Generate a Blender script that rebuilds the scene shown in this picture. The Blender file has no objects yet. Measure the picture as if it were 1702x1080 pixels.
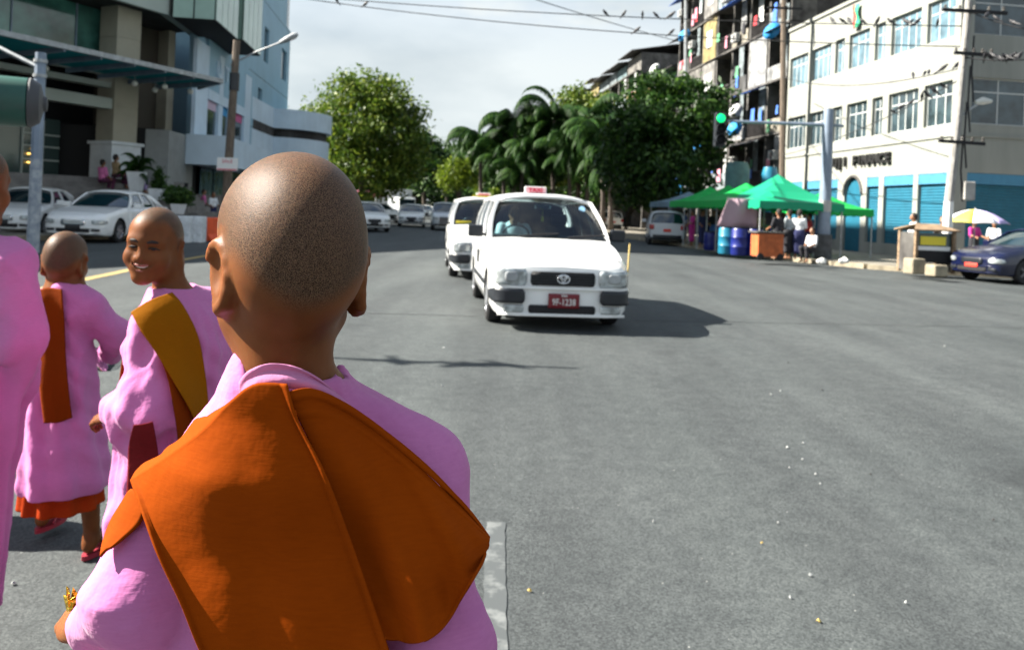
import bpy, bmesh, math, random
import numpy as np
from mathutils import Matrix, Vector
R = math.radians
rng = np.random.default_rng(7)
random.seed(7)
scene = bpy.context.scene
COL = scene.collection

# ------------------------------------------------------------------ camera, sky, sun, exposure
F, TH, EYE, CX, CY = 1300.0, R(2.4), 1.42, 851.0, 348.0
cam_d = bpy.data.cameras.new('camera')
cam = bpy.data.objects.new('camera', cam_d)
COL.objects.link(cam)
scene.camera = cam
cam_d.sensor_width = 36
cam_d.lens = 36 * F / 1702
cam_d.shift_y = -(540 - CY) / 1702
cam_d.clip_start, cam_d.clip_end = 0.05, 4000
cam.matrix_world = Matrix(((math.cos(TH), -math.sin(TH), 0, 0), (0, 0, -1, 0), (math.sin(TH), math.cos(TH), 0, EYE), (0, 0, 0, 1)))
cam_d.dof.use_dof = True
cam_d.dof.focus_distance = 0.84
cam_d.dof.aperture_fstop = 10

SUN = Vector((-0.82, 0.07, 0.66)).normalized()
elev = math.asin(SUN.z)
world = bpy.data.worlds.new('World')
scene.world = world
world.use_nodes = True
wn, wl = world.node_tree.nodes, world.node_tree.links
wn.clear()
wo = wn.new('ShaderNodeOutputWorld'); bg = wn.new('ShaderNodeBackground'); sky = wn.new('ShaderNodeTexSky')
sky.sky_type = 'NISHITA'; sky.sun_disc = False
sky.sun_elevation = elev; sky.sun_rotation = math.atan2(SUN.x, SUN.y)
tc = wn.new('ShaderNodeTexCoord'); mp = wn.new('ShaderNodeMapping'); mp.inputs['Scale'].default_value = (1, 1, 2.6)
nz = wn.new('ShaderNodeTexNoise'); nz.inputs['Scale'].default_value = 2.6; nz.inputs['Detail'].default_value = 7; nz.inputs['Roughness'].default_value = 0.55
cr = wn.new('ShaderNodeValToRGB')
cr.color_ramp.elements[0].position = 0.42; cr.color_ramp.elements[0].color = (0.12, 0.12, 0.12, 1)
cr.color_ramp.elements[1].position = 0.64; cr.color_ramp.elements[1].color = (0.97, 0.97, 0.97, 1)
nz2 = wn.new('ShaderNodeTexNoise'); nz2.inputs['Scale'].default_value = 4.5; nz2.inputs['Detail'].default_value = 6
cr2 = wn.new('ShaderNodeValToRGB')
cr2.color_ramp.elements[0].position = 0.33; cr2.color_ramp.elements[0].color = (3.25, 3.65, 3.8, 1)
cr2.color_ramp.elements[1].position = 0.66; cr2.color_ramp.elements[1].color = (4.6, 4.9, 4.9, 1)
mx = wn.new('ShaderNodeMix'); mx.data_type = 'RGBA'
wl.new(tc.outputs['Generated'], mp.inputs['Vector']); wl.new(mp.outputs['Vector'], nz.inputs['Vector']); wl.new(mp.outputs['Vector'], nz2.inputs['Vector'])
wl.new(nz.outputs['Fac'], cr.inputs['Fac']); wl.new(nz2.outputs['Fac'], cr2.inputs['Fac'])
sep = wn.new('ShaderNodeSeparateXYZ'); wl.new(tc.outputs['Generated'], sep.inputs[0])
hz = wn.new('ShaderNodeMapRange'); hz.inputs['From Min'].default_value = 0.18; hz.inputs['From Max'].default_value = 0.55; hz.inputs['To Min'].default_value = 0.93; hz.inputs['To Max'].default_value = 0.0
wl.new(sep.outputs['Z'], hz.inputs['Value'])
mxf = wn.new('ShaderNodeMath'); mxf.operation = 'MAXIMUM'; wl.new(cr.outputs['Color'], mxf.inputs[0]); wl.new(hz.outputs['Result'], mxf.inputs[1])
wl.new(mxf.outputs[0], mx.inputs['Factor']); wl.new(sky.outputs['Color'], mx.inputs['A']); wl.new(cr2.outputs['Color'], mx.inputs['B'])
wl.new(mx.outputs['Result'], bg.inputs['Color']); wl.new(bg.outputs['Background'], wo.inputs['Surface'])
bg.inputs['Strength'].default_value = 0.05
sd = bpy.data.lights.new('sun', 'SUN'); sd.energy = 5.0; sd.angle = R(0.5); sd.color = (1, 0.94, 0.84)
so = bpy.data.objects.new('sun', sd); COL.objects.link(so)
so.rotation_euler = SUN.to_track_quat('Z', 'Y').to_euler()
so.location = (-20, 10, 40)
scene.view_settings.view_transform = 'Standard'
scene.view_settings.look = 'None'
scene.view_settings.exposure = 2.0
scene.view_settings.gamma = 1
scene.view_settings.use_curve_mapping = False
scene.render.engine = 'CYCLES'
scene.cycles.max_bounces = 6
scene.cycles.transparent_max_bounces = 8

# ------------------------------------------------------------------ survey of the photograph: pixel -> place
def ray(px, py):
    a, b = (px - CX) / F, (CY - py) / F
    return np.array([a * math.cos(TH) - b * math.sin(TH), 1.0, a * math.sin(TH) + b * math.cos(TH)])
EYEV = np.array([0, 0, EYE])
def P(px, py, Y): return EYEV + ray(px, py) * Y
def G(px, py, z=0.0):
    r = ray(px, py)
    return EYEV + r * ((z - EYE) / r[2])
PHI = math.atan((CX - 705) / F)
TV = np.array([-math.sin(PHI), math.cos(PHI), 0]); NV = np.array([math.cos(PHI), math.sin(PHI), 0])
def W(s, d, z=0.0): return TV * s + NV * d + np.array([0, 0, z])
def SD(p): return float(p @ TV), float(p @ NV)
def onD(px, py, D):
    r = ray(px, py); p = EYEV + r * (D / (r @ NV))
    return float(p @ TV), float(p[2])

# ------------------------------------------------------------------ helpers
def tag(o, label=None, cat=None, group=None, kind=None):
    if label: o['label'] = label
    if cat: o['category'] = cat
    if group: o['group'] = group
    if kind: o['kind'] = kind
    return o
def thing(name, label, cat, loc=(0, 0, 0), rz=0.0, group=None):
    o = bpy.data.objects.new(name, None); COL.objects.link(o)
    o.location = [float(v) for v in loc]; o.rotation_euler = (0, 0, rz); o.empty_display_size = 0.1
    return tag(o, label, cat, group)
def link(name, me, parent=None):
    o = bpy.data.objects.new(name, me); COL.objects.link(o)
    if parent is not None: o.parent = parent
    return o
def mesh_from(name, V, Fc, mats, mi=None, smooth=False, sharp=None):
    me = bpy.data.meshes.new(name)
    me.from_pydata([tuple(map(float, v)) for v in V], [], [tuple(map(int, f)) for f in Fc])
    for m in (mats if isinstance(mats, (list, tuple)) else [mats]): me.materials.append(m)
    if mi is not None: me.polygons.foreach_set('material_index', np.array(mi, np.int32))
    if smooth:
        me.polygons.foreach_set('use_smooth', np.ones(len(me.polygons), bool))
        if sharp: me.set_sharp_from_angle(angle=R(sharp))
    me.update()
    return me
def mesh_np(name, V, Q, mats, smooth=True):
    """fast path: V (n,3) float array, Q (m,k) int array"""
    me = bpy.data.meshes.new(name)
    k = Q.shape[1]
    me.vertices.add(len(V)); me.vertices.foreach_set('co', np.ascontiguousarray(V, np.float32).ravel())
    me.loops.add(Q.size); me.loops.foreach_set('vertex_index', np.ascontiguousarray(Q, np.int32).ravel())
    me.polygons.add(len(Q)); me.polygons.foreach_set('loop_start', np.arange(0, Q.size, k, dtype=np.int32))
    if smooth: me.polygons.foreach_set('use_smooth', np.ones(len(Q), bool))
    for m in (mats if isinstance(mats, (list, tuple)) else [mats]): me.materials.append(m)
    me.update(calc_edges=True)
    me.validate()
    return me
def copy_tree(o, parent=None, **props):
    c = o.copy(); COL.objects.link(c)
    if parent is not None: c.parent = parent
    for ch in list(o.children): copy_tree(ch, c)
    for k, v in props.items(): c[k] = v
    return c
class MB:
    def __init__(s): s.v, s.f, s.m, s.mi = [], [], [], 0
    def face(s, pts):
        n = len(s.v); s.v += [tuple(p) for p in pts]; s.f.append(tuple(range(n, n + len(pts)))); s.m.append(s.mi)
    def box(s, x0, x1, y0, y1, z0, z1, M=None):
        n = len(s.v)
        p = [(x0, y0, z0), (x1, y0, z0), (x1, y1, z0), (x0, y1, z0), (x0, y0, z1), (x1, y0, z1), (x1, y1, z1), (x0, y1, z1)]
        if M is not None: p = [tuple(M @ Vector(q)) for q in p]
        s.v += p
        for q in ((3, 2, 1, 0), (4, 5, 6, 7), (0, 1, 5, 4), (1, 2, 6, 5), (2, 3, 7, 6), (3, 0, 4, 7)):
            s.f.append(tuple(n + i for i in q)); s.m.append(s.mi)
        return s
    def bar(s, a, b, w, h=None, up=(0, 0, 1)):
        h = h or w; a, b = Vector(a), Vector(b); d = (b - a).normalized(); u = Vector(up)
        if abs(d.dot(u)) > 0.95: u = Vector((0, 1, 0))
        x = d.cross(u).normalized(); z = x.cross(d)
        n = len(s.v)
        for c in (a, b):
            for i, j in ((-1, -1), (1, -1), (1, 1), (-1, 1)): s.v.append(tuple(c + x * (i * w / 2) + z * (j * h / 2)))
        for q in ((3, 2, 1, 0), (4, 5, 6, 7), (0, 1, 5, 4), (1, 2, 6, 5), (2, 3, 7, 6), (3, 0, 4, 7)):
            s.f.append(tuple(n + i for i in q)); s.m.append(s.mi)
        return s
    def tube(s, pts, r, n=8, cap=True):
        pts = [Vector([float(c) for c in p]) for p in pts]; rs = r if isinstance(r, (list, tuple)) else [r] * len(pts)
        base = len(s.v); ref = None
        for i, p in enumerate(pts):
            d = (pts[min(i + 1, len(pts) - 1)] - pts[max(i - 1, 0)]).normalized()
            if ref is None: ref = Vector((1, 0, 0)) if abs(d.x) < 0.8 else Vector((0, 1, 0))
            x = (ref - d * ref.dot(d)).normalized(); y = d.cross(x); ref = x
            for k in range(n):
                a = 2 * math.pi * k / n; s.v.append(tuple(p + (x * math.cos(a) + y * math.sin(a)) * rs[i]))
        for i in range(len(pts) - 1):
            for k in range(n):
                a, b = base + i * n + k, base + i * n + (k + 1) % n
                s.f.append((a, b, b + n, a + n)); s.m.append(s.mi)
        if cap:
            s.f.append(tuple(base + k for k in range(n))[::-1]); s.m.append(s.mi)
            e = base + (len(pts) - 1) * n; s.f.append(tuple(e + k for k in range(n))); s.m.append(s.mi)
        return s
    def lathe(s, prof, n=16, c=(0, 0, 0), axis='z', close=False):
        base = len(s.v)
        for r, h in prof:
            for k in range(n):
                a = 2 * math.pi * k / n; u, w = r * math.cos(a), r * math.sin(a)
                p = (u, w, h) if axis == 'z' else ((h, u, w) if axis == 'x' else (w, h, u))
                s.v.append((p[0] + c[0], p[1] + c[1], p[2] + c[2]))
        for i in range(len(prof) - 1):
            for k in range(n):
                a, b = base + i * n + k, base + i * n + (k + 1) % n
                s.f.append((a, b, b + n, a + n)); s.m.append(s.mi)
        if not close:
            for e, rev in ((0, True), (len(prof) - 1, False)):
                if prof[e][0] > 1e-4:
                    q = tuple(base + e * n + k for k in range(n)); s.f.append(q[::-1] if rev else q); s.m.append(s.mi)
        return s
    def grid(s, A, flip=False):
        A = np.asarray(A, float); a, b = A.shape[:2]; base = len(s.v)
        s.v += [tuple(p) for p in A.reshape(-1, 3)]
        for i in range(a - 1):
            for j in range(b - 1):
                q = (base + i * b + j, base + i * b + j + 1, base + (i + 1) * b + j + 1, base + (i + 1) * b + j)
                s.f.append(q[::-1] if flip else q); s.m.append(s.mi)
        return s
    def prism(s, pts, z0, z1):
        n = len(s.v); k = len(pts)
        s.v += [(p[0], p[1], z0) for p in pts] + [(p[0], p[1], z1) for p in pts]
        s.f.append(tuple(n + i for i in range(k))[::-1]); s.m.append(s.mi)
        s.f.append(tuple(n + k + i for i in range(k))); s.m.append(s.mi)
        for i in range(k):
            j = (i + 1) % k; s.f.append((n + i, n + j, n + k + j, n + k + i)); s.m.append(s.mi)
        return s
    def build(s, name, mats, parent=None, smooth=False, sharp=35, bevel=0, seg=1):
        o = link(name, mesh_from(name, s.v, s.f, mats, s.m if isinstance(mats, (list, tuple)) else None, smooth, sharp if smooth else None), parent)
        if bevel:
            b = o.modifiers.new('bevel', 'BEVEL'); b.width = bevel; b.segments = seg; b.limit_method = 'ANGLE'
        return o
def solidify(o, t, off=0.0):
    m = o.modifiers.new('solid', 'SOLIDIFY'); m.thickness = t; m.offset = off; return o
def text_mesh(name, body, size, depth, mat, parent, M, bold=0.0, align='CENTER', sx=1.0):
    cu = bpy.data.curves.new(name, 'FONT'); cu.body = body; cu.size = size; cu.extrude = depth; cu.offset = bold; cu.align_x = align; cu.align_y = 'CENTER'; cu.resolution_u = 3
    t = bpy.data.objects.new(name, cu); COL.objects.link(t)
    bpy.context.view_layer.update()
    me = bpy.data.meshes.new_from_object(t.evaluated_get(bpy.context.evaluated_depsgraph_get()))
    bpy.data.objects.remove(t); bpy.data.curves.remove(cu)
    me.name = name; me.materials.clear(); me.materials.append(mat)
    me.transform(M @ Matrix.Diagonal((sx, 1, 1, 1)))
    return link(name, me, parent)
def TM(loc, right, up):
    r, u = Vector(right).normalized(), Vector(up).normalized(); n = r.cross(u)
    return Matrix(((r.x, u.x, n.x, loc[0]), (r.y, u.y, n.y, loc[1]), (r.z, u.z, n.z, loc[2]), (0, 0, 0, 1)))

# ------------------------------------------------------------------ materials
def mat(name, col, rough=0.6, metal=0.0, var=0.0, scale=8.0, col2=None, bump=0.0, bscale=None, coat=0.0, sss=0.0, spec=0.5, emit=0.0, detail=4, stretch=None, alpha=1.0, trans=0.0, lo=0.35, hi=0.65):
    m = bpy.data.materials.new(name); m.use_nodes = True
    nt = m.node_tree; b = nt.nodes['Principled BSDF']
    c = (*col, 1)
    b.inputs['Base Color'].default_value = c; b.inputs['Roughness'].default_value = rough; b.inputs['Metallic'].default_value = metal
    b.inputs['Specular IOR Level'].default_value = spec; b.inputs['Coat Weight'].default_value = coat; b.inputs['Coat Roughness'].default_value = 0.06
    b.inputs['Alpha'].default_value = alpha; b.inputs['Transmission Weight'].default_value = trans
    if sss:
        b.inputs['Subsurface Weight'].default_value = sss; b.inputs['Subsurface Radius'].default_value = (1.0, 0.28, 0.12); b.inputs['Subsurface Scale'].default_value = 0.012
    if emit:
        b.inputs['Emission Color'].default_value = c; b.inputs['Emission Strength'].default_value = emit
    if var or col2 or bump:
        t = nt.nodes.new('ShaderNodeTexCoord'); vec = t.outputs['Object']
        if stretch:
            g = nt.nodes.new('ShaderNodeMapping'); g.inputs['Scale'].default_value = stretch; nt.links.new(vec, g.inputs['Vector']); vec = g.outputs['Vector']
        if var or col2:
            n = nt.nodes.new('ShaderNodeTexNoise'); n.inputs['Scale'].default_value = scale; n.inputs['Detail'].default_value = detail; n.inputs['Roughness'].default_value = 0.6
            r = nt.nodes.new('ShaderNodeValToRGB'); r.color_ramp.elements[0].position = lo; r.color_ramp.elements[1].position = hi
            r.color_ramp.elements[0].color = (*(col2 if col2 else [max(0, v * (1 - var)) for v in col]), 1)
            r.color_ramp.elements[1].color = (*([min(1, v * (1 + var)) for v in col] if not col2 else col), 1)
            nt.links.new(vec, n.inputs['Vector']); nt.links.new(n.outputs['Fac'], r.inputs['Fac']); nt.links.new(r.outputs['Color'], b.inputs['Base Color'])
        if bump:
            n2 = nt.nodes.new('ShaderNodeTexNoise'); n2.inputs['Scale'].default_value = bscale or scale * 4; n2.inputs['Detail'].default_value = 3
            k = nt.nodes.new('ShaderNodeBump'); k.inputs['Strength'].default_value = bump; k.inputs['Distance'].default_value = 0.02
            nt.links.new(vec, n2.inputs['Vector']); nt.links.new(n2.outputs['Fac'], k.inputs['Height']); nt.links.new(k.outputs['Normal'], b.inputs['Normal'])
    return m
def leaf_mat(name, ca, cb, cc, trans=0.35):
    m = bpy.data.materials.new(name); m.use_nodes = True
    nt = m.node_tree; b = nt.nodes['Principled BSDF']; out = nt.nodes['Material Output']
    g = nt.nodes.new('ShaderNodeNewGeometry'); r = nt.nodes.new('ShaderNodeValToRGB')
    e = r.color_ramp.elements; e[0].position = 0.0; e[0].color = (*ca, 1); e[1].position = 1.0; e[1].color = (*cc, 1)
    x = e.new(0.55); x.color = (*cb, 1)
    nt.links.new(g.outputs['Random Per Island'], r.inputs['Fac']); nt.links.new(r.outputs['Color'], b.inputs['Base Color'])
    b.inputs['Roughness'].default_value = 0.5; b.inputs['Specular IOR Level'].default_value = 0.3
    tr = nt.nodes.new('ShaderNodeBsdfTranslucent'); mxs = nt.nodes.new('ShaderNodeMixShader'); mxs.inputs[0].default_value = trans
    nt.links.new(r.outputs['Color'], tr.inputs['Color']); nt.links.new(b.outputs[0], mxs.inputs[1]); nt.links.new(tr.outputs[0], mxs.inputs[2]); nt.links.new(mxs.outputs[0], out.inputs['Surface'])
    return m
def glass_mat(name, tint, gloss=0.12):
    m = bpy.data.materials.new(name); m.use_nodes = True
    nt = m.node_tree; nt.nodes.remove(nt.nodes['Principled BSDF']); out = nt.nodes['Material Output']
    t = nt.nodes.new('ShaderNodeBsdfTransparent'); t.inputs['Color'].default_value = (*tint, 1)
    g = nt.nodes.new('ShaderNodeBsdfGlossy'); g.inputs['Roughness'].default_value = 0.03
    lw = nt.nodes.new('ShaderNodeLayerWeight'); lw.inputs['Blend'].default_value = gloss
    x = nt.nodes.new('ShaderNodeMixShader')
    nt.links.new(lw.outputs['Fresnel'], x.inputs[0]); nt.links.new(t.outputs[0], x.inputs[1]); nt.links.new(g.outputs[0], x.inputs[2]); nt.links.new(x.outputs[0], out.inputs['Surface'])
    return m
M = {}
M['white_paint'] = mat('white_paint', (0.80, 0.81, 0.80), 0.28, coat=0.6, var=0.03, scale=3)
M['silver_paint'] = mat('silver_paint', (0.50, 0.53, 0.56), 0.3, metal=0.3, coat=0.5)
M['navy_paint'] = mat('navy_paint', (0.004, 0.007, 0.032), 0.25, coat=0.6)
M['maroon_paint'] = mat('maroon_paint', (0.22, 0.02, 0.06), 0.35, coat=0.4)
M['black_plastic'] = mat('black_plastic', (0.012, 0.015, 0.02), 0.38)
M['black_matte'] = mat('black_matte', (0.01, 0.01, 0.012), 0.8)
M['tyre'] = mat('tyre', (0.012, 0.012, 0.013), 0.75, bump=0.2, bscale=60)
M['rim'] = mat('rim', (0.55, 0.57, 0.6), 0.3, metal=0.8)
M['dark_rim'] = mat('dark_rim', (0.12, 0.12, 0.13), 0.4, metal=0.6)
M['chrome'] = mat('chrome', (0.8, 0.82, 0.85), 0.12, metal=1.0)
M['lens'] = mat('lens', (0.42, 0.46, 0.47), 0.12, metal=0.35, coat=1.0, var=0.45, scale=9)
M['lens_red'] = mat('lens_red', (0.35, 0.01, 0.01), 0.2, coat=1.0)
M['car_glass'] = mat('car_glass', (0.008, 0.022, 0.03), 0.04, spec=0.9, coat=0.5)
M['windshield'] = glass_mat('windshield', (0.50, 0.68, 0.70), 0.42)
M['seat'] = mat('seat', (0.03, 0.045, 0.05), 0.8)
M['plate_red'] = mat('plate_red', (0.16, 0.008, 0.016), 0.45)
M['plate_bright'] = mat('plate_bright', (0.65, 0.05, 0.03), 0.5)
M['plate_black'] = mat('plate_black', (0.015, 0.015, 0.018), 0.4)
M['plate_white'] = mat('plate_white', (0.75, 0.75, 0.72), 0.5)
M['taxi_red'] = mat('taxi_red', (0.55, 0.03, 0.07), 0.5)
M['yellow'] = mat('yellow', (0.75, 0.62, 0.04), 0.5)
M['steel'] = mat('steel', (0.19, 0.24, 0.31), 0.5, metal=0.2, var=0.12, scale=3, bump=0.05)
M['galv'] = mat('galv', (0.33, 0.35, 0.36), 0.5, metal=0.3, var=0.2, scale=6)
M['wood_pole'] = mat('wood_pole', (0.13, 0.10, 0.075), 0.85, var=0.4, scale=5, stretch=(6, 6, 0.6), bump=0.3)
M['concrete_pole'] = mat('concrete_pole', (0.27, 0.26, 0.245), 0.85, var=0.3, scale=5, stretch=(3, 3, 0.6), bump=0.2)
M['concrete'] = mat('concrete', (0.30, 0.29, 0.27), 0.9, var=0.3, scale=2.5, bump=0.2)
M['white_wall'] = mat('white_wall', (0.62, 0.65, 0.66), 0.8, var=0.08, scale=2)
M['wire'] = mat('wire', (0.02, 0.02, 0.022), 0.7)
M['bird'] = mat('bird', (0.012, 0.012, 0.015), 0.55)
# ------------------------------------------------------------------ ground, road, pavements
def road_mat():
    m = bpy.data.materials.new('asphalt'); m.use_nodes = True
    nt = m.node_tree; N = nt.nodes.new; L = nt.links.new; b = nt.nodes['Principled BSDF']
    t = N('ShaderNodeTexCoord')
    def noise(sc, det, rough=0.6, vec=None):
        n = N('ShaderNodeTexNoise'); n.inputs['Scale'].default_value = sc; n.inputs['Detail'].default_value = det; n.inputs['Roughness'].default_value = rough
        L(vec or t.outputs['Object'], n.inputs['Vector']); return n
    def ramp(src, p0, c0, p1, c1):
        r = N('ShaderNodeValToRGB'); r.color_ramp.elements[0].position = p0; r.color_ramp.elements[1].position = p1
        r.color_ramp.elements[0].color = (*c0, 1); r.color_ramp.elements[1].color = (*c1, 1); L(src, r.inputs['Fac']); return r
    def mul(a, bb, fac=1.0, mode='MULTIPLY'):
        x = N('ShaderNodeMix'); x.data_type = 'RGBA'; x.blend_type = mode; x.inputs['Factor'].default_value = fac
        L(a, x.inputs['A']); L(bb, x.inputs['B']); return x.outputs['Result']
    g = N('ShaderNodeMapping'); g.inputs['Scale'].default_value = (1.0, 0.25, 1); g.inputs['Rotation'].default_value = (0, 0, 0.5); L(t.outputs['Object'], g.inputs['Vector'])
    big = ramp(noise(0.35, 5, 0.6).outputs['Fac'], 0.3, (0.043, 0.051, 0.054), 0.7, (0.064, 0.073, 0.076))
    streak = ramp(noise(1.2, 5, 0.65, g.outputs['Vector']).outputs['Fac'], 0.3, (0.80, 0.80, 0.80), 0.7, (1.10, 1.09, 1.08))
    mid = ramp(noise(7, 5, 0.7).outputs['Fac'], 0.32, (0.78, 0.79, 0.80), 0.68, (1.16, 1.15, 1.14))
    grit = ramp(noise(150, 4, 0.85).outputs['Fac'], 0.34, (0.30, 0.31, 0.33), 0.68, (1.75, 1.74, 1.70))
    vor = N('ShaderNodeTexVoronoi'); vor.inputs['Scale'].default_value = 34; L(t.outputs['Object'], vor.inputs['Vector'])
    spk = ramp(vor.outputs['Distance'], 0.09, (0.30, 0.30, 0.28), 0.12, (0, 0, 0))
    pick = ramp(vor.outputs['Color'], 0.86, (0, 0, 0), 0.88, (1, 1, 1))
    vor2 = N('ShaderNodeTexVoronoi'); vor2.inputs['Scale'].default_value = 9; L(t.outputs['Object'], vor2.inputs['Vector'])
    pit = ramp(vor2.outputs['Distance'], 0.03, (0.5, 0.5, 0.5), 0.06, (1, 1, 1))
    vor3 = N('ShaderNodeTexVoronoi'); vor3.inputs['Scale'].default_value = 120; L(t.outputs['Object'], vor3.inputs['Vector'])
    agg = ramp(vor3.outputs['Color'], 0.1, (0.58, 0.59, 0.60), 0.9, (1.50, 1.48, 1.44))
    g2 = N('ShaderNodeMapping'); g2.inputs['Scale'].default_value = (0.9, 0.05, 1); g2.inputs['Rotation'].default_value = (0, 0, -0.11); L(t.outputs['Object'], g2.inputs['Vector'])
    trk = ramp(noise(1.6, 4, 0.55, g2.outputs['Vector']).outputs['Fac'], 0.38, (0.82, 0.82, 0.83), 0.62, (1.08, 1.08, 1.07))
    oil = ramp(noise(0.8, 3, 0.5).outputs['Fac'], 0.26, (0.72, 0.72, 0.73), 0.36, (1, 1, 1))
    c = mul(mul(mul(mul(mul(mul(mul(big.outputs[0], agg.outputs[0]), trk.outputs[0]), oil.outputs[0]), streak.outputs[0]), mid.outputs[0]), grit.outputs[0], 0.85), pit.outputs[0], 0.7)
    c = mul(c, mul(spk.outputs[0], pick.outputs[0]), 1.0, 'ADD')
    L(c, b.inputs['Base Color'])
    b.inputs['Roughness'].default_value = 0.78; b.inputs['Specular IOR Level'].default_value = 0.35
    k = N('ShaderNodeBump'); k.inputs['Strength'].default_value = 0.35; k.inputs['Distance'].default_value = 0.006
    L(noise(150, 4, 0.8).outputs['Fac'], k.inputs['Height']); L(k.outputs['Normal'], b.inputs['Normal'])
    return m
M['asphalt'] = road_mat()
M['pave'] = mat('pave', (0.17, 0.155, 0.125), 0.9, var=0.35, scale=1.5, bump=0.3)
M['kerb'] = mat('kerb', (0.26, 0.225, 0.16), 0.9, var=0.3, scale=2.5, bump=0.2)
M['lane_white'] = mat('lane_white', (0.135, 0.145, 0.145), 0.85, col2=(0.056, 0.064, 0.067), scale=9, detail=10, lo=0.50, hi=0.64)
M['lane_yellow'] = mat('lane_yellow', (0.40, 0.29, 0.08), 0.8, col2=(0.20, 0.16, 0.08), scale=10, detail=6)
M['seam_or_shade_tone'] = mat('seam_or_shade_tone', (0.045, 0.048, 0.05), 0.7, var=0.3, scale=4)

g = MB()
e = [-1500, -200, -60, -25, 25, 60, 200, 1500]
for i in range(7):
    for j in range(7):
        g.face([(e[i], e[j], 0), (e[i + 1], e[j], 0), (e[i + 1], e[j + 1], 0), (e[i], e[j + 1], 0)])
tag(g.build('road', M['asphalt']), kind='structure')

def pavement(name, sd, inner, z=0.13):
    g = MB(); g.prism([W(*p)[:2] for p in sd], 0.0, z); o = g.build(name, M['pave']); tag(o, kind='structure')
    # one kerb stone after another along the road edge
    pts = [Vector(W(*p)) for p in inner]
    k = 0
    for a, b in zip(pts[:-1], pts[1:]):
        n = max(1, int((b - a).length / 1.2)); d = (b - a) / n
        nrm = Vector((0, 0, 1)).cross(d).normalized()
        for i in range(n):
            p, q = a + d * (i + 0.012), a + d * (i + 0.988)
            hz = z + 0.006 + random.uniform(0, 0.012)
            kb = MB(); off = nrm * 0.02
            kb.prism([(p - off)[:2], (q - off)[:2], (q + nrm * 0.22)[:2], (p + nrm * 0.22)[:2]] if True else [], 0.0, hz)
            kb.build('kerb_stone', M['kerb'], o); k += 1
    return o
right_in = [(100, 11.0), (60, 11.6), (45, 12.0), (33, 12.3), (27, 12.9), (23.6, 14.2), (22.1, 15.6), (21.6, 17.5), (21.6, 40)]
pr = pavement('pavement_right', right_in[::-1] + [(100, 90)] + [(21.6, 90)], right_in[::-1])
EX = Vector((math.sin(R(25)), math.cos(R(25)), 0)); OUT = Vector((EX.y, -EX.x, 0))
K0 = Vector((-15, 30, 0))
def MALL(k, out, z=0.0): return K0 + EX * k + OUT * out + Vector((0, 0, z))
lk = [SD(np.array(MALL(k, 5.2))) for k in (-22, -15, -8, -3, 0)]
left_in = lk + [(30.5, -6.95), (33, -7.2), (60, -7.4), (100, -7.6)]
pl = pavement('pavement_left', [(100, -80), (10, -80)] + left_in, left_in)

def strip(name, a, b, w, m, z=0.004, wob=0.0, n=1):
    a, b = Vector(a), Vector(b); d = (b - a).normalized(); x = Vector((-d.y, d.x, 0))
    g = MB(); A = []
    for i in range(n + 1):
        p = a.lerp(b, i / n) + x * random.uniform(-wob, wob); ww = w * random.uniform(1 - min(wob * 4, 0.5), 1)
        A.append([p - x * ww / 2 + Vector((0, 0, z)), p + x * ww / 2 + Vector((0, 0, z))])
    g.grid(A, flip=True)
    return tag(g.build(name, m), kind='structure')
strip('lane_line', G(818, 1300), G(824, 868), 0.085, M['lane_white'], n=30, wob=0.004)
strip('lane_line', G(733, 402), G(735, 385), 0.16, M['lane_white'])
strip('lane_line', G(726, 366), G(728, 360), 0.16, M['lane_white'])
strip('lane_line', G(60, 482), G(232, 445), 0.20, M['lane_yellow'], n=6, wob=0.01)
strip('lane_line', G(255, 440), G(345, 425), 0.20, M['lane_yellow'], n=4, wob=0.01)
strip('seam_or_shade_line', G(560, 519), G(800, 526), 0.035, M['seam_or_shade_tone'], n=20, wob=0.02)
strip('seam_or_shade_line', G(1045, 532), G(1760, 546), 0.03, M['seam_or_shade_tone'], n=40, wob=0.03)
strip('seam_or_shade_line', G(480, 406), G(765, 408), 0.10, M['seam_or_shade_tone'], n=20, wob=0.03)  # no joint here; dark strip paints in the edge of the cast shadow
strip('seam_or_shade_line', G(20, 575), G(460, 600), 0.03, M['seam_or_shade_tone'], n=24, wob=0.02)

# scraps of litter lying on the asphalt
M['paper'] = mat('paper', (0.36, 0.37, 0.36), 0.8, var=0.2, scale=30)
M['dry_leaf'] = mat('dry_leaf', (0.45, 0.33, 0.10), 0.8, var=0.3, scale=40)
M['dark_bit'] = mat('dark_bit', (0.04, 0.04, 0.04), 0.8)
scr = [(737, 579, .06, 'paper'), (735, 642, .03, 'paper'), (1281, 657, .045, 'paper'), (1297, 651, .03, 'paper'), (1366, 649, .05, 'dark_bit'), (1308, 745, .03, 'paper'), (1335, 738, .028, 'paper'), (1334, 765, .025, 'paper'), (1312, 779, .022, 'paper'),
       (1356, 790, .028, 'paper'), (1363, 806, .02, 'paper'), (1293, 871, .022, 'paper'), (1346, 958, .028, 'paper'), (1313, 995, .02, 'paper'), (1360, 1034, .035, 'dry_leaf'), (1506, 1004, .024, 'paper'), (1266, 905, .022, 'dry_leaf'),
       (880, 984, .03, 'dry_leaf'), (1310, 604, .05, 'dark_bit'), (1447, 790, .03, 'dark_bit'), (1651, 866, .03, 'dark_bit'), (22, 972, .035, 'paper'), (78, 868, .03, 'paper'), (1086, 868, .018, 'paper'), (1570, 576, .05, 'paper')]
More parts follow.
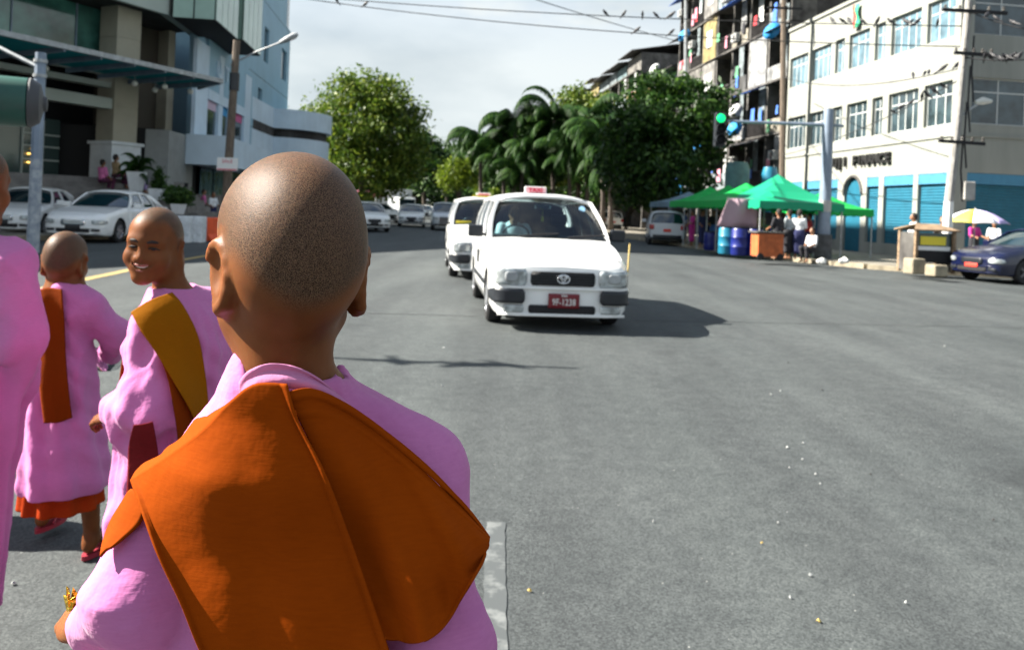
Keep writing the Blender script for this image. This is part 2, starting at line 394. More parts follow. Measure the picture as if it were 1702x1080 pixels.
for px, py, sz, mm in scr:
    sz *= 0.42
    c = G(px, py); g = MB(); n = 6; a0 = random.random() * 6
    ring = [(c[0] + sz * 0.75 * random.uniform(0.5, 1.1) * math.cos(a0 + i * 6.283 / n), c[1] + sz * 0.75 * random.uniform(0.4, 0.9) * math.sin(a0 + i * 6.283 / n), 0.004 + random.random() * 0.007) for i in range(n)]
    for i in range(n): g.face([(c[0], c[1], 0.016), ring[i], ring[(i + 1) % n]])
    o = g.build({'paper': 'paper_scrap', 'dry_leaf': 'dry_leaf', 'dark_bit': 'dark_scrap'}[mm], M[mm])
    solidify(o, 0.0015)
    tag(o, {'paper': 'small pale paper scrap lying flat on the asphalt', 'dry_leaf': 'curled dry yellow brown leaf lying on the asphalt', 'dark_bit': 'small dark scrap lying on the open asphalt'}[mm], 'leaf' if mm == 'dry_leaf' else 'litter', {'paper': 'paper scraps on the road', 'dry_leaf': 'dry leaves on the road', 'dark_bit': 'dark scraps on the road'}[mm])
# ------------------------------------------------------------------ distance-field modelling of figures
def _len(q): return np.sqrt((q * q).sum(-1))
class Sdf:
    def __init__(s): s.p = []; s.disp = None
    def add(s, kind, a, k, op, lo, hi): s.p.append((kind, a, k, op, np.array(lo, float), np.array(hi, float)))
    def ell(s, c, r, Rm=None, k=0.02, op='u'):
        c = np.array(c, float); r = np.array(r, float) * np.ones(3); Rm = np.eye(3) if Rm is None else np.array(Rm)
        e = np.abs(Rm) @ r; s.add('e', (c, r, Rm), k, op, c - e, c + e); return s
    def cone(s, a, b, r1, r2, k=0.02, op='u', flat=None):
        a, b = np.array(a, float), np.array(b, float); m = max(r1, r2)
        s.add('c', (a, b, r1, r2), k, op, np.minimum(a, b) - m, np.maximum(a, b) + m); return s
    def chain(s, pts, rs, k=0.02):
        for i in range(len(pts) - 1): s.cone(pts[i], pts[i + 1], rs[i], rs[i + 1], k)
        return s
    @staticmethod
    def dist(pr, Q):
        kind, a = pr[0], pr[1]
        if kind == 'e':
            c, r, Rm = a; q = (Q - c) @ Rm
            k0 = _len(q / r); k1 = _len(q / (r * r)); return k0 * (k0 - 1) / np.maximum(k1, 1e-9)
        a0, b0, r1, r2 = a; d = b0 - a0; L2 = max(float(d @ d), 1e-12)
        t = np.clip(((Q - a0) @ d) / L2, 0, 1)
        return _len(Q - a0 - t[..., None] * d) - (r1 + (r2 - r1) * t)
    @staticmethod
    def comb(a, b, k, op):
        if op == 'u':
            h = np.clip(0.5 + 0.5 * (a - b) / k, 0, 1); return a * (1 - h) + b * h - k * h * (1 - h)
        h = np.clip(0.5 - 0.5 * (a + b) / k, 0, 1); return a * (1 - h) - b * h + k * h * (1 - h)
    def value(s, Q):
        Q = np.asarray(Q, float); f = np.full(Q.shape[:-1], 1.0)
        for pr in s.p: f = s.comb(f, s.dist(pr, Q), pr[2], pr[3])
        return f
    def grad(s, Q, e=2e-3):
        g = np.stack([s.value(Q + e * np.eye(3)[i]) - s.value(Q - e * np.eye(3)[i]) for i in range(3)], -1)
        return g / np.maximum(_len(g)[..., None], 1e-9)
    def mesh(s, h, zmin=None):
        us = [p for p in s.p if p[3] == 'u']
        lo = np.min([p[4] for p in us], 0) - 3 * h - 0.02; hi = np.max([p[5] for p in us], 0) + 3 * h + 0.02
        if zmin is not None: lo[2] = max(lo[2], zmin)
        n = np.ceil((hi - lo) / h).astype(int) + 1
        ax = [lo[i] + h * np.arange(n[i]) for i in range(3)]
        f = np.full(n, 1.0, np.float32)
        for pr in s.p:
            pad = pr[2] + 2.5 * h + 0.012
            i0 = np.clip(np.floor((pr[4] - pad - lo) / h).astype(int), 0, n - 1); i1 = np.clip(np.ceil((pr[5] + pad - lo) / h).astype(int) + 1, 1, n)
            sl = tuple(slice(a, b) for a, b in zip(i0, i1))
            Q = np.stack(np.meshgrid(*[ax[i][sl[i]] for i in range(3)], indexing='ij'), -1)
            f[sl] = s.comb(f[sl], s.dist(pr, Q), pr[2], pr[3])
        if s.disp is not None:
            ii = np.argwhere(np.abs(f) < 0.06); Q = lo + ii * h
            f[tuple(ii.T)] += s.disp(Q).astype(np.float32)
        if zmin is not None: f[:, :, 0] = 1.0
        return surface_nets(f, lo, h)
CORN = np.array([(i, j, k) for i in (0, 1) for j in (0, 1) for k in (0, 1)])
EDG = [(a, b) for a in range(8) for b in range(a + 1, 8) if np.abs(CORN[a] - CORN[b]).sum() == 1]
def surface_nets(f, lo, h):
    ins = f < 0
    c = [ins[i:f.shape[0] - 1 + i, j:f.shape[1] - 1 + j, k:f.shape[2] - 1 + k] for i, j, k in CORN]
    tot = sum(x.astype(np.int8) for x in c); act = (tot > 0) & (tot < 8)
    idx = np.argwhere(act); vid = np.full(act.shape, -1, np.int32); vid[act] = np.arange(len(idx))
    val = np.stack([f[tuple((idx + q).T)] for q in CORN], -1)
    acc = np.zeros((len(idx), 3)); cnt = np.zeros(len(idx))
    for a, b in EDG:
        fa, fb = val[:, a], val[:, b]; m = (fa < 0) != (fb < 0)
        t = np.where(m, fa / np.where(m, fa - fb, 1), 0)
        acc += np.where(m[:, None], CORN[a] + t[:, None] * (CORN[b] - CORN[a]), 0); cnt += m
    V = lo + h * (idx + acc / cnt[:, None])
    Qs = []
    for ax in range(3):
        u, w = (ax + 1) % 3, (ax + 2) % 3
        s0 = [slice(None)] * 3; s1 = [slice(None)] * 3
        s0[ax] = slice(0, f.shape[ax] - 1); s1[ax] = slice(1, None)
        for q in (u, w): s0[q] = slice(1, f.shape[q] - 1); s1[q] = slice(1, f.shape[q] - 1)
        A, B = ins[tuple(s0)], ins[tuple(s1)]
        for m, flip in ((A & ~B, False), (~A & B, True)):
            e = np.argwhere(m); e[:, u] += 1; e[:, w] += 1
            du = np.eye(3, dtype=int)[u]; dw = np.eye(3, dtype=int)[w]
            q = [vid[tuple((e - o).T)] for o in (du + dw, dw, 0 * du, du)]
            q = np.stack(q, -1); Qs.append(q[:, ::-1] if flip else q)
    Q = np.concatenate(Qs); Q = Q[(Q >= 0).all(1)]
    return V, Q
def rz(a):
    c, s = math.cos(a), math.sin(a); return np.array([[c, -s, 0], [s, c, 0], [0, 0, 1.0]])
def rx(a):
    c, s = math.cos(a), math.sin(a); return np.array([[1.0, 0, 0], [0, c, -s], [0, s, c]])
def ry(a):
    c, s = math.cos(a), math.sin(a); return np.array([[c, 0, s], [0, 1.0, 0], [-s, 0, c]])
def folds(amps, ks, seed):
    r = np.random.default_rng(seed); ph = r.uniform(0, 6.28, 16)
    r0 = r.normal(size=(5, 3)) * np.array([1, 1, 0.75]); r0 /= np.linalg.norm(r0, axis=1)[:, None]; r1 = r.normal(size=(5, 3)); r1 /= np.linalg.norm(r1, axis=1)[:, None]
    def fn(Q):
        d = np.zeros(len(Q))
        for i, (a, k) in enumerate(zip(amps, ks)):
            k = np.array(k, float)
            d += a * np.sin(Q @ k + ph[i] + 1.3 * np.sin(Q @ np.roll(k, 1) * 0.37 + ph[i + 5]))
        # sharper creases that come and go across the cloth
        for i in range(5):
            k = r0[i] * (55 + 22 * i); m = 0.5 + 0.5 * np.sin(Q @ r1[i] * 9 + ph[i + 9])
            w = np.abs(np.sin(0.5 * (Q @ k) + ph[i + 4] + 1.6 * np.sin(Q @ r1[i] * 11)))
            d -= 0.0050 / (1 + 0.35 * i) * m * (1 - w) ** 3
        return d
    return fn

# ------------------------------------------------------------------ head, hand
class Frame:
    def __init__(s, o, Rm, sc=1.0): s.o, s.R, s.s = np.array(o, float), np.array(Rm), sc
    def __call__(s, p): return s.o + s.R @ (np.array(p, float) * s.s)
    def inv(s, Q): return ((np.asarray(Q) - s.o) @ s.R) / s.s
def head(S, fr, smile=False, ears=1.0, child=False):
    R_, c = fr.R, fr.s
    kid_ = lambda p: np.array([p[0] * (0.94 if p[2] < -0.04 and p[1] > 0 else 1), p[1] * (0.96 if p[1] > 0.085 else 1), p[2] * (0.90 if p[2] < -0.02 and p[1] > 0.03 else 1)])
    f = (lambda p: fr(kid_(np.asarray(p, float)))) if child else fr
    E = lambda p, r, Rm=None, k=0.02, op='u': S.ell(f(p), np.array(r) * c * np.ones(3), R_ if Rm is None else R_ @ Rm, k * c, op)
    C = lambda a, b, r1, r2, k=0.02, op='u': S.cone(f(a), f(b), r1 * c, r2 * c, k * c, op)
    E((0, -0.020, 0.045), (0.0725, 0.094, 0.084))
    E((0, 0.020, 0.050), (0.068, 0.074, 0.070), k=0.04)
    E((0, -0.048, 0.000), (0.062, 0.054, 0.065), k=0.04)
    E((0, 0.036, -0.030), (0.060, 0.056, 0.076), k=0.04)
    for s in (-1, 1):
        C((s * 0.052, 0.012, -0.050), (s * 0.014, 0.074, -0.096), 0.016, 0.016, k=0.03)
        E((s * 0.041, 0.062, -0.030), (0.025, 0.024, 0.026) if not child else (0.029, 0.028, 0.029), k=0.025)
        C((s * 0.012, 0.090, 0.032), (s * 0.046, 0.074, 0.030), 0.010 if not child else 0.006, 0.009 if not child else 0.006, k=0.018 if not child else 0.03)
    E((0, 0.080, -0.094), (0.022, 0.018, 0.017), k=0.025)
    for s in (-1, 1): E((s * 0.031, 0.100, 0.010), (0.019, 0.012, 0.011) if not child else (0.017, 0.009, 0.008), k=0.014, op='s')
    for s in (-1, 1): E((s * 0.031, 0.079, 0.010), (0.017, 0.012, 0.013), k=0.006)
    C((0, 0.088 if not child else 0.084, 0.022), (0, 0.108, -0.022), 0.008, 0.012, k=0.014 if not child else 0.02)
    for s in (-1, 1): E((s * (0.014 if not child else 0.016), 0.098, -0.028), (0.009, 0.011, 0.008) if not child else (0.010, 0.011, 0.009), k=0.008)
    E((0, 0.088, -0.057), (0.034, 0.018, 0.018), k=0.02)
    w = 0.036 if smile else 0.024; up = 0.013 if smile else 0.0
    for s in (-1, 1):
        C((0, 0.1045, -0.049), (s * w, 0.085, -0.052 + up), 0.006, 0.004, k=0.005)
        C((0, 0.1025, -0.066), (s * w, 0.084, -0.055 + up), 0.007, 0.004, k=0.005)
        C((0, 0.110, -0.0575), (s * (w + 0.002), 0.089, -0.0535 + up), 0.0068 if smile else 0.0025, 0.003, k=0.003, op='s')
    for s in (-1, 1):
        Rm = rz(s * -0.42) @ rx(-0.15); q = np.array([s * 0.0735, -0.022, -0.008])
        E(q, (0.009, 0.020 * ears, 0.034 * ears), Rm, k=0.008)
        E(q + Rm @ np.array([s * 0.010, 0.001, 0.004]), (0.009, 0.012 * ears, 0.022 * ears), Rm, k=0.006, op='s')
        ring = [q + Rm @ np.array([s * 0.006, 0.019 * ears * math.sin(a), 0.034 * ears * math.cos(a)]) for a in np.linspace(0.9, -3.2, 9)]
        for a, b in zip(ring[:-1], ring[1:]): C(a, b, 0.0052, 0.0052, k=0.005)
        E(q + np.array([0, 0.004, -0.032 * ears]), (0.007, 0.009, 0.010), Rm, k=0.008)
def hand(S, o, Rm, side=1, c=1.0, curl=0.9):
    """palm along local +Y, back of the hand local +Z, thumb on local +X*side"""
    fr = Frame(o, Rm, c)
    S.cone(fr((0, -0.02, 0)), fr((0, 0.01, 0)), 0.024 * c, 0.027 * c, 0.015 * c)
    S.ell(fr((0, 0.045, 0)), np.array((0.038, 0.048, 0.017)) * c, Rm, 0.014 * c)
    for i, (x, L) in enumerate(((0.028, 0.070), (0.010, 0.080), (-0.009, 0.074), (-0.027, 0.058))):
        p = np.array([x * side, 0.082 - 0.006 * abs(i - 1), 0.0]); a = 0.25 * curl; pts = [p]
        for fr_, da in ((0.46, 0.0), (0.30, 1.0 * curl), (0.24, 0.8 * curl)):
            a += da; p = p + L * fr_ * np.array([0, math.cos(a), -math.sin(a)]); pts.append(p)
        S.chain([fr(q) for q in pts], [0.0092 * c, 0.0085 * c, 0.0078 * c, 0.0068 * c], 0.004 * c)
    t = [(0.026 * side, 0.018, -0.004), (0.050 * side, 0.040, -0.012), (0.052 * side, 0.066, -0.026), (0.040 * side, 0.084, -0.036)]
    S.chain([fr(q) for q in t], [0.014 * c, 0.0115 * c, 0.0098 * c, 0.008 * c], 0.008 * c)

# ------------------------------------------------------------------ skin and cloth
def skin_mat():
    m = bpy.data.materials.new('skin'); m.use_nodes = True
    nt = m.node_tree; N, L = nt.nodes.new, nt.links.new; b = nt.nodes['Principled BSDF']
    at = N('ShaderNodeAttribute'); at.attribute_name = 'stubble'
    t = N('ShaderNodeTexCoord')
    n1 = N('ShaderNodeTexNoise'); n1.inputs['Scale'].default_value = 18; n1.inputs['Detail'].default_value = 5; L(t.outputs['Object'], n1.inputs['Vector'])
    r1 = N('ShaderNodeValToRGB'); r1.color_ramp.elements[0].position = 0.3; r1.color_ramp.elements[1].position = 0.7
    r1.color_ramp.elements[0].color = (0.115, 0.038, 0.011, 1); r1.color_ramp.elements[1].color = (0.185, 0.066, 0.021, 1); L(n1.outputs['Fac'], r1.inputs['Fac'])
    n2 = N('ShaderNodeTexNoise'); n2.inputs['Scale'].default_value = 1050; n2.inputs['Detail'].default_value = 2; L(t.outputs['Object'], n2.inputs['Vector'])
    r2 = N('ShaderNodeValToRGB'); r2.color_ramp.elements[0].position = 0.42; r2.color_ramp.elements[1].position = 0.60
    r2.color_ramp.elements[0].color = (0.030, 0.016, 0.009, 1); r2.color_ramp.elements[1].color = (0.155, 0.088, 0.052, 1); L(n2.outputs['Fac'], r2.inputs['Fac'])
    x = N('ShaderNodeMix'); x.data_type = 'RGBA'; L(at.outputs['Fac'], x.inputs['Factor']); L(r1.outputs[0], x.inputs['A']); L(r2.outputs[0], x.inputs['B'])
    L(x.outputs['Result'], b.inputs['Base Color'])
    b.inputs['Roughness'].default_value = 0.48; b.inputs['Specular IOR Level'].default_value = 0.15
    b.inputs['Subsurface Weight'].default_value = 0.25; b.inputs['Subsurface Radius'].default_value = (1.0, 0.25, 0.08); b.inputs['Subsurface Scale'].default_value = 0.012
    mm = N('ShaderNodeMath'); mm.operation = 'MULTIPLY_ADD'; mm.inputs[1].default_value = 0.20; mm.inputs[2].default_value = 0.08; L(at.outputs['Fac'], mm.inputs[0])
    k = N('ShaderNodeBump'); k.inputs['Distance'].default_value = 0.0016; L(mm.outputs[0], k.inputs['Strength']); L(n2.outputs['Fac'], k.inputs['Height']); L(k.outputs['Normal'], b.inputs['Normal'])
    return m
def cloth_mat(name, c1, c2, weave=900, bump=0.38, wr=17, sheen=0.0, trans=0.0, spec=0.05):
    m = bpy.data.materials.new(name); m.use_nodes = True
    nt = m.node_tree; N, L = nt.nodes.new, nt.links.new; b = nt.nodes['Principled BSDF']
    t = N('ShaderNodeTexCoord'); n1 = N('ShaderNodeTexNoise'); n1.inputs['Scale'].default_value = 5; n1.inputs['Detail'].default_value = 6; L(t.outputs['Object'], n1.inputs['Vector'])
    g = N('ShaderNodeMapping'); g.inputs['Scale'].default_value = (0.25, 0.25, 1.6); L(t.outputs['Object'], g.inputs['Vector'])
    n3 = N('ShaderNodeTexNoise'); n3.inputs['Scale'].default_value = 260; n3.inputs['Detail'].default_value = 2; L(g.outputs['Vector'], n3.inputs['Vector'])
    r = N('ShaderNodeValToRGB'); r.color_ramp.elements[0].position = 0.3; r.color_ramp.elements[1].position = 0.7
    r.color_ramp.elements[0].color = (*c1, 1); r.color_ramp.elements[1].color = (*c2, 1)
    ad = N('ShaderNodeMix'); ad.inputs['Factor'].default_value = 0.35; L(n1.outputs['Fac'], ad.inputs['A']); L(n3.outputs['Fac'], ad.inputs['B']); L(ad.outputs['Result'], r.inputs['Fac'])
    L(r.outputs[0], b.inputs['Base Color'])
    b.inputs['Roughness'].default_value = 0.85; b.inputs['Specular IOR Level'].default_value = spec; b.inputs['Sheen Weight'].default_value = sheen
    n2 = N('ShaderNodeTexNoise'); n2.inputs['Scale'].default_value = wr; n2.inputs['Detail'].default_value = 4; L(t.outputs['Object'], n2.inputs['Vector'])
    s2 = N('ShaderNodeMath'); s2.operation = 'MULTIPLY_ADD'; s2.inputs[1].default_value = 0.035; L(n3.outputs['Fac'], s2.inputs[0]); L(n2.outputs['Fac'], s2.inputs[2])
    k = N('ShaderNodeBump'); k.inputs['Strength'].default_value = bump; k.inputs['Distance'].default_value = 0.02; L(s2.outputs[0], k.inputs['Height']); L(k.outputs['Normal'], b.inputs['Normal'])
    if trans:
        out = nt.nodes['Material Output']; tr = N('ShaderNodeBsdfTranslucent'); L(r.outputs[0], tr.inputs['Color']); x = N('ShaderNodeMixShader'); x.inputs[0].default_value = trans
        L(b.outputs[0], x.inputs[1]); L(tr.outputs[0], x.inputs[2]); L(x.outputs[0], out.inputs['Surface'])
    return m
M['skin'] = skin_mat()
M['skin_far'] = mat('skin_far', (0.24, 0.11, 0.055), 0.5)
M['pink'] = cloth_mat('pink_cotton', (0.52, 0.165, 0.38), (0.60, 0.21, 0.45), trans=0.12, sheen=0.12)
M['pink_light'] = cloth_mat('pink_silk', (0.52, 0.19, 0.36), (0.60, 0.25, 0.43), trans=0.15)
M['shawl'] = cloth_mat('ochre_cotton', (0.215, 0.033, 0.0005), (0.28, 0.046, 0.0007), bump=0.18, wr=14)
M['shawl_gold'] = cloth_mat('gold_cotton', (0.21, 0.070, 0.0015), (0.26, 0.090, 0.002), bump=0.18, wr=14)
M['shawl_rust'] = cloth_mat('rust_cotton', (0.14, 0.022, 0.0012), (0.18, 0.031, 0.0015), bump=0.18, wr=14)
M['underskirt'] = cloth_mat('orange_red_cotton', (0.32, 0.034, 0.006), (0.42, 0.05, 0.008), trans=0.2)
M['dark_red'] = cloth_mat('dark_red_cotton', (0.12, 0.010, 0.012), (0.16, 0.014, 0.016))
M['brow'] = mat('brow', (0.018, 0.012, 0.009), 0.8)
M['eye_white'] = mat('eye_white', (0.55, 0.5, 0.46), 0.2)
M['eye_dark'] = mat('eye_dark', (0.012, 0.008, 0.006), 0.08)
M['lip'] = mat('lip', (0.32, 0.10, 0.075), 0.4, sss=0.1)
M['tooth'] = mat('tooth', (0.75, 0.72, 0.66), 0.3)
M['gold_foil'] = mat('gold_foil', (0.75, 0.52, 0.06), 0.22, metal=0.9, bump=0.6, bscale=90)
M['sandal'] = mat('sandal', (0.28, 0.012, 0.03), 0.6)

def stub_attr(me, V, fr):
    q = fr.inv(V); x, y, z = q.T
    line = np.where(y < 0.0, -0.050 + 0.050 * np.clip(np.abs(x) / 0.07, 0, 1) ** 2, -0.025 + np.clip(y / 0.055, 0, 1) ** 0.8 * 0.105)
    s = np.clip((z - line) / 0.030, 0, 1); s = s * s * (3 - 2 * s)
    near = np.clip((np.abs(x) - 0.074) / 0.006, 0, 1) * (z < 0.045) * (y > -0.05)
    s = s * (1 - near)
    a = me.attributes.new('stubble', 'FLOAT', 'POINT'); a.data.foreach_set('value', s.astype(np.float32))
def child_mesh(name, V, Q, m, root, smooth=True):
    base = np.array(root.location); return link(name, mesh_np(name, np.asarray(V) - base, np.asarray(Q), m, smooth), root)
def sdf_child(name, S, h, m, root, zmin=None):
    V, Q = S.mesh(h, zmin); return child_mesh(name, V, Q, m, root)
def person_body(S, h, base, fr, label, group=None, m=None):
    V, Q = S.mesh(h)
    me = mesh_np('person', V - np.array(base), Q, m or M['skin'])
    if fr is not None: stub_attr(me, V, fr)
    o = link('person', me); o.location = [float(v) for v in base]
    return tag(o, label, 'person', group)
def shift(o, root):
    o.data.transform(Matrix.Translation(-root.location)); return o

# ------------------------------------------------------------------ cloth laid over a figure: seen outline -> points on the figure
def cat(A, n, axis):
    A = np.moveaxis(np.asarray(A, float), axis, 0); m = A.shape[0]
    t = np.linspace(0, m - 1, n); i = np.minimum(t.astype(int), m - 2); u = (t - i).reshape((-1,) + (1,) * (A.ndim - 1))
    p0, p1, p2, p3 = A[np.maximum(i - 1, 0)], A[i], A[i + 1], A[np.minimum(i + 2, m - 1)]
    r = 0.5 * (2 * p1 + (p2 - p0) * u + (2 * p0 - 5 * p1 + 4 * p2 - p3) * u ** 2 + (3 * p1 - p0 - 3 * p2 + p3) * u ** 3)
    return np.moveaxis(r, 0, axis)
def blur(A, n):
    for _ in range(n):
        B = np.pad(A, 1, mode='edge'); A = (B[1:-1, 1:-1] * 2 + B[:-2, 1:-1] + B[2:, 1:-1] + B[1:-1, :-2] + B[1:-1, 2:]) / 6
    return A
def lay(S, grid, off, nu, nv, t0, t1, soft=6, wave=None):
    g = cat(cat(grid, nu, 0), nv, 1)
    D = np.array([[ray(*q) for q in row] for row in g])
    T = np.full(g.shape[:2], t0); best = np.full_like(T, 9.0); bt = T.copy(); hit = np.zeros_like(T, bool)
    for _ in range(60):
        v = S.value(EYEV + D * T[..., None]) - off
        bet = v < best; best = np.where(bet, v, best); bt = np.where(bet, T, bt)
        T = np.where(v > 1e-4, np.minimum(T + np.maximum(v * 0.8, 1e-4), t1), T)
    T = blur(bt, soft)
    if wave is not None: T = T - wave(np.linspace(0, 1, nu)[:, None], np.linspace(0, 1, nv)[None, :])
    return EYEV + D * T[..., None]
def snap(S, Q, off, n=6):
    Q = np.array(Q, float)
    for _ in range(n): Q = Q - S.grad(Q) * (S.value(Q) - off)[..., None]
    return Q
def cloth(name, A, m, root, t=0.003):
    g = MB(); g.grid(np.asarray(A) - np.array(root.location)); o = g.build(name, m, root, smooth=True, sharp=None)
    solidify(o, t, 0.0); return o
def face_bits(root, fr0, smile):
    fr = lambda p: fr0(np.array([p[0] * (0.94 if p[2] < -0.04 else 1), p[1] * (0.96 if p[1] > 0.085 else 1), p[2] * (0.90 if p[2] < -0.02 else 1)]))
    fr.R, fr.s = fr0.R, fr0.s
    base = np.array(root.location); R4 = fr.R
    for s in (-1, 1):
        pts = [fr((s * 0.013, 0.1040, 0.030)), fr((s * 0.026, 0.1015, 0.0335)), fr((s * 0.040, 0.0925, 0.0325)), fr((s * 0.052, 0.0805, 0.026))]
        g = MB(); g.tube([p - base for p in pts], [0.0030, 0.0046, 0.0040, 0.0016], 6); g.build('eyebrow', M['brow'], root, smooth=True, sharp=None)
        e = Sdf(); e.ell(fr((s * 0.031, 0.0815, 0.0095)), np.array((0.0125, 0.010, 0.0030 if smile else 0.0065)) * fr.s, R4); ob = sdf_child('eye', e, 0.0016, M['eye_white'], root)
        e = Sdf(); e.ell(fr((s * 0.031, 0.0945, 0.0092)), np.array((0.0075, 0.0045, 0.0030)) * fr.s, R4); b = sdf_child('iris', e, 0.001, M['eye_dark'], root); b.parent = ob
        g = MB(); g.tube([fr(q) - base for q in ((s * 0.015, 0.0965, 0.0095), (s * 0.025, 0.0995, 0.0135), (s * 0.037, 0.0965, 0.0135), (s * 0.048, 0.0860, 0.0085))], 0.0020, 5); g.build('eyelid', M['brow'], root, smooth=True, sharp=None)
    up = 0.013 if smile else 0; w = 0.036 if smile else 0.024
    if smile:
        g = MB(); g.tube([fr((x * w * 0.78, 0.1015 - 0.013 * x * x, -0.0545 + up * x * x * 0.9)) - base for x in np.linspace(-1, 1, 9)], 0.0034, 6); g.build('teeth', M['tooth'], root, smooth=True, sharp=None)
    for nm, dz, dy, r in (('upper_lip', -0.0480, 0.1075, 0.0036), ('lower_lip', -0.0690, 0.1040, 0.0046)):
        g = MB(); g.tube([fr((x * w, dy - 0.0205 * x * x, (dz * (1 - x * x) + (-0.0535 + up) * x * x))) - base for x in np.linspace(-1, 1, 11)], [r * (1.05 - 0.8 * x * x) for x in np.linspace(-1, 1, 11)], 6)
        g.build(nm, M['lip'], root, smooth=True, sharp=None)
# ------------------------------------------------------------------ the novice in front, seen from behind
def leg_pair(S, hip, ground, feet, c=1.0, fwd=(0, 1, 0)):
    fwd = np.array(fwd, float)
    for s, ft in zip((-1, 1), feet):
        ft = np.array(ft, float); hp = np.array(hip) + np.cross(fwd, (0, 0, 1)) * s * 0.075 * c
        kn = (hp + ft) / 2 + fwd * 0.03 * c; an = ft + np.array([0, 0, 0.07 * c])
        S.chain([hp, kn, an], [0.078 * c, 0.052 * c, 0.034 * c], 0.02)
        S.cone(an - fwd * 0.02 * c, ft + fwd * 0.13 * c + np.array([0, 0, 0.022]), 0.032 * c, 0.022 * c, 0.02)
        S.ell(ft - fwd * 0.03 * c + np.array([0, 0, 0.03]), 0.03 * c)
def sandals(root, feet, fwd, c, m):
    base = np.array(root.location); fwd = np.array(fwd, float); fwd /= np.linalg.norm(fwd); sd_ = np.cross(fwd, (0, 0, 1))
    for ft in feet:
        ft = np.array(ft, float); pts = []
        for a in np.linspace(0, 2 * math.pi, 18)[:-1]:
            y = math.cos(a); x = math.sin(a)
            pts.append(ft - base + fwd * c * (0.045 + 0.115 * y) + sd_ * c * 0.042 * x * (1 + 0.2 * y))
        g = MB(); g.prism([p[:2] for p in pts], float(ft[2] - base[2]) - 0.014, float(ft[2] - base[2]) + 0.004); s = g.build('sandal', m, root)
        for sg in (-1, 1):
            g = MB(); o = ft - base
            g.tube([o + fwd * 0.13 * c + np.array([0, 0, 0.012]), o + fwd * 0.08 * c + sd_ * sg * 0.02 * c + np.array([0, 0, 0.05 * c]), o + sd_ * sg * 0.044 * c + np.array([0, 0, 0.01])], 0.006, 6)
            k = g.build('strap', m, s, smooth=True)
Yh = 0.845
hd = P(481, 450, Yh)
frN = Frame(hd, rz(R(28)) @ ry(R(2.0)) @ rx(R(-5)), 0.962)
nb = np.array([hd[0] + 0.006, hd[1] - 0.012, 1.215])      # base of the neck
cx, cyy = nb[0] + 0.002, 0.865
S = Sdf(); head(S, frN, ears=1.02)
S.cone(hd + np.array([0.0, -0.018, -0.035]), nb, 0.047, 0.050, 0.03)
T = Sdf()                                                   # body under the clothes
shL, shR = np.array([-0.342, 0.862, 1.073]), np.array([-0.094, 0.865, 1.120])
elL, elR = np.array([-0.365, 0.80, 1.005]), np.array([-0.054, 0.80, 0.965])
wrL, wrR = P(160, 1040, 0.885), np.array([-0.075, 0.98, 0.835])
hip = np.array([cx, 0.88, 0.80]); base = (cx, 0.88, 0.0)
for Q, gk in ((S, 0.0), (T, 0.010)):
    Q.cone(nb + np.array([0, 0.01, -0.02]), shL, 0.044 + gk * .3, 0.038 + gk, 0.025); Q.cone(nb + np.array([0, 0.01, -0.02]), shR, 0.050 + gk * .3, 0.040 + gk, 0.03)
    Q.ell((cx, cyy + 0.01, 1.07), (0.132 + gk, 0.092 + gk, 0.155), rx(R(-20)), k=0.05)
    Q.ell((cx, cyy + 0.01, 0.90), (0.142 + gk, 0.098 + gk, 0.17), k=0.06)
    Q.chain([shL, elL, wrL if gk == 0 else elL + (wrL - elL) * 0.82], [0.040 + gk, 0.036 + gk * 1.2, 0.025 + gk * 0.9], 0.02)
    Q.chain([shR, elR, wrR], [0.040 + gk, 0.036 + gk * 1.2, 0.027 + gk * 1.3], 0.03)
feetN = [(cx - 0.09, 0.86, 0.022), (cx + 0.09, 1.00, 0.022)]
leg_pair(S, hip, 0, feetN)
dl = np.array([-0.62, 0.75, -0.18]); dl /= np.linalg.norm(dl)
zz = np.array([-0.55, -0.25, 0.80]); zz -= dl * (zz @ dl); zz /= np.linalg.norm(zz); xx = np.cross(dl, zz)
hand(S, wrL + dl * 0.015, np.stack([xx, dl, zz], 1), side=1, c=0.92, curl=1.15)
dr = np.array([0.0, 0.6, -0.8]); zr = np.array([1.0, 0, 0]); xr = np.cross(dr, zr)
hand(S, wrR + dr * 0.01, np.stack([xr, dr, zr], 1), side=-1, c=0.92, curl=0.5)
nun = person_body(S, 0.0040, base, frN, 'shaven headed novice nun in front with a broad ochre shawl, seen from behind')
T.cone((cx, 0.88, 0.80), (cx, 0.90, 0.22), 0.165, 0.215, 0.06)
T.cone(nb + np.array([0, 0, 0.004]), nb + np.array([0, 0.005, -0.05]), 0.060, 0.085, 0.03)
robe = Sdf(); robe.p = list(T.p)
fo = folds((0.0035, 0.0030, 0.0022, 0.0022), ((26, 10, 18), (-30, 22, 16), (60, 10, -34), (12, 50, 55)), 3)
def dN(Q):
    d = fo(Q) * 0.6; a = np.arctan2(Q[:, 0] - cx, Q[:, 1] - 0.88)
    return d + 0.010 * np.sin(a * 11 + 2 * np.sin(Q[:, 2] * 5)) * np.clip((0.85 - Q[:, 2]) / 0.4, 0, 1)
robe.disp = dN
# open the robe at the neck
robe.ell(nb + np.array([0.0, 0.012, 0.030]), (0.058, 0.060, 0.040), k=0.012, op='s')
rb = sdf_child('robe', robe, 0.005, M['pink'], nun, zmin=0.24)
sandals(nun, feetN, (0, 1, 0), 1.0, M['sandal'])
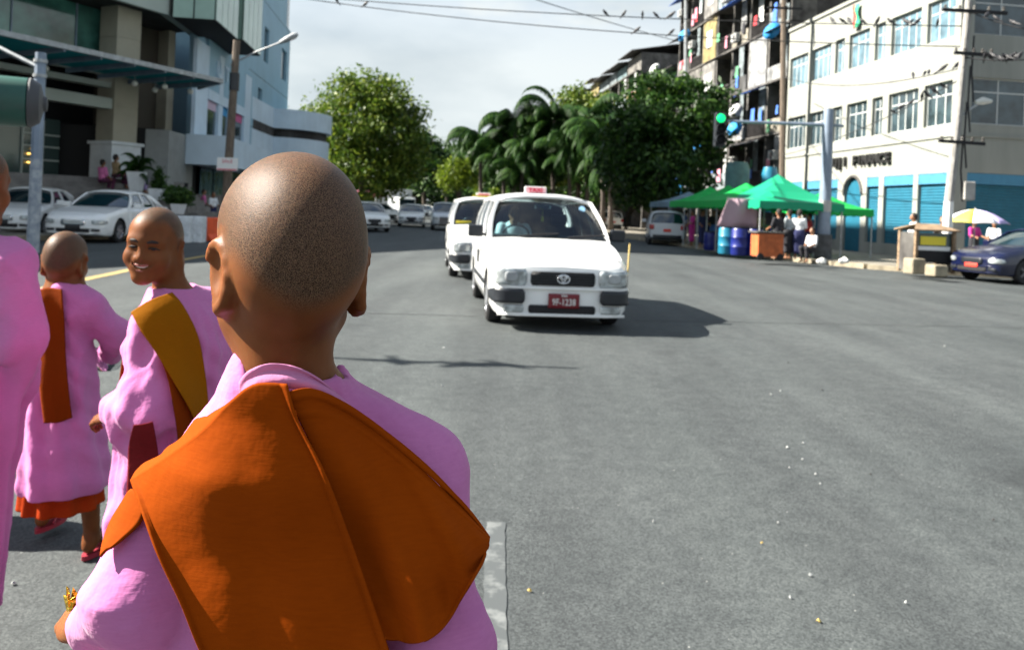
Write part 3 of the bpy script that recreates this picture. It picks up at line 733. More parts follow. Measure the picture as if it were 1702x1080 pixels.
# light pink cloth showing between neck and shawl
gs = [[(398, 634), (415, 616), (450, 604), (490, 610), (530, 630), (575, 668), (640, 722), (700, 768), (770, 842)],
      [(398, 650), (415, 632), (450, 622), (500, 628), (550, 652), (600, 692), (660, 745), (720, 800), (785, 872)],
      [(398, 668), (418, 650), (455, 642), (505, 650), (560, 682), (620, 728), (680, 780), (740, 842), (795, 900)]]
wv = lambda u, v: 0.0025 * np.sin(u * 9 + v * 5) * np.clip(v * 3, 0, 1)
cloth('pink_sash', lay(T, gs, 0.023, 22, 60, 0.55, 1.15, 10, wv), M['pink_light'], nun, 0.002)
# right panel of the shawl, from the seam to the rounded lower right corner
gb = [[(474, 652), (515, 645), (565, 664), (625, 703), (700, 764), (768, 832), (813, 893)],
      [(500, 702), (545, 700), (595, 722), (650, 760), (715, 815), (775, 866), (813, 897)],
      [(540, 790), (585, 792), (635, 812), (685, 842), (735, 875), (782, 900), (812, 903)],
      [(580, 900), (620, 905), (662, 915), (705, 925), (746, 930), (786, 930), (809, 914)],
      [(612, 990), (645, 992), (680, 996), (714, 998), (745, 990), (780, 965), (804, 928)],
      [(640, 1062), (662, 1064), (688, 1068), (714, 1062), (742, 1035), (772, 985), (800, 938)]]
def wb(u, v):
    hem = 0.0035 * (u < 0.075) + 0.0018 * np.exp(-((u - 0.16) / 0.02) ** 2)
    return hem + 0.006 * np.sin(9 * u + 5.5 * v) * v + 0.009 * np.sin(13 * v - 5 * u + 0.6) * u + 0.004 * np.sin(26 * v - 9 * u) * u * v + 0.012 * u * v
pB = lay(T, gb, 0.028, 72, 72, 0.5, 1.15, 8, wb)
cloth('shawl', pB, M['shawl'], nun, 0.003)
# left panel, falling straight down the back and over the left shoulder
ga = [[(218, 799), (283, 757), (341, 714), (384, 668), (424, 640), (478, 640)],
      [(226, 822), (300, 800), (365, 760), (415, 720), (455, 690), (497, 700)],
      [(240, 862), (315, 850), (385, 830), (440, 805), (492, 780), (540, 784)],
      [(262, 925), (335, 925), (405, 920), (465, 910), (525, 895), (582, 893)],
      [(298, 1000), (368, 1002), (435, 1002), (500, 998), (560, 990), (614, 985)],
      [(333, 1085), (400, 1088), (465, 1090), (530, 1090), (590, 1086), (646, 1080)],
      [(392, 1200), (450, 1205), (510, 1210), (570, 1210), (625, 1206), (680, 1195)]]
wa = lambda u, v: 0.0045 * (v > 0.955) + 0.003 * (v < 0.03) + 0.009 * np.sin(6 * v + 2.5 * u + 1) * u + 0.003 * np.sin(19 * v + 5 * u) * u * u + 0.003 * np.sin(16 * v - 6 * u) * u * v
pA = lay(T, ga, 0.032, 72, 60, 0.5, 1.15, 8, wa)
top = pA[0]; ext = []
for i, (dy, dz) in enumerate(((0.15, -0.17), (0.14, -0.12), (0.12, -0.075), (0.075, -0.034), (0.035, -0.008))):
    wv_ = np.clip((0.80 - np.linspace(0, 1, len(top))) / 0.35, 0.02, 1)[:, None]
    ext.append(top + np.array([0.0, dy, dz]) * wv_ + np.linspace(0.03, 0.0, len(top))[:, None] * np.array([1, 0, 0]) * (dy / 0.2) * wv_)
ext = np.array(ext); ok = T.value(ext) < 0.024
ext = np.where(ok[..., None], snap(T, ext, 0.024), ext)
ext = np.stack([blur(ext[..., i], 3) for i in range(3)], -1)
A = cat(np.concatenate([ext, pA[::6]]), 100, 0)
cloth('shawl', np.concatenate([cat(np.concatenate([ext, pA[:1]]), 24, 0)[:-1], pA]), M['shawl'], nun, 0.003)
# front corner of the shawl hanging by the left arm
gf = [[(243, 842), (222, 812), (205, 832)], [(232, 870), (205, 852), (185, 865)], [(205, 895), (188, 885), (172, 900)], [(185, 910), (176, 915), (167, 925)]]
cloth('shawl_corner', lay(T, gf, 0.016, 16, 10, 0.5, 1.1, 4), M['shawl'], nun, 0.003)
# foil wrapped sweet in the left hand
fc = P(126, 1000, 0.93)
g = MB(); rr = random.Random(4)
for i in range(7):
    a = i * 0.9; g.face([fc + np.array([0.004 * math.cos(a), 0.004 * math.sin(a), -0.03]), fc + np.array([0.013 * math.cos(a), 0.013 * math.sin(a), rr.uniform(0.0, 0.014)]), fc + np.array([0.011 * math.cos(a + .6), 0.011 * math.sin(a + .6), rr.uniform(0.008, 0.022)]), fc + np.array([0.009 * math.cos(a + 1.1), 0.009 * math.sin(a + 1.1), -0.006])])
o = g.build('foil_wrapper', M['gold_foil']); solidify(o, 0.0012)
tag(o, 'crumpled shiny gold foil wrapper held in the left hand of the front nun', 'wrapper')

# ------------------------------------------------------------------ the smiling novice who looks back
Y2 = 2.05
h2 = P(257, 412, Y2)
bear = math.atan2(h2[0], h2[1])
fd = math.atan2(-0.99, 0.06) - math.pi / 2              # heading of the face
fr2 = Frame(h2, rz(fd) @ ry(R(-5)) @ rx(R(-4)), 0.80)
nb2 = h2 + np.array([0.035, 0.035, -0.115])
S = Sdf(); head(S, fr2, smile=True, ears=1.05, child=True)
S.cone(h2 + np.array([0.02, 0.02, -0.04]), nb2, 0.038, 0.042, 0.03)
fb = np.array([-0.90, 0.43, 0.0]); lf = np.cross((0, 0, 1), fb)     # body faces left and away; lf = her left (towards camera)
c2 = nb2 + np.array([0.02, 0.0, 0]); b2 = (float(c2[0]), float(c2[1]), 0.0)
sL = P(262, 541, 1.985); sR = nb2 - lf * 0.135 + np.array([0, 0, -0.065])
eL = P(258, 672, 1.955); wL = P(203, 684, 2.00)
eR = sR + np.array([-0.03, 0.03, -0.22]); wR = eR + fb * 0.17 + np.array([0, 0, -0.03])
T2 = Sdf()
for Q, gk in ((S, 0.0), (T2, 0.021)):
    for sh in (sL, sR): Q.cone(nb2 + np.array([0, 0, -0.02]), sh, 0.040 + gk * .6, 0.034 + gk * 1.1, 0.03)
    Q.ell(c2 + np.array([0.010, 0, -0.17]), np.array((0.088 + gk, 0.125 + gk, 0.15)), rz(math.atan2(fb[1], fb[0])), k=0.05)
    Q.ell(c2 + np.array([0.012, 0, -0.36]), np.array((0.092 + gk, 0.122 + gk, 0.17)), rz(math.atan2(fb[1], fb[0])), k=0.05)
    Q.chain([sL, eL, wL], [0.036 + gk, 0.031 + gk * 2.2, 0.022 + gk * 1.5], 0.03)
    Q.chain([sR, eR, wR], [0.036 + gk, 0.031 + gk * 1.5, 0.022 + gk * 1.5], 0.03)
feet2 = [np.array(b2) - lf * 0.08 + fb * 0.12 + np.array([0, 0, 0.022]), np.array(b2) + lf * 0.08 - fb * 0.05 + np.array([0, 0, 0.022])]
leg_pair(S, (b2[0], b2[1], 0.70), 0, feet2, 0.85, fb)
d = (wL - eL); d /= np.linalg.norm(d); up = np.array([0.3, -0.5, 0.8]); up -= d * (up @ d); up /= np.linalg.norm(up)
hand(S, wL + d * 0.02, np.stack([np.cross(d, up), d, up], 1), side=1, c=0.78, curl=0.9)
up = np.array([0, 0, 1.0])
hand(S, wR + fb * 0.02, np.stack([np.cross(fb, up), fb, up], 1), side=1, c=0.78, curl=0.8)
girl = person_body(S, 0.0040, b2, fr2, 'smiling shaven headed novice looking back, gold shawl over one shoulder')
face_bits(girl, fr2, True)
T2.cone((b2[0] + .01, b2[1], 0.72), (b2[0] + .01, b2[1], 0.25), 0.145, 0.18, 0.06)
T2.cone(nb2, nb2 + np.array([0, 0, -0.05]), 0.050, 0.07, 0.03)
rb2 = Sdf(); rb2.p = list(T2.p); rb2.ell(nb2 + np.array([0, 0, 0.030]), (0.062, 0.062, 0.040), k=0.01, op='s')
f2 = folds((0.004, 0.0035, 0.0025, 0.003), ((36, 12, 14), (20, -42, 22), (66, 20, -34), (20, 30, 70)), 8)
rb2.disp = lambda Q: (f2(Q) + 0.004 * np.sin(np.arctan2(Q[:, 0] - b2[0], Q[:, 1] - b2[1]) * 16 + 1.2 * np.sin(Q[:, 2] * 8))) * np.clip((nb2[2] - 0.02 - Q[:, 2]) / 0.10, 0, 1) + 0.008 * np.sin(np.arctan2(Q[:, 0] - b2[0], Q[:, 1] - b2[1]) * 12 + 2 * np.sin(Q[:, 2] * 6)) * np.clip((0.95 - Q[:, 2]) / 0.3, 0, 1)
sdf_child('robe', rb2, 0.006, M['pink'], girl, zmin=0.2)
sandals(girl, feet2, fb, 0.85, M['sandal'])
gg = [[(218, 519), (248, 500), (286, 486)], [(232, 545), (270, 525), (306, 510)], [(262, 590), (298, 575), (330, 560)], [(292, 640), (318, 630), (342, 625)], [(320, 690), (335, 686), (350, 690)], [(345, 760), (358, 758), (372, 760)]]
pg = lay(T2, gg, 0.026, 50, 26, 1.5, 2.5, 8, lambda u, v: 0.006 * np.sin(6 * v + 2 * u) * u)
cloth('shawl', pg, M['shawl_gold'], girl, 0.003)
gq = [[(219, 521), (225, 528), (236, 548)], [(207, 575), (216, 580), (233, 590)], [(200, 620), (209, 628), (222, 640)], [(195, 668), (204, 680), (213, 690)]]
q3 = np.array([[P(x, y, 2.02 + 0.02 * j + 0.03 * i) for j, (x, y) in enumerate(r)] for i, r in enumerate(gq)])
cloth('shaded_shawl_front', cat(cat(q3, 26, 0), 12, 1), M['shawl_rust'], girl, 0.003)  # front fall of the gold shawl; its shade is put into rust cloth
gi = [[(240, 552), (262, 590), (275, 625)], [(285, 600), (305, 650), (312, 690)], [(300, 680), (318, 720), (322, 742)]]
pi_ = lay(T2, [[(232, 548), (250, 556), (268, 592)], [(272, 610), (286, 600), (300, 645)], [(290, 690), (304, 680), (322, 690)], [(296, 740), (310, 735), (330, 740)]], 0.018, 30, 16, 1.5, 2.5, 8)
cloth('shawl_lining', pi_, M['shawl_rust'], girl, 0.002)
gd = [[(222, 706), (240, 704), (254, 700)], [(214, 740), (236, 742), (262, 745)], [(212, 790), (236, 795), (268, 800)], [(208, 850), (236, 850), (272, 850)]]
cloth('inner_skirt', lay(T2, gd, 0.022, 20, 12, 1.5, 2.5, 6), M['dark_red'], girl, 0.002)

# ------------------------------------------------------------------ the smallest novice, walking away
Y3 = 2.95
h3 = P(108, 437, Y3)
fr3 = Frame(h3, rz(R(12)) @ rx(R(-6)), 0.90)
nb3 = h3 + np.array([0.0, -0.008, -0.115])
S = Sdf(); head(S, fr3, ears=1.15, child=True)
S.cone(h3 + np.array([0, -0.01, -0.03]), nb3, 0.040, 0.042, 0.03)
b3 = (float(nb3[0]) + 0.01, Y3 + 0.0, 0.0)
sL3, sR3 = P(72, 512, 2.93), P(150, 512, 2.93)
eL3, wL3 = P(58, 580, 2.93), P(62, 632, 3.02); eR3, wR3 = P(194, 556, 3.0), P(182, 585, 3.13)
T3 = Sdf()
for Q, gk in ((S, 0.0), (T3, 0.016)):
    for sh in (sL3, sR3): Q.cone(nb3 + np.array([0, 0, -0.02]), sh, 0.040 + gk * .3, 0.032 + gk, 0.04)
    Q.ell((b3[0], Y3, 0.965), (0.098 + gk, 0.07 + gk, 0.13), k=0.05); Q.ell((b3[0], Y3, 0.78), (0.098 + gk, 0.075 + gk, 0.15), k=0.05)
    Q.chain([sL3, eL3, wL3], [0.032 + gk, 0.028 + gk * 1.5, 0.02 + gk], 0.025); Q.chain([sR3, eR3, wR3], [0.032 + gk, 0.028 + gk * 1.9, 0.02 + gk * 1.5], 0.025)
fL3, fR3 = G(74, 893) + np.array([0, 0, 0.05]), G(152, 925) + np.array([0, 0, 0.02])
leg_pair(S, (b3[0], Y3, 0.62), 0, [fL3, fR3], 0.80)
for w, e, sgn in ((wL3, eL3, 1), (wR3, eR3, -1)):
    d = (w - e) / np.linalg.norm(w - e); up = np.array([0.2, -0.3, 1.0]); up -= d * (up @ d); up /= np.linalg.norm(up)
    hand(S, w + d * 0.015, np.stack([np.cross(d, up), d, up], 1), side=sgn, c=0.68, curl=0.9)
kid = person_body(S, 0.0050, b3, fr3, 'smallest novice walking away in a pink robe with a narrow rust shawl on its back')
T3.cone((b3[0], Y3, 0.70), (b3[0] + 0.02, Y3, 0.34), 0.115, 0.150, 0.05)
rb3 = Sdf(); rb3.p = list(T3.p); rb3.ell(nb3 + np.array([0, 0, 0.026]), (0.046, 0.046, 0.032), k=0.01, op='s')
f3 = folds((0.0035, 0.003, 0.003), ((40, 12, 10), (-34, 40, 16), (16, 20, 62)), 12)
rb3.disp = lambda Q: f3(Q) + 0.008 * np.sin(np.arctan2(Q[:, 0] - b3[0], Q[:, 1] - b3[1]) * 9 + 1.5 * np.sin(Q[:, 2] * 7)) * np.clip((0.85 - Q[:, 2]) / 0.3, 0, 1)
sdf_child('robe', rb3, 0.006, M['pink'], kid, zmin=0.295)
us = Sdf(); us.cone((b3[0], Y3, 0.60), (b3[0] + 0.01, Y3 + 0.01, 0.20), 0.10, 0.142, 0.04)
us.disp = lambda Q: 0.010 * np.sin(np.arctan2(Q[:, 0] - b3[0], Q[:, 1] - b3[1]) * 10)
sdf_child('underskirt', us, 0.007, M['underskirt'], kid, zmin=0.225)
cloth('shawl', lay(T3, [[(53, 486), (78, 478), (103, 481)], [(58, 540), (82, 536), (107, 538)], [(63, 600), (86, 600), (110, 602)], [(67, 655), (91, 658), (115, 656)], [(73, 703), (97, 702), (120, 694)]], 0.018, 40, 14, 2.3, 3.4, 6, lambda u, v: 0.004 * np.sin(7 * v)), M['shawl_rust'], kid, 0.003)
sandals(kid, [fL3, fR3], (0.1, 1, 0), 0.78, M['sandal'])
# metal bowl under the arm of the smallest novice
bc = P(179, 590, 3.16)
g = MB(); g.lathe([(0.001, -0.062), (0.04, -0.058), (0.062, -0.03), (0.070, 0.0), (0.066, 0.024), (0.060, 0.024), (0.064, 0.0), (0.055, -0.03), (0.001, -0.052)], 24)
o = g.build('metal_bowl', M['chrome'], smooth=True); o.location = bc
tag(o, 'round shiny metal bowl held under the arm of the smallest novice', 'bowl')

# ------------------------------------------------------------------ the tall novice cut by the left edge
Y4 = 2.25
h4 = P(-46, 312, Y4)
fr4 = Frame(h4, rz(R(-8)) @ rx(R(-3)), 0.97)
nb4 = h4 + np.array([0, -0.01, -0.13]); b4 = (float(h4[0]), Y4, 0.0)
S = Sdf(); head(S, fr4); S.cone(h4 + np.array([0, -0.01, -0.03]), nb4, 0.047, 0.05, 0.03)
sR4, sL4 = P(20, 440, 2.22), P(-112, 440, 2.22)
eR4, wR4 = P(36, 560, 2.22), P(30, 640, 2.28); eL4, wL4 = P(-128, 560, 2.22), P(-120, 650, 2.3)
T4 = Sdf()
for Q, gk in ((S, 0.0), (T4, 0.018)):
    for sh in (sL4, sR4): Q.cone(nb4 + np.array([0, 0, -0.02]), sh, 0.05 + gk * .3, 0.042 + gk, 0.05)
    Q.ell((b4[0], Y4, 1.08), (0.125 + gk, 0.085 + gk, 0.16), k=0.05); Q.ell((b4[0], Y4, 0.88), (0.125 + gk, 0.09 + gk, 0.17), k=0.05)
    Q.chain([sL4, eL4, wL4], [0.042 + gk, 0.034 + gk * 1.3, 0.025 + gk], 0.03); Q.chain([sR4, eR4, wR4], [0.042 + gk, 0.034 + gk * 1.3, 0.025 + gk], 0.03)
feet4 = [(b4[0] - 0.15, Y4 + 0.06, 0.022), (b4[0] - 0.01, Y4 - 0.04, 0.022)]
leg_pair(S, (b4[0], Y4, 0.78), 0, feet4, 0.95)
for w, e, sgn in ((wL4, eL4, 1), (wR4, eR4, -1)):
    d = (w - e) / np.linalg.norm(w - e); up = np.array([-sgn * 1.0, 0, 0.1]); up -= d * (up @ d); up /= np.linalg.norm(up)
    hand(S, w + d * 0.015, np.stack([np.cross(d, up), d, up], 1), side=sgn, c=0.85, curl=0.6)
tall = person_body(S, 0.0055, b4, fr4, 'tall novice in a plain pink robe, half cut off by the photo edge')
T4.cone((b4[0], Y4, 0.75), (b4[0] - 0.075, Y4, 0.22), 0.150, 0.172, 0.06)
T4.p = T4.p; rb4 = Sdf(); rb4.p = list(T4.p); rb4.ell(nb4 + np.array([0, 0, 0.03]), (0.054, 0.054, 0.036), k=0.01, op='s')
f4 = folds((0.004, 0.003, 0.002), ((40, 12, 6), (-36, 46, 4), (20, 30, 20)), 22)
rb4.disp = lambda Q: f4(Q) + 0.006 * np.clip((1.15 - Q[:, 2]) / 0.2, 0, 1) * np.sin(np.arctan2(Q[:, 0] - b4[0], Q[:, 1] - b4[1]) * 15 + 1.2 * np.sin(Q[:, 2] * 6)) + 0.008 * np.sin(np.arctan2(Q[:, 0] - b4[0], Q[:, 1] - b4[1]) * 11 + 1.5 * np.sin(Q[:, 2] * 5)) * np.clip((0.9 - Q[:, 2]) / 0.4, 0, 1)
sdf_child('robe', rb4, 0.007, M['pink'], tall, zmin=0.18)
sandals(tall, feet4, (0, 1, 0), 0.95, M['sandal'])

other = copy_tree(tall); other.location = (-2.85, 3.30, 0)
other['label'] = 'next novice of the line, outside the left photo edge, only the shadow shows'
# ------------------------------------------------------------------ buildings
M['cream'] = mat('cream_render', (0.265, 0.272, 0.245), 0.85, col2=(0.215, 0.222, 0.20), scale=0.8, bump=0.05, detail=8, stretch=(1.6, 1.6, 0.25))
M['shutter_blue'] = mat('shutter_blue', (0.006, 0.105, 0.165), 0.55, var=0.10, scale=3)
M['lintel_blue'] = mat('lintel_blue', (0.045, 0.19, 0.31), 0.6, var=0.08, scale=3)
M['win_frame'] = mat('win_frame', (0.45, 0.47, 0.46), 0.5)
M['pane_blue'] = mat('pane_blue', (0.10, 0.17, 0.21), 0.08, spec=0.9, var=0.4, scale=1.3)
M['pane_dark'] = mat('pane_dark', (0.035, 0.055, 0.065), 0.08, spec=0.8, var=0.5, scale=1.3)
M['letter_black'] = mat('letter_black', (0.012, 0.012, 0.012), 0.5)
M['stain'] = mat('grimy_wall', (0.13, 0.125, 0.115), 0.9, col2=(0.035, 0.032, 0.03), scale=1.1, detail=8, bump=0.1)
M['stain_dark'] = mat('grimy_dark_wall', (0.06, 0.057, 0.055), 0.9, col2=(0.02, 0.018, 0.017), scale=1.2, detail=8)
M['void'] = mat('dark_interior', (0.015, 0.015, 0.016), 0.9)
def street_thing(name, label, cat_, s, d, z=0.0, group=None): return thing(name, label, cat_, W(s, d, z), PHI, group)

def wall_cells(g, U, Z, ops, x0, x1, axis='y'):
    """solid wall between planes x0 and x1, running along `axis`, with rectangular openings (u0,u1,z0,z1)"""
    us = sorted(set([U[0], U[1]] + [v for o in ops for v in o[:2]])); zs = sorted(set([Z[0], Z[1]] + [v for o in ops for v in o[2:]]))
    for i in range(len(us) - 1):
        um = (us[i] + us[i + 1]) / 2; run = None
        for j in range(len(zs)):
            solid = j < len(zs) - 1 and not any(o[0] < um < o[1] and o[2] < (zs[j] + zs[j + 1]) / 2 < o[3] for o in ops)
            if solid and run is None: run = zs[j]
            if not solid and run is not None:
                if axis == 'y': g.box(x0, x1, us[i], us[i + 1], run, zs[j])
                else: g.box(us[i], us[i + 1], x0, x1, run, zs[j])
                run = None
def window(root, u0, u1, z0, z1, depth, axis, pane_m, cols=3, trans=True, fr=0.05, name='window', fm=None):
    """frame bars and panes standing `depth` inside the wall face; axis 'y': wall face at x=0, outside -x; axis 'x': wall face at y=0, outside -y"""
    def bx(g, a0, a1, b0, b1, c0, c1):
        (g.box(c0, c1, a0, a1, b0, b1) if axis == 'y' else g.box(a0, a1, c0, c1, b0, b1))
    g = MB(); zt = z0 + (z1 - z0) * 0.70; d0, d1 = depth, depth + 0.05
    bx(g, u0, u1, z0, z0 + fr, d0, d1); bx(g, u0, u1, z1 - fr, z1, d0, d1)
    bx(g, u0, u0 + fr, z0 + fr, z1 - fr, d0, d1); bx(g, u1 - fr, u1, z0 + fr, z1 - fr, d0, d1)
    if trans: bx(g, u0 + fr, u1 - fr, zt - fr / 2, zt + fr / 2, d0 + 0.004, d1 - 0.004)
    step = (u1 - u0 - fr) / cols
    for i in range(1, cols): bx(g, u0 + fr / 2 + step * i - fr / 2, u0 + fr / 2 + step * i + fr / 2, z0 + fr, z1 - fr, d0 + 0.002, d1 - 0.002)
    w = g.build(name, fm or M['win_frame'], root)
    zz = [(z0 + fr, zt - fr / 2), (zt + fr / 2, z1 - fr)] if trans else [(z0 + fr, z1 - fr)]
    for a, b in zz:
        for i in range(cols):
            g = MB(); t = random.uniform(-0.006, 0.006)
            bx(g, u0 + fr / 2 + step * i + fr / 2, u0 + fr / 2 + step * (i + 1) - fr / 2, a, b, d0 + 0.016 + t, d0 + 0.026 + t)
            g.build('pane', pane_m, w)
    return w

# --- cream corner office with blue shutters
DF = 20.0
def sx(px, py=300): return onD(px, py, DF)[0]
S0 = 27.7; S1 = sx(1303, 300)
fuji = street_thing('office_building', 'cream corner office building with blue roller shutters and black lettering', 'building', S0, DF)
LEN = S1 - S0; HT = 12.1; RW = 15.0
bays = [(1312, 1341), (1347, 1379), (1386, 1401), (1409, 1442), (1451, 1468), (1478, 1527), (1537, 1591)]
ops = []; wins = []
for a, b in bays:
    u0, u1 = sorted((sx(a, 150) - S0, sx(b, 150) - S0)); u0 = max(u0, 0.35)
    for z0, z1, pm in ((5.42, 7.12, 'pane_dark'), (8.82, 10.45, 'pane_blue')):
        ops.append((u0, u1, z0, z1)); wins.append((u0, u1, z0, z1, pm))
gb_ = [(1303, 1332), (1339, 1391), (1402, 1430), (1439, 1459), (1467, 1516), (1524, 1579)]
shut = []
for i, (a, b) in enumerate(gb_):
    u0, u1 = sorted((sx(a, 350) - S0, sx(b, 350) - S0)); u1 = min(u1, LEN - 0.1); u0 = max(u0, 0.4)
    z0, z1 = (0.13, 3.62) if i == 2 else (0.62, 3.55)
    shut.append((u0, u1, z0, z1, i)); ops.append((u0, u1, z0, z1))
g = MB(); wall_cells(g, (0.0, LEN), (0.0, HT), ops, 0.0, 0.30, 'y')
rops = [(0.55, RW - 0.4, 5.42, 7.20), (0.55, RW - 0.4, 8.85, 10.6), (0.5, 4.6, 0.62, 3.55), (4.9, 9.6, 0.62, 3.55), (9.9, RW - 0.4, 0.62, 3.55)]
wall_cells(g, (0.30, RW), (0.0, HT), [(max(o[0], 0.3), *o[1:]) for o in rops], 0.0, 0.30, 'x')
g.box(0.30, RW, LEN - 0.3, LEN, 0, HT); g.box(RW - 0.3, RW, 0.3, LEN - 0.3, 0, HT)
g.box(0.31, RW - 0.31, 0.31, LEN - 0.31, HT - 0.8, HT - 0.6)
g.build('wall', M['cream'], fuji)
g = MB(); g.box(1.2, RW - 0.5, 1.2, LEN - 0.5, 0.2, HT - 0.9); g.build('interior', M['void'], fuji)
g = MB()
g.box(-0.06, -0.003, -0.06, LEN, 4.92, 5.00); g.box(-0.003, RW, -0.06, -0.003, 4.92, 5.00)
g.box(-0.09, -0.003, -0.09, LEN, HT - 0.12, HT + 0.05); g.box(-0.003, RW, -0.09, -0.003, HT - 0.12, HT + 0.05)
g.build('moulding', M['cream'], fuji)
for u0, u1, z0, z1, pm in wins:
    window(fuji, u0, u1, z0, z1, 0.14, 'y', M[pm], cols=2 if u1 - u0 < 1.0 else (3 if u1 - u0 < 1.9 else 4))
for u0, u1, z0, z1 in rops[:2]:
    n = 4; w = (u1 - u0) / n
    for i in range(n): window(fuji, u0 + i * w + 0.02, u0 + (i + 1) * w - 0.02, z0, z1, 0.14, 'x', M['pane_dark'], cols=3)
def slats(root, name, u0, u1, z0, z1, axis, m, pitch=0.115):
    g = MB(); A = []; n = int((z1 - z0) / pitch); st = (z1 - z0) / n
    r = g
    for i in range(n):
        for dz, dx in ((0.0, 0.16), (0.3, 0.135), (0.7, 0.135)): A.append((z0 + (i + dz) * st, dx))
    A.append((z1, 0.16))
    rows = [[(x, u0, z), (x, u1, z)] if axis == 'y' else [(u0, x, z), (u1, x, z)] for z, x in A]
    g.grid(rows, flip=(axis == 'y')); o = g.build(name, m, root); solidify(o, 0.01); return o
for u0, u1, z0, z1, i in shut:
    if i == 2:
        g = MB(); g.box(0.12, 0.18, u0, u1, z0, 2.75); d = g.build('door', M['shutter_blue'], fuji)
        ar = [(u0 + (u1 - u0) * (0.5 - 0.5 * math.cos(a)), 2.75 + 0.87 * math.sin(a)) for a in np.linspace(0, math.pi, 15)]
        g = MB(); m_ = len(ar)
        g.v += [(0.12, u, z) for u, z in ar] + [(0.18, u, z) for u, z in ar]; g.f += [tuple(range(m_)), tuple(range(2 * m_ - 1, m_ - 1, -1))]; g.m += [0, 0]
        g.build('fanlight', M['shutter_blue'], d)
        g = MB()
        for side in (0, 1):
            q = ar[:8] if side == 0 else ar[7:]
            cor = (u0, 3.62) if side == 0 else (u1, 3.62)
            for (ua, za), (ub, zb) in zip(q[:-1], q[1:]): g.face([(0.0, *cor), (0.0, ua, za), (0.0, ub, zb)]); g.face([(0.0, ua, za), (0.3, ua, za), (0.3, ub, zb), (0.0, ub, zb)])
        g.build('spandrel', M['cream'], fuji)
        g = MB(); g.tube([(-0.02, u0 + (u1 - u0) / 2 + (u - u0 - (u1 - u0) / 2) * 1.08, z + 0.03) for u, z in ar], 0.07, 6); g.build('arch_trim', M['stain'], fuji)
    else:
        slats(fuji, 'roller_shutter', u0, u1, z0, z1 - 0.42, 'y', M['shutter_blue'])
        g = MB(); g.box(0.02, 0.20, u0 + .003, u1 - .003, z1 - 0.42, z1 - 0.003); g.build('lintel', M['lintel_blue'], fuji)
for u0, u1, z0, z1 in rops[2:]:
    slats(fuji, 'roller_shutter', u0, u1, z0, z1 - 0.42, 'x', M['shutter_blue'])
    g = MB(); g.box(u0 + .003, u1 - .003, 0.02, 0.20, z1 - 0.42, z1 - 0.003); g.build('lintel', M['lintel_blue'], fuji)
ua, ub = sx(1384, 262) - S0, sx(1479, 248) - S0
for ch, f_ in zip('FUJI FINANCE', np.linspace(0, 1, 12)):
    if ch != ' ':
        u = ua + (ub - ua) * f_; z = 4.33
        text_mesh('letter', ch, 0.62, 0.06, M['letter_black'], fuji, TM((-0.085, u, z), (0, -1, 0), (0, 0, 1)), bold=0.025)
# flag painted panel on the upper wall
M['flag_green'] = mat('flag_green', (0.02, 0.30, 0.16), 0.7); M['flag_red'] = mat('flag_red', (0.55, 0.04, 0.03), 0.7)
fl = thing('wall_flag', 'narrow green and red flag hanging high on the cream office wall', 'flag', W(S0 + sx(1428, 10) - S0, DF - 0.10, 0), PHI)
for nm, m_, y0, y1 in (('green_cloth', 'flag_green', -0.26, 0.02), ('red_cloth', 'flag_red', 0.025, 0.22)):
    A = [[(-0.05 - 0.04 * math.sin(i * 1.1 + y * 9), y + 0.06 * math.sin(i * 0.8), 11.75 - i * 0.14) for y in np.linspace(y0, y1, 5)] for i in range(9)]
    g = MB(); g.grid(A); o = g.build(nm, M[m_], fl, smooth=True, sharp=None); solidify(o, 0.006)

# --- apartment blocks behind, floor by floor with balconies
PANELC = [tuple(v * 0.7 for v in c) for c in [(0.33, 0.32, 0.30), (0.24, 0.23, 0.21), (0.40, 0.37, 0.30), (0.12, 0.12, 0.12), (0.42, 0.34, 0.14), (0.30, 0.36, 0.38), (0.20, 0.30, 0.32), (0.16, 0.13, 0.11), (0.45, 0.46, 0.46)]]
PM = [mat('balcony_panel_%s' % 'abcdefghi'[i], c, 0.85, col2=tuple(v * 0.3 for v in c), scale=1.6, detail=7) for i, c in enumerate(PANELC)]
CLO = [mat('laundry_%s' % n, c, 0.9) for n, c in (('white', (0.7, 0.7, 0.68)), ('red', (0.45, 0.04, 0.05)), ('blue', (0.06, 0.16, 0.5)), ('pink', (0.6, 0.25, 0.32)), ('green', (0.1, 0.3, 0.16)), ('black', (0.02, 0.02, 0.025)))]
M['ac_white'] = mat('ac_white', (0.33, 0.34, 0.33), 0.6, var=0.2, scale=5)
M['dish_blue'] = mat('dish_blue', (0.03, 0.28, 0.65), 0.45); M['dish_white'] = mat('dish_white', (0.6, 0.62, 0.63), 0.45)
M['roof_sheet'] = mat('roof_sheet', (0.06, 0.055, 0.055), 0.7, var=0.4, scale=2)
M['roof_green'] = mat('roof_green', (0.06, 0.20, 0.18), 0.6, var=0.2, scale=2); M['tarp_blue'] = mat('tarp_blue', (0.03, 0.11, 0.45), 0.6)
M['teal_tank'] = mat('teal_tank', (0.055, 0.13, 0.125), 0.6, var=0.2, scale=3)
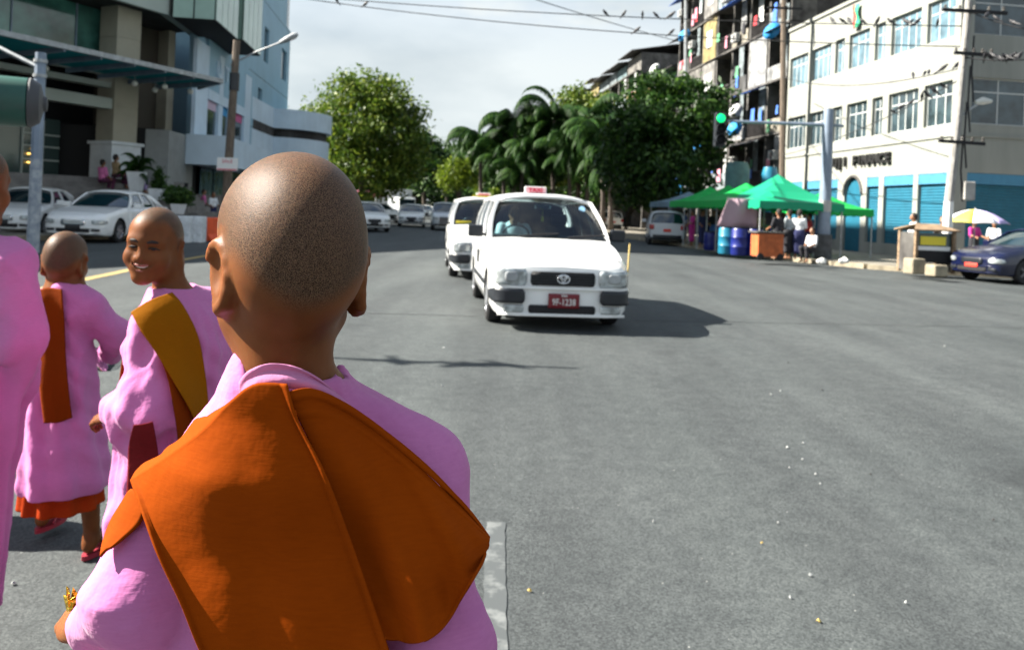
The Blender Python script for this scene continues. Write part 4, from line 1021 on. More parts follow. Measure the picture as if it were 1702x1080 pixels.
def block(label, s0, s1, d, floors, fh, bay, seed, roof=0, z0=3.4):
    rr = random.Random(seed); n = max(1, round((s1 - s0) / bay)); bw = (s1 - s0) / n; top = z0 + floors * fh
    root = street_thing('apartment_block', label, 'building', s0, d)
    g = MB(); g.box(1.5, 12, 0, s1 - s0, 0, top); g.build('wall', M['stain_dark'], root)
    g = MB()
    for k in range(floors + 1): g.box(-0.15, 1.495, 0, s1 - s0, z0 + k * fh - 0.12, z0 + k * fh)
    g.build('floor_slab', M['stain'], root)
    for b in range(n + 1):
        g = MB(); y = b * bw; g.box(0.0, 1.49, max(0, y - 0.13), min(s1 - s0, y + 0.13), 0, top - 0.13); g.build('pier', M['stain'], root)
    for k in range(floors):
        for b in range(n):
            y0, y1, zb = b * bw + 0.15, (b + 1) * bw - 0.15, z0 + k * fh
            t = rr.random(); pm = rr.choice(PM)
            g = MB(); h = rr.choice((0.85, 1.0, 1.1))
            if t < 0.45: g.box(-0.10, -0.02, y0, y1, zb + 0.003, zb + h); g.build('balcony_wall', pm, root)
            elif t < 0.75:
                g.box(-0.08, -0.04, y0, y1, zb + h - 0.05, zb + h)
                for q in np.arange(y0 + 0.05, y1, 0.16): g.box(-0.07, -0.05, q, q + 0.025, zb + 0.003, zb + h - 0.05)
                g.build('railing', M['roof_sheet'], root)
            else: # enclosed with sheeting and a louvred window
                g.box(-0.06, -0.02, y0, y1, zb + 0.003, zb + fh - 0.125); pw = g.build('enclosure', pm, root)
                yc = (y0 + y1) / 2; w = rr.uniform(0.4, 0.75)
                g = MB(); g.box(-0.09, -0.062, yc - w, yc + w, zb + 1.0, zb + 2.2); wf = g.build('window', M['win_frame'], pw)
                continue
            # back wall with door or window, some screened with pale sheets
            yc = y0 + (y1 - y0) * rr.uniform(0.3, 0.7)
            g = MB(); g.box(1.44, 1.492, y0, y1, zb + 0.003, zb + fh - 0.125); g.build('back_wall', rr.choice(PM), root)
            g = MB(); g.box(1.40, 1.435, yc - 0.5, yc + 0.5, zb + 0.01, zb + 2.1); g.build('door', rr.choice((M['void'], M['pane_dark'], PM[6])), root)
            if rr.random() < 0.7:
                g = MB(); yq = y0 + rr.uniform(0, 0.8); g.box(-0.05, -0.015, yq, yq + rr.uniform(0.5, 0.9), zb + h + 0.02, zb + fh - 0.15); g.build('screen', rr.choice((M['ac_white'], PM[8], PM[5])), root)
            if rr.random() < 0.5:
                g = MB(); q = y0 + rr.uniform(0.1, 1.2); z = zb + rr.choice((0.2, 1.5)); g.box(-0.52, -0.18, q, q + 0.8, z, z + 0.55); ac = g.build('air_conditioner', M['ac_white'], root, bevel=0.03)
                g = MB(); g.lathe([(0.001, -0.53), (0.2, -0.53), (0.22, -0.522)], 12, (0, q + 0.3, z + 0.28), axis='x'); g.build('fan_grille', M['roof_sheet'], ac)
            if rr.random() < 0.85:
                for _ in range(rr.randint(1, 4)):
                    q = y0 + rr.uniform(0, y1 - y0 - 0.5); w = rr.uniform(0.25, 0.6); hh = rr.uniform(0.35, 0.9); zt = zb + h + rr.uniform(-0.1, 0.9)
                    A = [[(-0.18 - 0.02 * math.sin(5 * u + i), q + u * w, zt - hh * i / 3) for u in (0, .33, .66, 1)] for i in range(4)]
                    g = MB(); g.grid(A); o = g.build('laundry', rr.choice(CLO), root); solidify(o, 0.01)
            if rr.random() < 0.35:
                g = MB(); A = [[(-0.15 - 0.9, y0 - .1, zb + fh - 0.55), (-0.15 - 0.9, y1 + .1, zb + fh - 0.55)], [(-0.155, y0 - .1, zb + fh - 0.2), (-0.155, y1 + .1, zb + fh - 0.2)]]
                g.grid(A); o = g.build('awning', rr.choice((M['roof_sheet'], M['tarp_blue'], M['roof_green'], M['roof_sheet'])), root); solidify(o, 0.03)
    if roof:
        q = 0.0
        while q < s1 - s0 - 0.5:
            w = rr.uniform(3, 7); e = min(q + w, s1 - s0); hh = rr.uniform(0.8, 2.2)
            g = MB(); g.box(0.4, 7, q + 0.2, e - 0.2, top + 0.003, top + hh); g.build('rooftop_room', rr.choice(PM + [M['tarp_blue']]), root)
            g = MB(); A = [[(-0.7, q, top + hh + 0.1), (-0.7, e, top + hh + 0.1)], [(4, q, top + hh + 1.0), (4, e, top + hh + 1.0)], [(8, q, top + hh + 0.15), (8, e, top + hh + 0.15)]]
            g.grid(A); o = g.build('roof', rr.choice((M['roof_sheet'], M['roof_sheet'], M['roof_green'], M['stain_dark'])), root); solidify(o, 0.06)
            q = e
    else:
        g = MB(); g.box(-0.9, 12, -0.3, s1 - s0 + 0.3, top, top + 0.18); g.build('roof', M['roof_sheet'], root)
    return root
b1 = block('tall grimy apartment block crowded with balconies beside the cream office', S1 + 0.5, 62.5, 20.3, 6, 3.15, 2.9, 3)
b2 = block('lower apartment block with blue awnings between the two taller blocks', 63.0, 76, 20.6, 3, 3.1, 3.2, 11, roof=1)
b3 = block('farthest apartment block with dark sheet roofs above the palm trees', 77, 119, 20.8, 4, 3.2, 3.8, 5, roof=1, z0=3.2)
b4 = thing('corner_wall', 'dark roof gable rising behind the cream office parapet', 'building', W(S0 + 6, 36), PHI)
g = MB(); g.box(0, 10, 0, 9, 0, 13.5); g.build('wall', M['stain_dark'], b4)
g = MB(); g.grid([[(-1, -1, 13.6), (-1, 10, 13.6)], [(5, -1, 17), (5, 10, 17)], [(11, -1, 13.6), (11, 10, 13.6)]]); o = g.build('roof', M['roof_sheet'], b4); solidify(o, 0.15)

# satellite dishes
def dish(px, py, d, r, m, label, face=(-0.75, -0.5, 0.35)):
    s_, z = onD(px, py, d)
    root = street_thing('satellite_dish', label, 'satellite dish', s_, d, z, 'satellite dishes on the apartment block')
    g = MB(); g.lathe([(r, 0.0), (r * 0.75, -r * 0.13), (r * 0.4, -r * 0.23), (0.001, -r * 0.27)], 18); o = g.build('reflector', m, root, smooth=True, sharp=None); solidify(o, 0.015)
    q = Vector(face).to_track_quat('Z', 'Y').to_euler(); o.rotation_euler = q
    g = MB(); g.tube([(0.05, 0.05, -r * 0.3), (0.35, 0.0, -r * 0.8), (d * 0 + 0.5, 0, -r * 0.8)], 0.025, 6); g.build('bracket', M['galv'], root)
    g = MB(); g.tube([(0, 0, -0.2 * r), (0, 0, r * 0.7)], 0.02, 5); a = g.build('feed_arm', M['galv'], o)
dish(1283, 52, 19.55, 0.55, M['dish_blue'], 'blue satellite dish highest up, near the dark corner pole')
dish(1223, 184, 19.6, 0.50, M['dish_white'], 'white satellite dish just above the traffic signal arm')
dish(1221, 214, 19.6, 0.55, M['dish_blue'], 'blue satellite dish just below the traffic signal arm')
dish(1158, 252, 19.6, 0.55, M['dish_blue'], 'blue satellite dish at the edge of the dark tree crown')
dish(1134, 314, 18.6, 0.50, M['dish_blue'], 'lowest blue satellite dish, in front of the dark tree trunk')
dish(1137, 59, 19.7, 0.55, M['dish_blue'], 'blue satellite dish beside the pale pole at the block corner')
dish(1088, 115, 20.0, 0.55, M['dish_white'], 'pale satellite dish on the lower block over the tree')

# --- left: shopping mall with glass canopy and columns
M['beige'] = mat('beige_cladding', (0.36, 0.335, 0.26), 0.7, var=0.06, scale=1.5)
M['fascia'] = mat('pale_fascia', (0.40, 0.45, 0.41), 0.6, var=0.05, scale=1)
M['canopy_glass'] = leaf_mat('canopy_glass', (0.03, 0.20, 0.20), (0.045, 0.25, 0.25), (0.06, 0.30, 0.29), 0.75)
M['green_glass'] = mat('green_glass', (0.05, 0.16, 0.13), 0.08, spec=0.9, var=0.5, scale=0.7)
M['step'] = mat('stone_step', (0.17, 0.16, 0.15), 0.85, var=0.25, scale=2)
M['sign_gold'] = mat('sign_gold', (0.30, 0.20, 0.10), 0.5)
M['globe'] = mat('globe', (0.75, 0.76, 0.70), 0.4)
M['shop_light'] = mat('shop_light', (1.0, 0.55, 0.12), 0.5, emit=1.2)
M['display'] = mat('display_glass', (0.05, 0.08, 0.075), 0.15, spec=0.8)
mall = thing('shopping_mall', 'beige columned mall front with a green glass canopy over wide steps', 'building', MALL(0, 0), R(65))
PZ = 1.95
g = MB(); g.box(-26, 3.8, 4.0, 14, 0, 13.5); g.box(-26, 3.2, 0.0, 3.995, 0.0, PZ); g.build('wall', M['void'], mall)
g = MB()
for z0, z1, y0 in ((4.55, 4.95, -0.1), (5.35, 5.55, 0.0)): g.box(-26, 0.1, y0, y0 + 0.5, z0, z1)
g.box(-26, 0.1, 0.5, 0.9, 5.9, 6.1); g.build('beam', M['fascia'], mall)
# front columns with recessed cladding joints
def column(x0, x1, y0, y1, z0, z1, m, ped=None):
    g = MB(); n = 4
    for i in range(n):
        a, b = z0 + (z1 - z0) * i / n, z0 + (z1 - z0) * (i + 1) / n
        g.box(x0, x1, y0, y1, a + 0.012, b - 0.012)
    g.box(x0 + 0.02, x1 - 0.02, y0 + 0.02, y1 - 0.02, z0, z1)
    c = g.build('column', m, mall)
    if ped:
        g = MB(); g.box(x0 - 0.12, x1 + 0.12, y0 - 0.12, y1 + 0.12, z0 - ped, z0 - 0.12); g.box(x0 - 0.2, x1 + 0.2, y0 - 0.2, y1 + 0.2, z0 - 0.12, z0 - 0.002); g.build('pedestal', M['white_wall'], c)
column(-0.62, 0.42, -0.2, 0.75, 3.35, 8.6, M['beige'], ped=1.4)
column(2.95, 3.3, 1.2, 2.4, 2.3, 8.4, M['beige'])
column(-12.5, -11, -0.2, 1.3, 3.35, 8.6, M['beige'], ped=1.4)
g = MB(); g.box(0.45, 2.94, 1.8, 2.4, 2.0, 8.4); g.build('recess_shade_panel', mat('recess_shade_brown', (0.055, 0.045, 0.032), 0.7), mall)  # dark brown colour paints in the shade of the recess between the columns
for x in np.arange(-11, -1.0, 2.4):       # upper green glazing
    w_ = MB(); w_.box(x, x + 2.34, 1.0, 1.06, 6.15, 8.4); f_ = w_.build('window', M['green_glass'], mall)
    w_ = MB(); w_.box(x - 0.05, x, 0.96, 1.1, 6.15, 8.4); w_.build('mullion', M['steel'], f_)
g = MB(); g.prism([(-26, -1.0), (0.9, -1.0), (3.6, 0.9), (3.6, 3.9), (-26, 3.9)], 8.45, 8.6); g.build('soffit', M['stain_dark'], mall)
g = MB(); g.prism([(-26, -1.05), (0.92, -1.05), (0.92, -0.85), (-26, -0.85)], 8.4, 10.4); g.build('fascia', M['fascia'], mall)
d_ = Vector(SD(np.array((0, 1, 0)))[::-1]) if False else None
sl = [mall.matrix_world, 0]
ang = PHI + R(90) - R(65); dx, dy = math.cos(ang), math.sin(ang)     # street direction seen in the mall's own axes
for z0, z1, o0, nm, m_ in ((8.4, 9.9, 0.0, 'fascia', 'fascia'), (10.05, 10.3, 0.15, 'cornice', 'white_wall')):
    p = (0.93 + dy * o0, -1.05 - dx * o0); q = (p[0] + dx * 4.6, p[1] + dy * 4.6)
    g = MB(); g.prism([p, q, (q[0] - dy * 0.3, q[1] + dx * 0.3), (p[0] - dy * 0.3, p[1] + dx * 0.3)], z0, z1); g.build(nm, M[m_], mall)
for ch, x in zip('STORE', (-4.6, -3.6, -2.5, -1.4, -0.35)):
    text_mesh('letter', ch, 1.15, 0.05, M['sign_gold'], mall, TM((x, -1.12, 9.35), (1, 0, 0), (0, 0, 1)), bold=0.02)
# canopy: one sheet of glass after another, ribs, edge pipe and round lamps
can_w = 3.6
for i in range(11):
    x1 = 1.2 - i * 1.25; x0 = x1 - 1.22
    g = MB(); g.box(x0, x1, -can_w, -0.15, 5.80, 5.83); g.build('canopy_pane', M['canopy_glass'], mall)
    if i < 6:
        g = MB(); g.bar((x1 + 0.015, -can_w, 5.74), (x1 + 0.015, -0.15, 5.66), 0.08, 0.16); g.build('canopy_rib', M['steel'], mall)
g = MB(); g.bar((-13, -can_w - 0.05, 5.80), (1.25, -can_w - 0.05, 5.80), 0.12, 0.16); g.bar((1.3, -can_w, 5.79), (2.4, -1.2, 5.79), 0.1, 0.14); g.build('canopy_edge', M['galv'], mall)
g = MB(); g.prism([(1.26, -can_w), (2.35, -1.2), (2.35, 0.6), (1.26, -0.15)], 5.80, 5.83); g.build('canopy_pane', M['canopy_glass'], mall)
for x, y in ((-5.8, -1.2), (-4.0, -1.2), (-0.9, -1.6), (-0.1, -2.2), (0.5, -1.0), (1.1, -2.2)):
    g = MB(); g.lathe([(0.001, -0.11), (0.08, -0.08), (0.11, 0), (0.08, 0.08), (0.001, 0.11)], 10, (x, y, 5.42)); b = g.build('lamp_globe', M['globe'], mall, smooth=True, sharp=None)
    g = MB(); g.tube([(x, y, 5.53), (x, y, 5.78)], 0.015, 5); g.build('lamp_rod', M['galv'], b)
# entrance: doors, display case, warm shop lights
g = MB(); g.box(-3.6, -1.05, 2.2, 2.26, PZ, 4.1); dsp = g.build('display_case', M['display'], mall)
for z in (2.5, 3.0, 3.45): 
    g = MB(); g.box(-2.5, -1.08, 2.14, 2.195, z, z + 0.06); g.build('display_shelf', M['fascia'], dsp)
g = MB(); g.box(-2.55, -2.48, 2.13, 2.196, PZ, 4.0); g.box(-1.75, -1.70, 2.13, 2.196, PZ, 4.0); g.build('display_frame', M['fascia'], dsp)
for x, y, z in ((-4.4, 3.2, 2.4), (-4.5, 3.0, 2.75), (-2.2, 2.12, 2.38), (-2.2, 2.12, 2.7), (-2.0, 2.12, 2.9)):
    g = MB(); g.box(x - 0.14, x + 0.14, y - 0.02, y, z, z + 0.045); g.build('shop_lamp', M['shop_light'], mall)
# steps, each tread a stone course
for i in range(10):
    z1 = PZ - i * 0.185
    g = MB(); g.box(-26, 2.4, -0.35 - 0.30 * (i + 1), -0.35 - 0.30 * i + (0.0 if i else 0.4), max(0.0, z1 - 0.40), z1 - 0.003 * i)
    g.build('step', M['step'], mall, bevel=0.01)

# --- blue grey tower parallel to the street
M['tower'] = mat('blue_grey_panel', (0.26, 0.43, 0.54), 0.6, var=0.06, scale=0.6)
M['tower_pale'] = mat('pale_blue_panel', (0.56, 0.68, 0.78), 0.6, var=0.08, scale=0.6)
M['tower_glass'] = mat('tower_green_glass', (0.26, 0.40, 0.33), 0.2, spec=0.7, var=0.15, scale=0.5)
M['banner_pink'] = mat('banner_pink', (0.55, 0.10, 0.26), 0.6, var=0.2, scale=1); M['banner_blue'] = mat('banner_blue', (0.02, 0.24, 0.50), 0.6); M['banner_pale'] = mat('banner_pale', (0.55, 0.42, 0.52), 0.6)
DT = -10.0; T0 = 35.0
def tx(px, py=200): return onD(px, py, DT)[0] - T0
TL = tx(479, 150)
tower = street_thing('office_tower', 'blue grey tower with green glass bays beyond the beige mall', 'building', T0, DT)
zq = lambda px, py: onD(px, py, DT)[1]
slots = [(tx(434), tx(441.5), zq(438, 101), zq(438, 41)), (tx(470), tx(477), zq(474, 41), zq(474, -30)), (tx(464), tx(472.5), zq(468, 131), zq(468, 78)), (tx(427), tx(434), zq(431, 192), zq(431, 146))]
HTW = 26.0
g = MB(); wall_cells(g, (0, TL), (4.0, HTW), slots, -0.3, 0.0, 'y'); g.box(-14, -0.302, 2.5, TL, 4.0, HTW)
g.build('wall', M['tower'], tower)
jn = MB()
for z in np.arange(5.5, HTW - 0.5, 1.55):
    y = 0.02
    for a, b in [(0.02, tx(300)), (tx(411), TL - 0.02)]:
        if b > a and not any(a < s[1] and b > s[0] and s[2] < z < s[3] for s in slots): jn.box(0.001, 0.006, a, b, z, z + 0.03)
jn.build('panel_joint', M['stain_dark'], tower)
for s in slots:
    g = MB(); g.box(-0.2, -0.15, s[0], s[1], s[2], s[3]); w_ = g.build('window', M['pane_dark'], tower)
# portal frame with three tall openings and letters on its band
def zt(px, py, d=DT): return onD(px, py, d)[1]
pz0, pz1 = 4.3, zt(372, 100)
xs = [(317, 338), (357, 364), (376, 386), (401, 411)]
for a, b in xs:
    g = MB(); g.box(0.0, 0.16, tx(a), tx(b), 3.4, pz1 + 0.01); g.build('portal_pier', M['tower_pale'], tower)
g = MB(); g.box(0.003, 0.13, tx(338), tx(402), pz1 - 1.9, pz1 + 0.5); g.build('portal_band', M['tower'], tower)
g = MB(); g.box(0.133, 0.18, tx(338), tx(402), pz1 - 2.3, pz1 - 1.85); g.build('band_edge', M['tower_pale'], tower)
for k, ch in enumerate('UTI'):
    if ch != ' ':
        text_mesh('letter', ch, 1.0, 0.04, M['tower_pale'], tower, TM((0.17, tx(342) + (tx(398) - tx(342)) * (0.2 + k * 0.22), pz1 - 0.75), (0, 1, 0), (0, 0, 1)), bold=0.02)
for (a, b), m_, m2 in (((339, 356), 'banner_pale', 'pane_dark'), ((365, 375), 'banner_blue', 'pane_dark'), ((387, 400), 'banner_pink', 'pane_dark')):
    g = MB(); g.box(0.03, 0.06, tx(a), tx(b), 5.4, pz1 - 2.2); g.build('banner', M[m_], tower)
    g = MB(); g.box(0.02, 0.05, tx(a), tx(b), 4.2, 5.39); g.build('window', M[m2], tower)
# green glass bays hung on the facade
for a, b, z0, z1 in ((357, 394, onD(375, 50, DT + 1.6)[1], 19.0), (403, 434, onD(418, 81, DT + 1.6)[1], 21.0)):
    y0, y1 = onD(a, 50, DT + 1.6)[0] - T0, onD(b, 50, DT + 1.6)[0] - T0
    g = MB(); g.box(0.003, 1.6, y0, y1, z0, z1); bay = g.build('glass_bay', M['void'], tower)
    n = 4
    for i in range(n):
        for j in range(4):
            g = MB(); ya, yb = y0 + (y1 - y0) * i / n, y0 + (y1 - y0) * (i + 1) / n; za, zb = z0 + (z1 - z0) * j / 4, z0 + (z1 - z0) * (j + 1) / 4
            g.box(1.602, 1.64, ya + 0.03, yb - 0.03, za + 0.03, zb - 0.03); g.build('pane', M['tower_glass'], bay)
    for i in range(2):
        for j in range(4):
            g = MB(); xa, xb = 1.6 * i / 2, 1.6 * (i + 1) / 2; za, zb = z0 + (z1 - z0) * j / 4, z0 + (z1 - z0) * (j + 1) / 4
            g.box(xa + 0.03, xb - 0.03, y0 - 0.04, y0 - 0.002, za + 0.03, zb - 0.03); g.build('pane', M['tower_glass'], bay)
# street level canopy slab, dark entrance, curved balcony drum
ca = -1.0
g = MB(); g.box(0.0, 1.6, ca, tx(408), 2.75, 4.0); g.build('entrance_canopy', M['tower_pale'], tower)
g = MB(); g.box(-6, -0.3, tx(284), TL, 0.1, 3.99); g.build('entrance', M['void'], tower)
g = MB(); g.box(-0.9, -0.02, 0.2, tx(283), 0.1, 3.95); g.build('plinth', mat('plinth_grey', (0.26, 0.27, 0.26), 0.8, var=0.1, scale=2), tower)
for i in range(5):
    y = tx(340) + i * 2.2; g = MB(); g.box(-0.1, -0.05, y, y + 1.9, 0.3, 2.7); g.build('shop_window', M['pane_blue'], tower)
for i in range(6):
    y0 = tx(300) - 0.5; z1 = 1.5 - 0.24 * i
    g = MB(); g.box(0.2 + 0.32 * i, 0.2 + 0.32 * (i + 1), y0 - 2, y0 + 7, 0.1, z1); g.build('step', M['step'], tower)
yc = TL - 2.4; rad = 3.4
for r_, z0, z1, nm, m_ in ((rad, 6.0, 7.25, 'balcony_parapet', 'tower_pale'), (rad - 0.35, 5.45, 5.99, 'balcony_gap', 'stain_dark'), (rad - 0.15, 3.9, 5.44, 'balcony_drum', 'tower_pale')):
    pts = [(0.004, yc - r_ - 5.5)] + [(r_ * math.cos(a) * 0.95 + 0.2, yc + r_ * math.sin(a)) for a in np.linspace(-math.pi / 2, math.pi / 2, 22)] + [(0.004, yc + r_)]
    pts[1] = (pts[1][0], pts[1][1]); pts.insert(1, (2.6, yc - r_ - 5.5)) if False else None
    g = MB(); g.prism(pts, z0, z1); g.build(nm, M[m_], tower)
# ------------------------------------------------------------------ trees and palms
LEAF = {
 'sun': leaf_mat('leaf_yellow_green', (0.036, 0.080, 0.009), (0.085, 0.140, 0.014), (0.185, 0.230, 0.026)),
 'dark': leaf_mat('leaf_dark_green', (0.009, 0.030, 0.006), (0.022, 0.064, 0.010), (0.060, 0.125, 0.013), 0.2),
 'mid': leaf_mat('leaf_mid_green', (0.018, 0.050, 0.012), (0.040, 0.095, 0.018), (0.085, 0.150, 0.025)),
 'lime': leaf_mat('leaf_lime', (0.070, 0.120, 0.010), (0.130, 0.190, 0.014), (0.200, 0.260, 0.020), 0.4),
 'palm': leaf_mat('leaf_palm', (0.007, 0.024, 0.006), (0.015, 0.044, 0.008), (0.040, 0.085, 0.011), 0.15)}
M['bark'] = mat('bark', (0.07, 0.055, 0.042), 0.9, var=0.4, scale=6, stretch=(4, 4, 0.8), bump=0.4)
M['palm_bark'] = mat('palm_bark', (0.12, 0.10, 0.085), 0.9, var=0.3, scale=4, stretch=(1, 1, 8), bump=0.3)
def leaves(blobs, n_clump, per, size, sigma, seed, flat=0.5):
    r = np.random.default_rng(seed); vol = np.array([np.prod(b[1]) ** (2 / 3) for b in blobs]); ch = r.choice(len(blobs), n_clump, p=vol / vol.sum())
    c = np.array([blobs[i][0] for i in ch], float); rad = np.array([np.array(blobs[i][1]) * np.ones(3) for i in ch], float)
    d = r.normal(size=(n_clump, 3)); d /= np.linalg.norm(d, axis=1)[:, None]
    cl = c + d * rad * (r.uniform(0.35, 1.0, n_clump) ** 0.45)[:, None]
    sg = sigma * r.uniform(0.5, 1.4, n_clump)
    p = (cl[:, None, :] + r.normal(size=(n_clump, per, 3)) * sg[:, None, None] * np.array([1, 1, 0.6])).reshape(-1, 3)
    N = len(p); nrm = r.normal(size=(N, 3)) * np.array([1, 1, 0.8]) + np.array([0, 0, flat]); nrm /= np.linalg.norm(nrm, axis=1)[:, None]
    t = np.cross(nrm, r.normal(size=(N, 3))); t /= np.linalg.norm(t, axis=1)[:, None]; b = np.cross(nrm, t)
    s = (size * r.uniform(0.6, 1.35, N))[:, None]
    V = np.stack([p - t * s, p + b * s * 0.42 + nrm * s * 0.1, p + t * s, p - b * s * 0.42 + nrm * s * 0.1], 1).reshape(-1, 3)
    return V, np.arange(N * 4).reshape(-1, 4), cl
def tree(label, base, blobs, trunk_r, n_clump, per, size, sigma, m, seed, limbs=7, group=None, loose=None):
    base = np.array(base, float); root = thing('tree', label, 'tree', base, 0, group)
    rr = random.Random(seed); top = np.mean([b[0] for b in blobs], 0) - base
    V, Q, cl = leaves(blobs, n_clump, per, size, sigma, seed)
    g = MB(); fork = np.array([top[0] * 0.25, top[1] * 0.25, top[2] * 0.45])
    g.tube([(0, 0, -0.1), fork * 0.4 + np.array([0.08, 0, 0]), fork * 0.8, fork], [trunk_r * 1.3, trunk_r, trunk_r * 0.85, trunk_r * 0.75], 9); g.build('trunk', M['bark'], root, smooth=True, sharp=None)
    for i in range(limbs):
        e = cl[rr.randrange(len(cl))] - base; mid = fork * 0.45 + e * 0.55 + np.array([0, 0, 0.5 + rr.random() * 0.5])
        g = MB(); g.tube([fork * rr.uniform(0.8, 1.0), mid, e], [trunk_r * 0.5, trunk_r * 0.26, trunk_r * 0.08], 6); g.build('limb', M['bark'], root, smooth=True, sharp=None)
    o = link('crown', mesh_np('crown', V - base, Q, m, False), root)
    return root
def B(px, py, Y, rx_, rz_=None, ry_=None): return (P(px, py, Y), (rx_, ry_ or rx_, rz_ or rx_))
def gz(px, Y): p = P(px, 340, Y); return (p[0], p[1], 0.0)
tree('large round yellow green tree on the left of the street', gz(600, 63), [B(600, 215, 63, 3.9, 3.6), B(560, 250, 63, 2.7, 2.6), B(645, 225, 62, 2.9, 3.2), B(585, 160, 63, 2.5, 1.9), B(630, 160, 64, 2.3, 1.8), B(665, 270, 63, 2.0, 2.3), B(540, 200, 64, 1.9, 1.7), B(600, 290, 62, 3.8, 2.2), B(675, 190, 63, 1.3, 1.4)], 0.32, 820, 30, 0.21, 0.50, LEAF['sun'], 1, 12)
tree('slim tree showing between the tower balcony and the big round tree', gz(487, 88), [B(492, 222, 88, 2.0, 2.6), B(480, 235, 88, 2.0, 2.5), B(505, 262, 88, 2.5, 2.0)], 0.2, 130, 26, 0.26, 0.5, LEAF['mid'], 2)
tree('dark green tree down the street, behind the parked truck', gz(705, 100), [B(700, 270, 100, 3.6, 3.6), B(690, 240, 100, 2.2, 2.2), B(715, 290, 98, 3.2, 2.2)], 0.28, 240, 26, 0.3, 0.6, LEAF['dark'], 3)
tree('hazy mid green tree at the far end of the street', gz(742, 150), [B(745, 268, 150, 5.2, 3.6), B(725, 285, 148, 3.8, 3.0), B(768, 262, 152, 4.5, 3.4), B(735, 300, 145, 4.5, 2.4)], 0.3, 300, 24, 0.42, 0.8, LEAF['mid'], 4)
tree('bright lime green young tree left of the dark palms', gz(762, 84), [B(762, 290, 84, 1.9, 1.5), B(750, 300, 84, 1.3, 1.0), B(778, 296, 84, 1.4, 1.2), B(765, 275, 84, 1.2, 0.9)], 0.12, 150, 24, 0.2, 0.35, LEAF['lime'], 5)
tree('dense dark tree in front of the tall apartment block', gz(1100, 48), [B(1105, 200, 48, 3.1, 2.7), B(1070, 240, 48, 2.7, 2.6), B(1140, 190, 47, 2.3, 2.0), B(1160, 240, 48, 1.6, 1.6), B(1095, 155, 48, 1.8, 1.2), B(1110, 280, 47, 2.9, 1.9), B(1045, 290, 49, 2.0, 1.7), B(1055, 200, 48, 1.7, 1.5), B(1185, 165, 47, 0.9, 0.6)], 0.3, 560, 32, 0.20, 0.42, LEAF['dark'], 6, 12)
tree('yellow green tree standing behind the drooping palms', gz(960, 82), [B(945, 225, 82, 3.2, 3.3), B(985, 195, 82, 3.2, 2.6), B(1015, 235, 82, 2.8, 3.2), B(960, 170, 82, 2.0, 1.6), B(925, 270, 82, 3.0, 2.6)], 0.28, 330, 28, 0.27, 0.6, LEAF['sun'], 7)
tree('dark tree filling the gap behind the palm trunks', gz(860, 96), [B(860, 262, 96, 4.5, 3.6), B(820, 272, 96, 3.2, 3.0), B(905, 285, 96, 4.0, 3.2), B(990, 300, 90, 4.0, 2.6)], 0.28, 330, 28, 0.3, 0.65, LEAF['dark'], 8)
tree('low bushy green tree behind the white van and wagon', gz(1040, 66), [B(1040, 320, 66, 2.0, 1.2), B(1085, 325, 66, 1.6, 1.1)], 0.12, 110, 26, 0.2, 0.4, LEAF['mid'], 9)
for i, px in enumerate((795, 822, 845, 893, 972)):
    q = gz(px, 92); tree('slender lime shrub glimpsed between the dark palm trunks', q, [((q[0], q[1], 2.6), (0.5, 0.5, 1.6))], 0.05, 26, 20, 0.16, 0.2, LEAF['lime'], 30 + i, 2, 'slender lime shrubs among the palms')

def frond_mesh(name, L, droop, seed, rise=0.9, nl=30, leafL=0.75):
    r = random.Random(seed); pts = []; p = np.zeros(3); a = rise
    n = 14
    for i in range(n + 1):
        pts.append(p.copy()); a -= droop / n * (0.4 + 1.3 * i / n); p = p + L / n * np.array([math.cos(a), 0, math.sin(a)])
    pts = np.array(pts); V, Fc = [], []
    g = MB(); g.tube(list(pts), [0.05 * (1 - 0.85 * i / n) for i in range(n + 1)], 5); V, Fc = list(g.v), list(g.f)
    for k in range(nl):
        t = 0.10 + 0.90 * k / (nl - 1); f = t * n; i = min(int(f), n - 1); q = pts[i] + (pts[i + 1] - pts[i]) * (f - i); d = pts[i + 1] - pts[i]; d /= np.linalg.norm(d)
        ll = leafL * math.sin(math.pi * (0.12 + 0.83 * t)) * r.uniform(0.85, 1.1)
        for s in (-1, 1):
            out = np.array([0.35 * d[0], s * 0.62, 0.35 * d[2] - 0.62 + r.uniform(-0.1, 0.1)]); out /= np.linalg.norm(out)
            w = 0.045; m = q + out * ll * 0.5 + np.array([0, 0, 0.05]); e = q + out * ll + np.array([0, 0, -0.16 * ll])
            b = len(V); V += [tuple(q - d * w * 0.4), tuple(q + d * w * 0.6), tuple(m + d * w), tuple(m - d * w), tuple(e)]; Fc += [(b, b + 1, b + 2, b + 3), (b + 3, b + 2, b + 4)]
    return mesh_from(name, V, Fc, LEAF['palm'])
LEAF['palm'].node_tree.nodes['Principled BSDF'].inputs['Specular IOR Level'].default_value = 0.08
FR = [frond_mesh('frond', 4.6, 2.9, 1, 0.95, 64, 1.1), frond_mesh('frond', 4.4, 3.0, 2, 0.5, 60, 1.1), frond_mesh('frond', 5.0, 2.7, 3, 1.15, 66, 1.1), frond_mesh('frond', 4.0, 2.0, 4, -0.1, 56, 1.1)]
SPEAR = frond_mesh('frond', 4.6, 2.9, 9, 1.80, 56, 0.55)
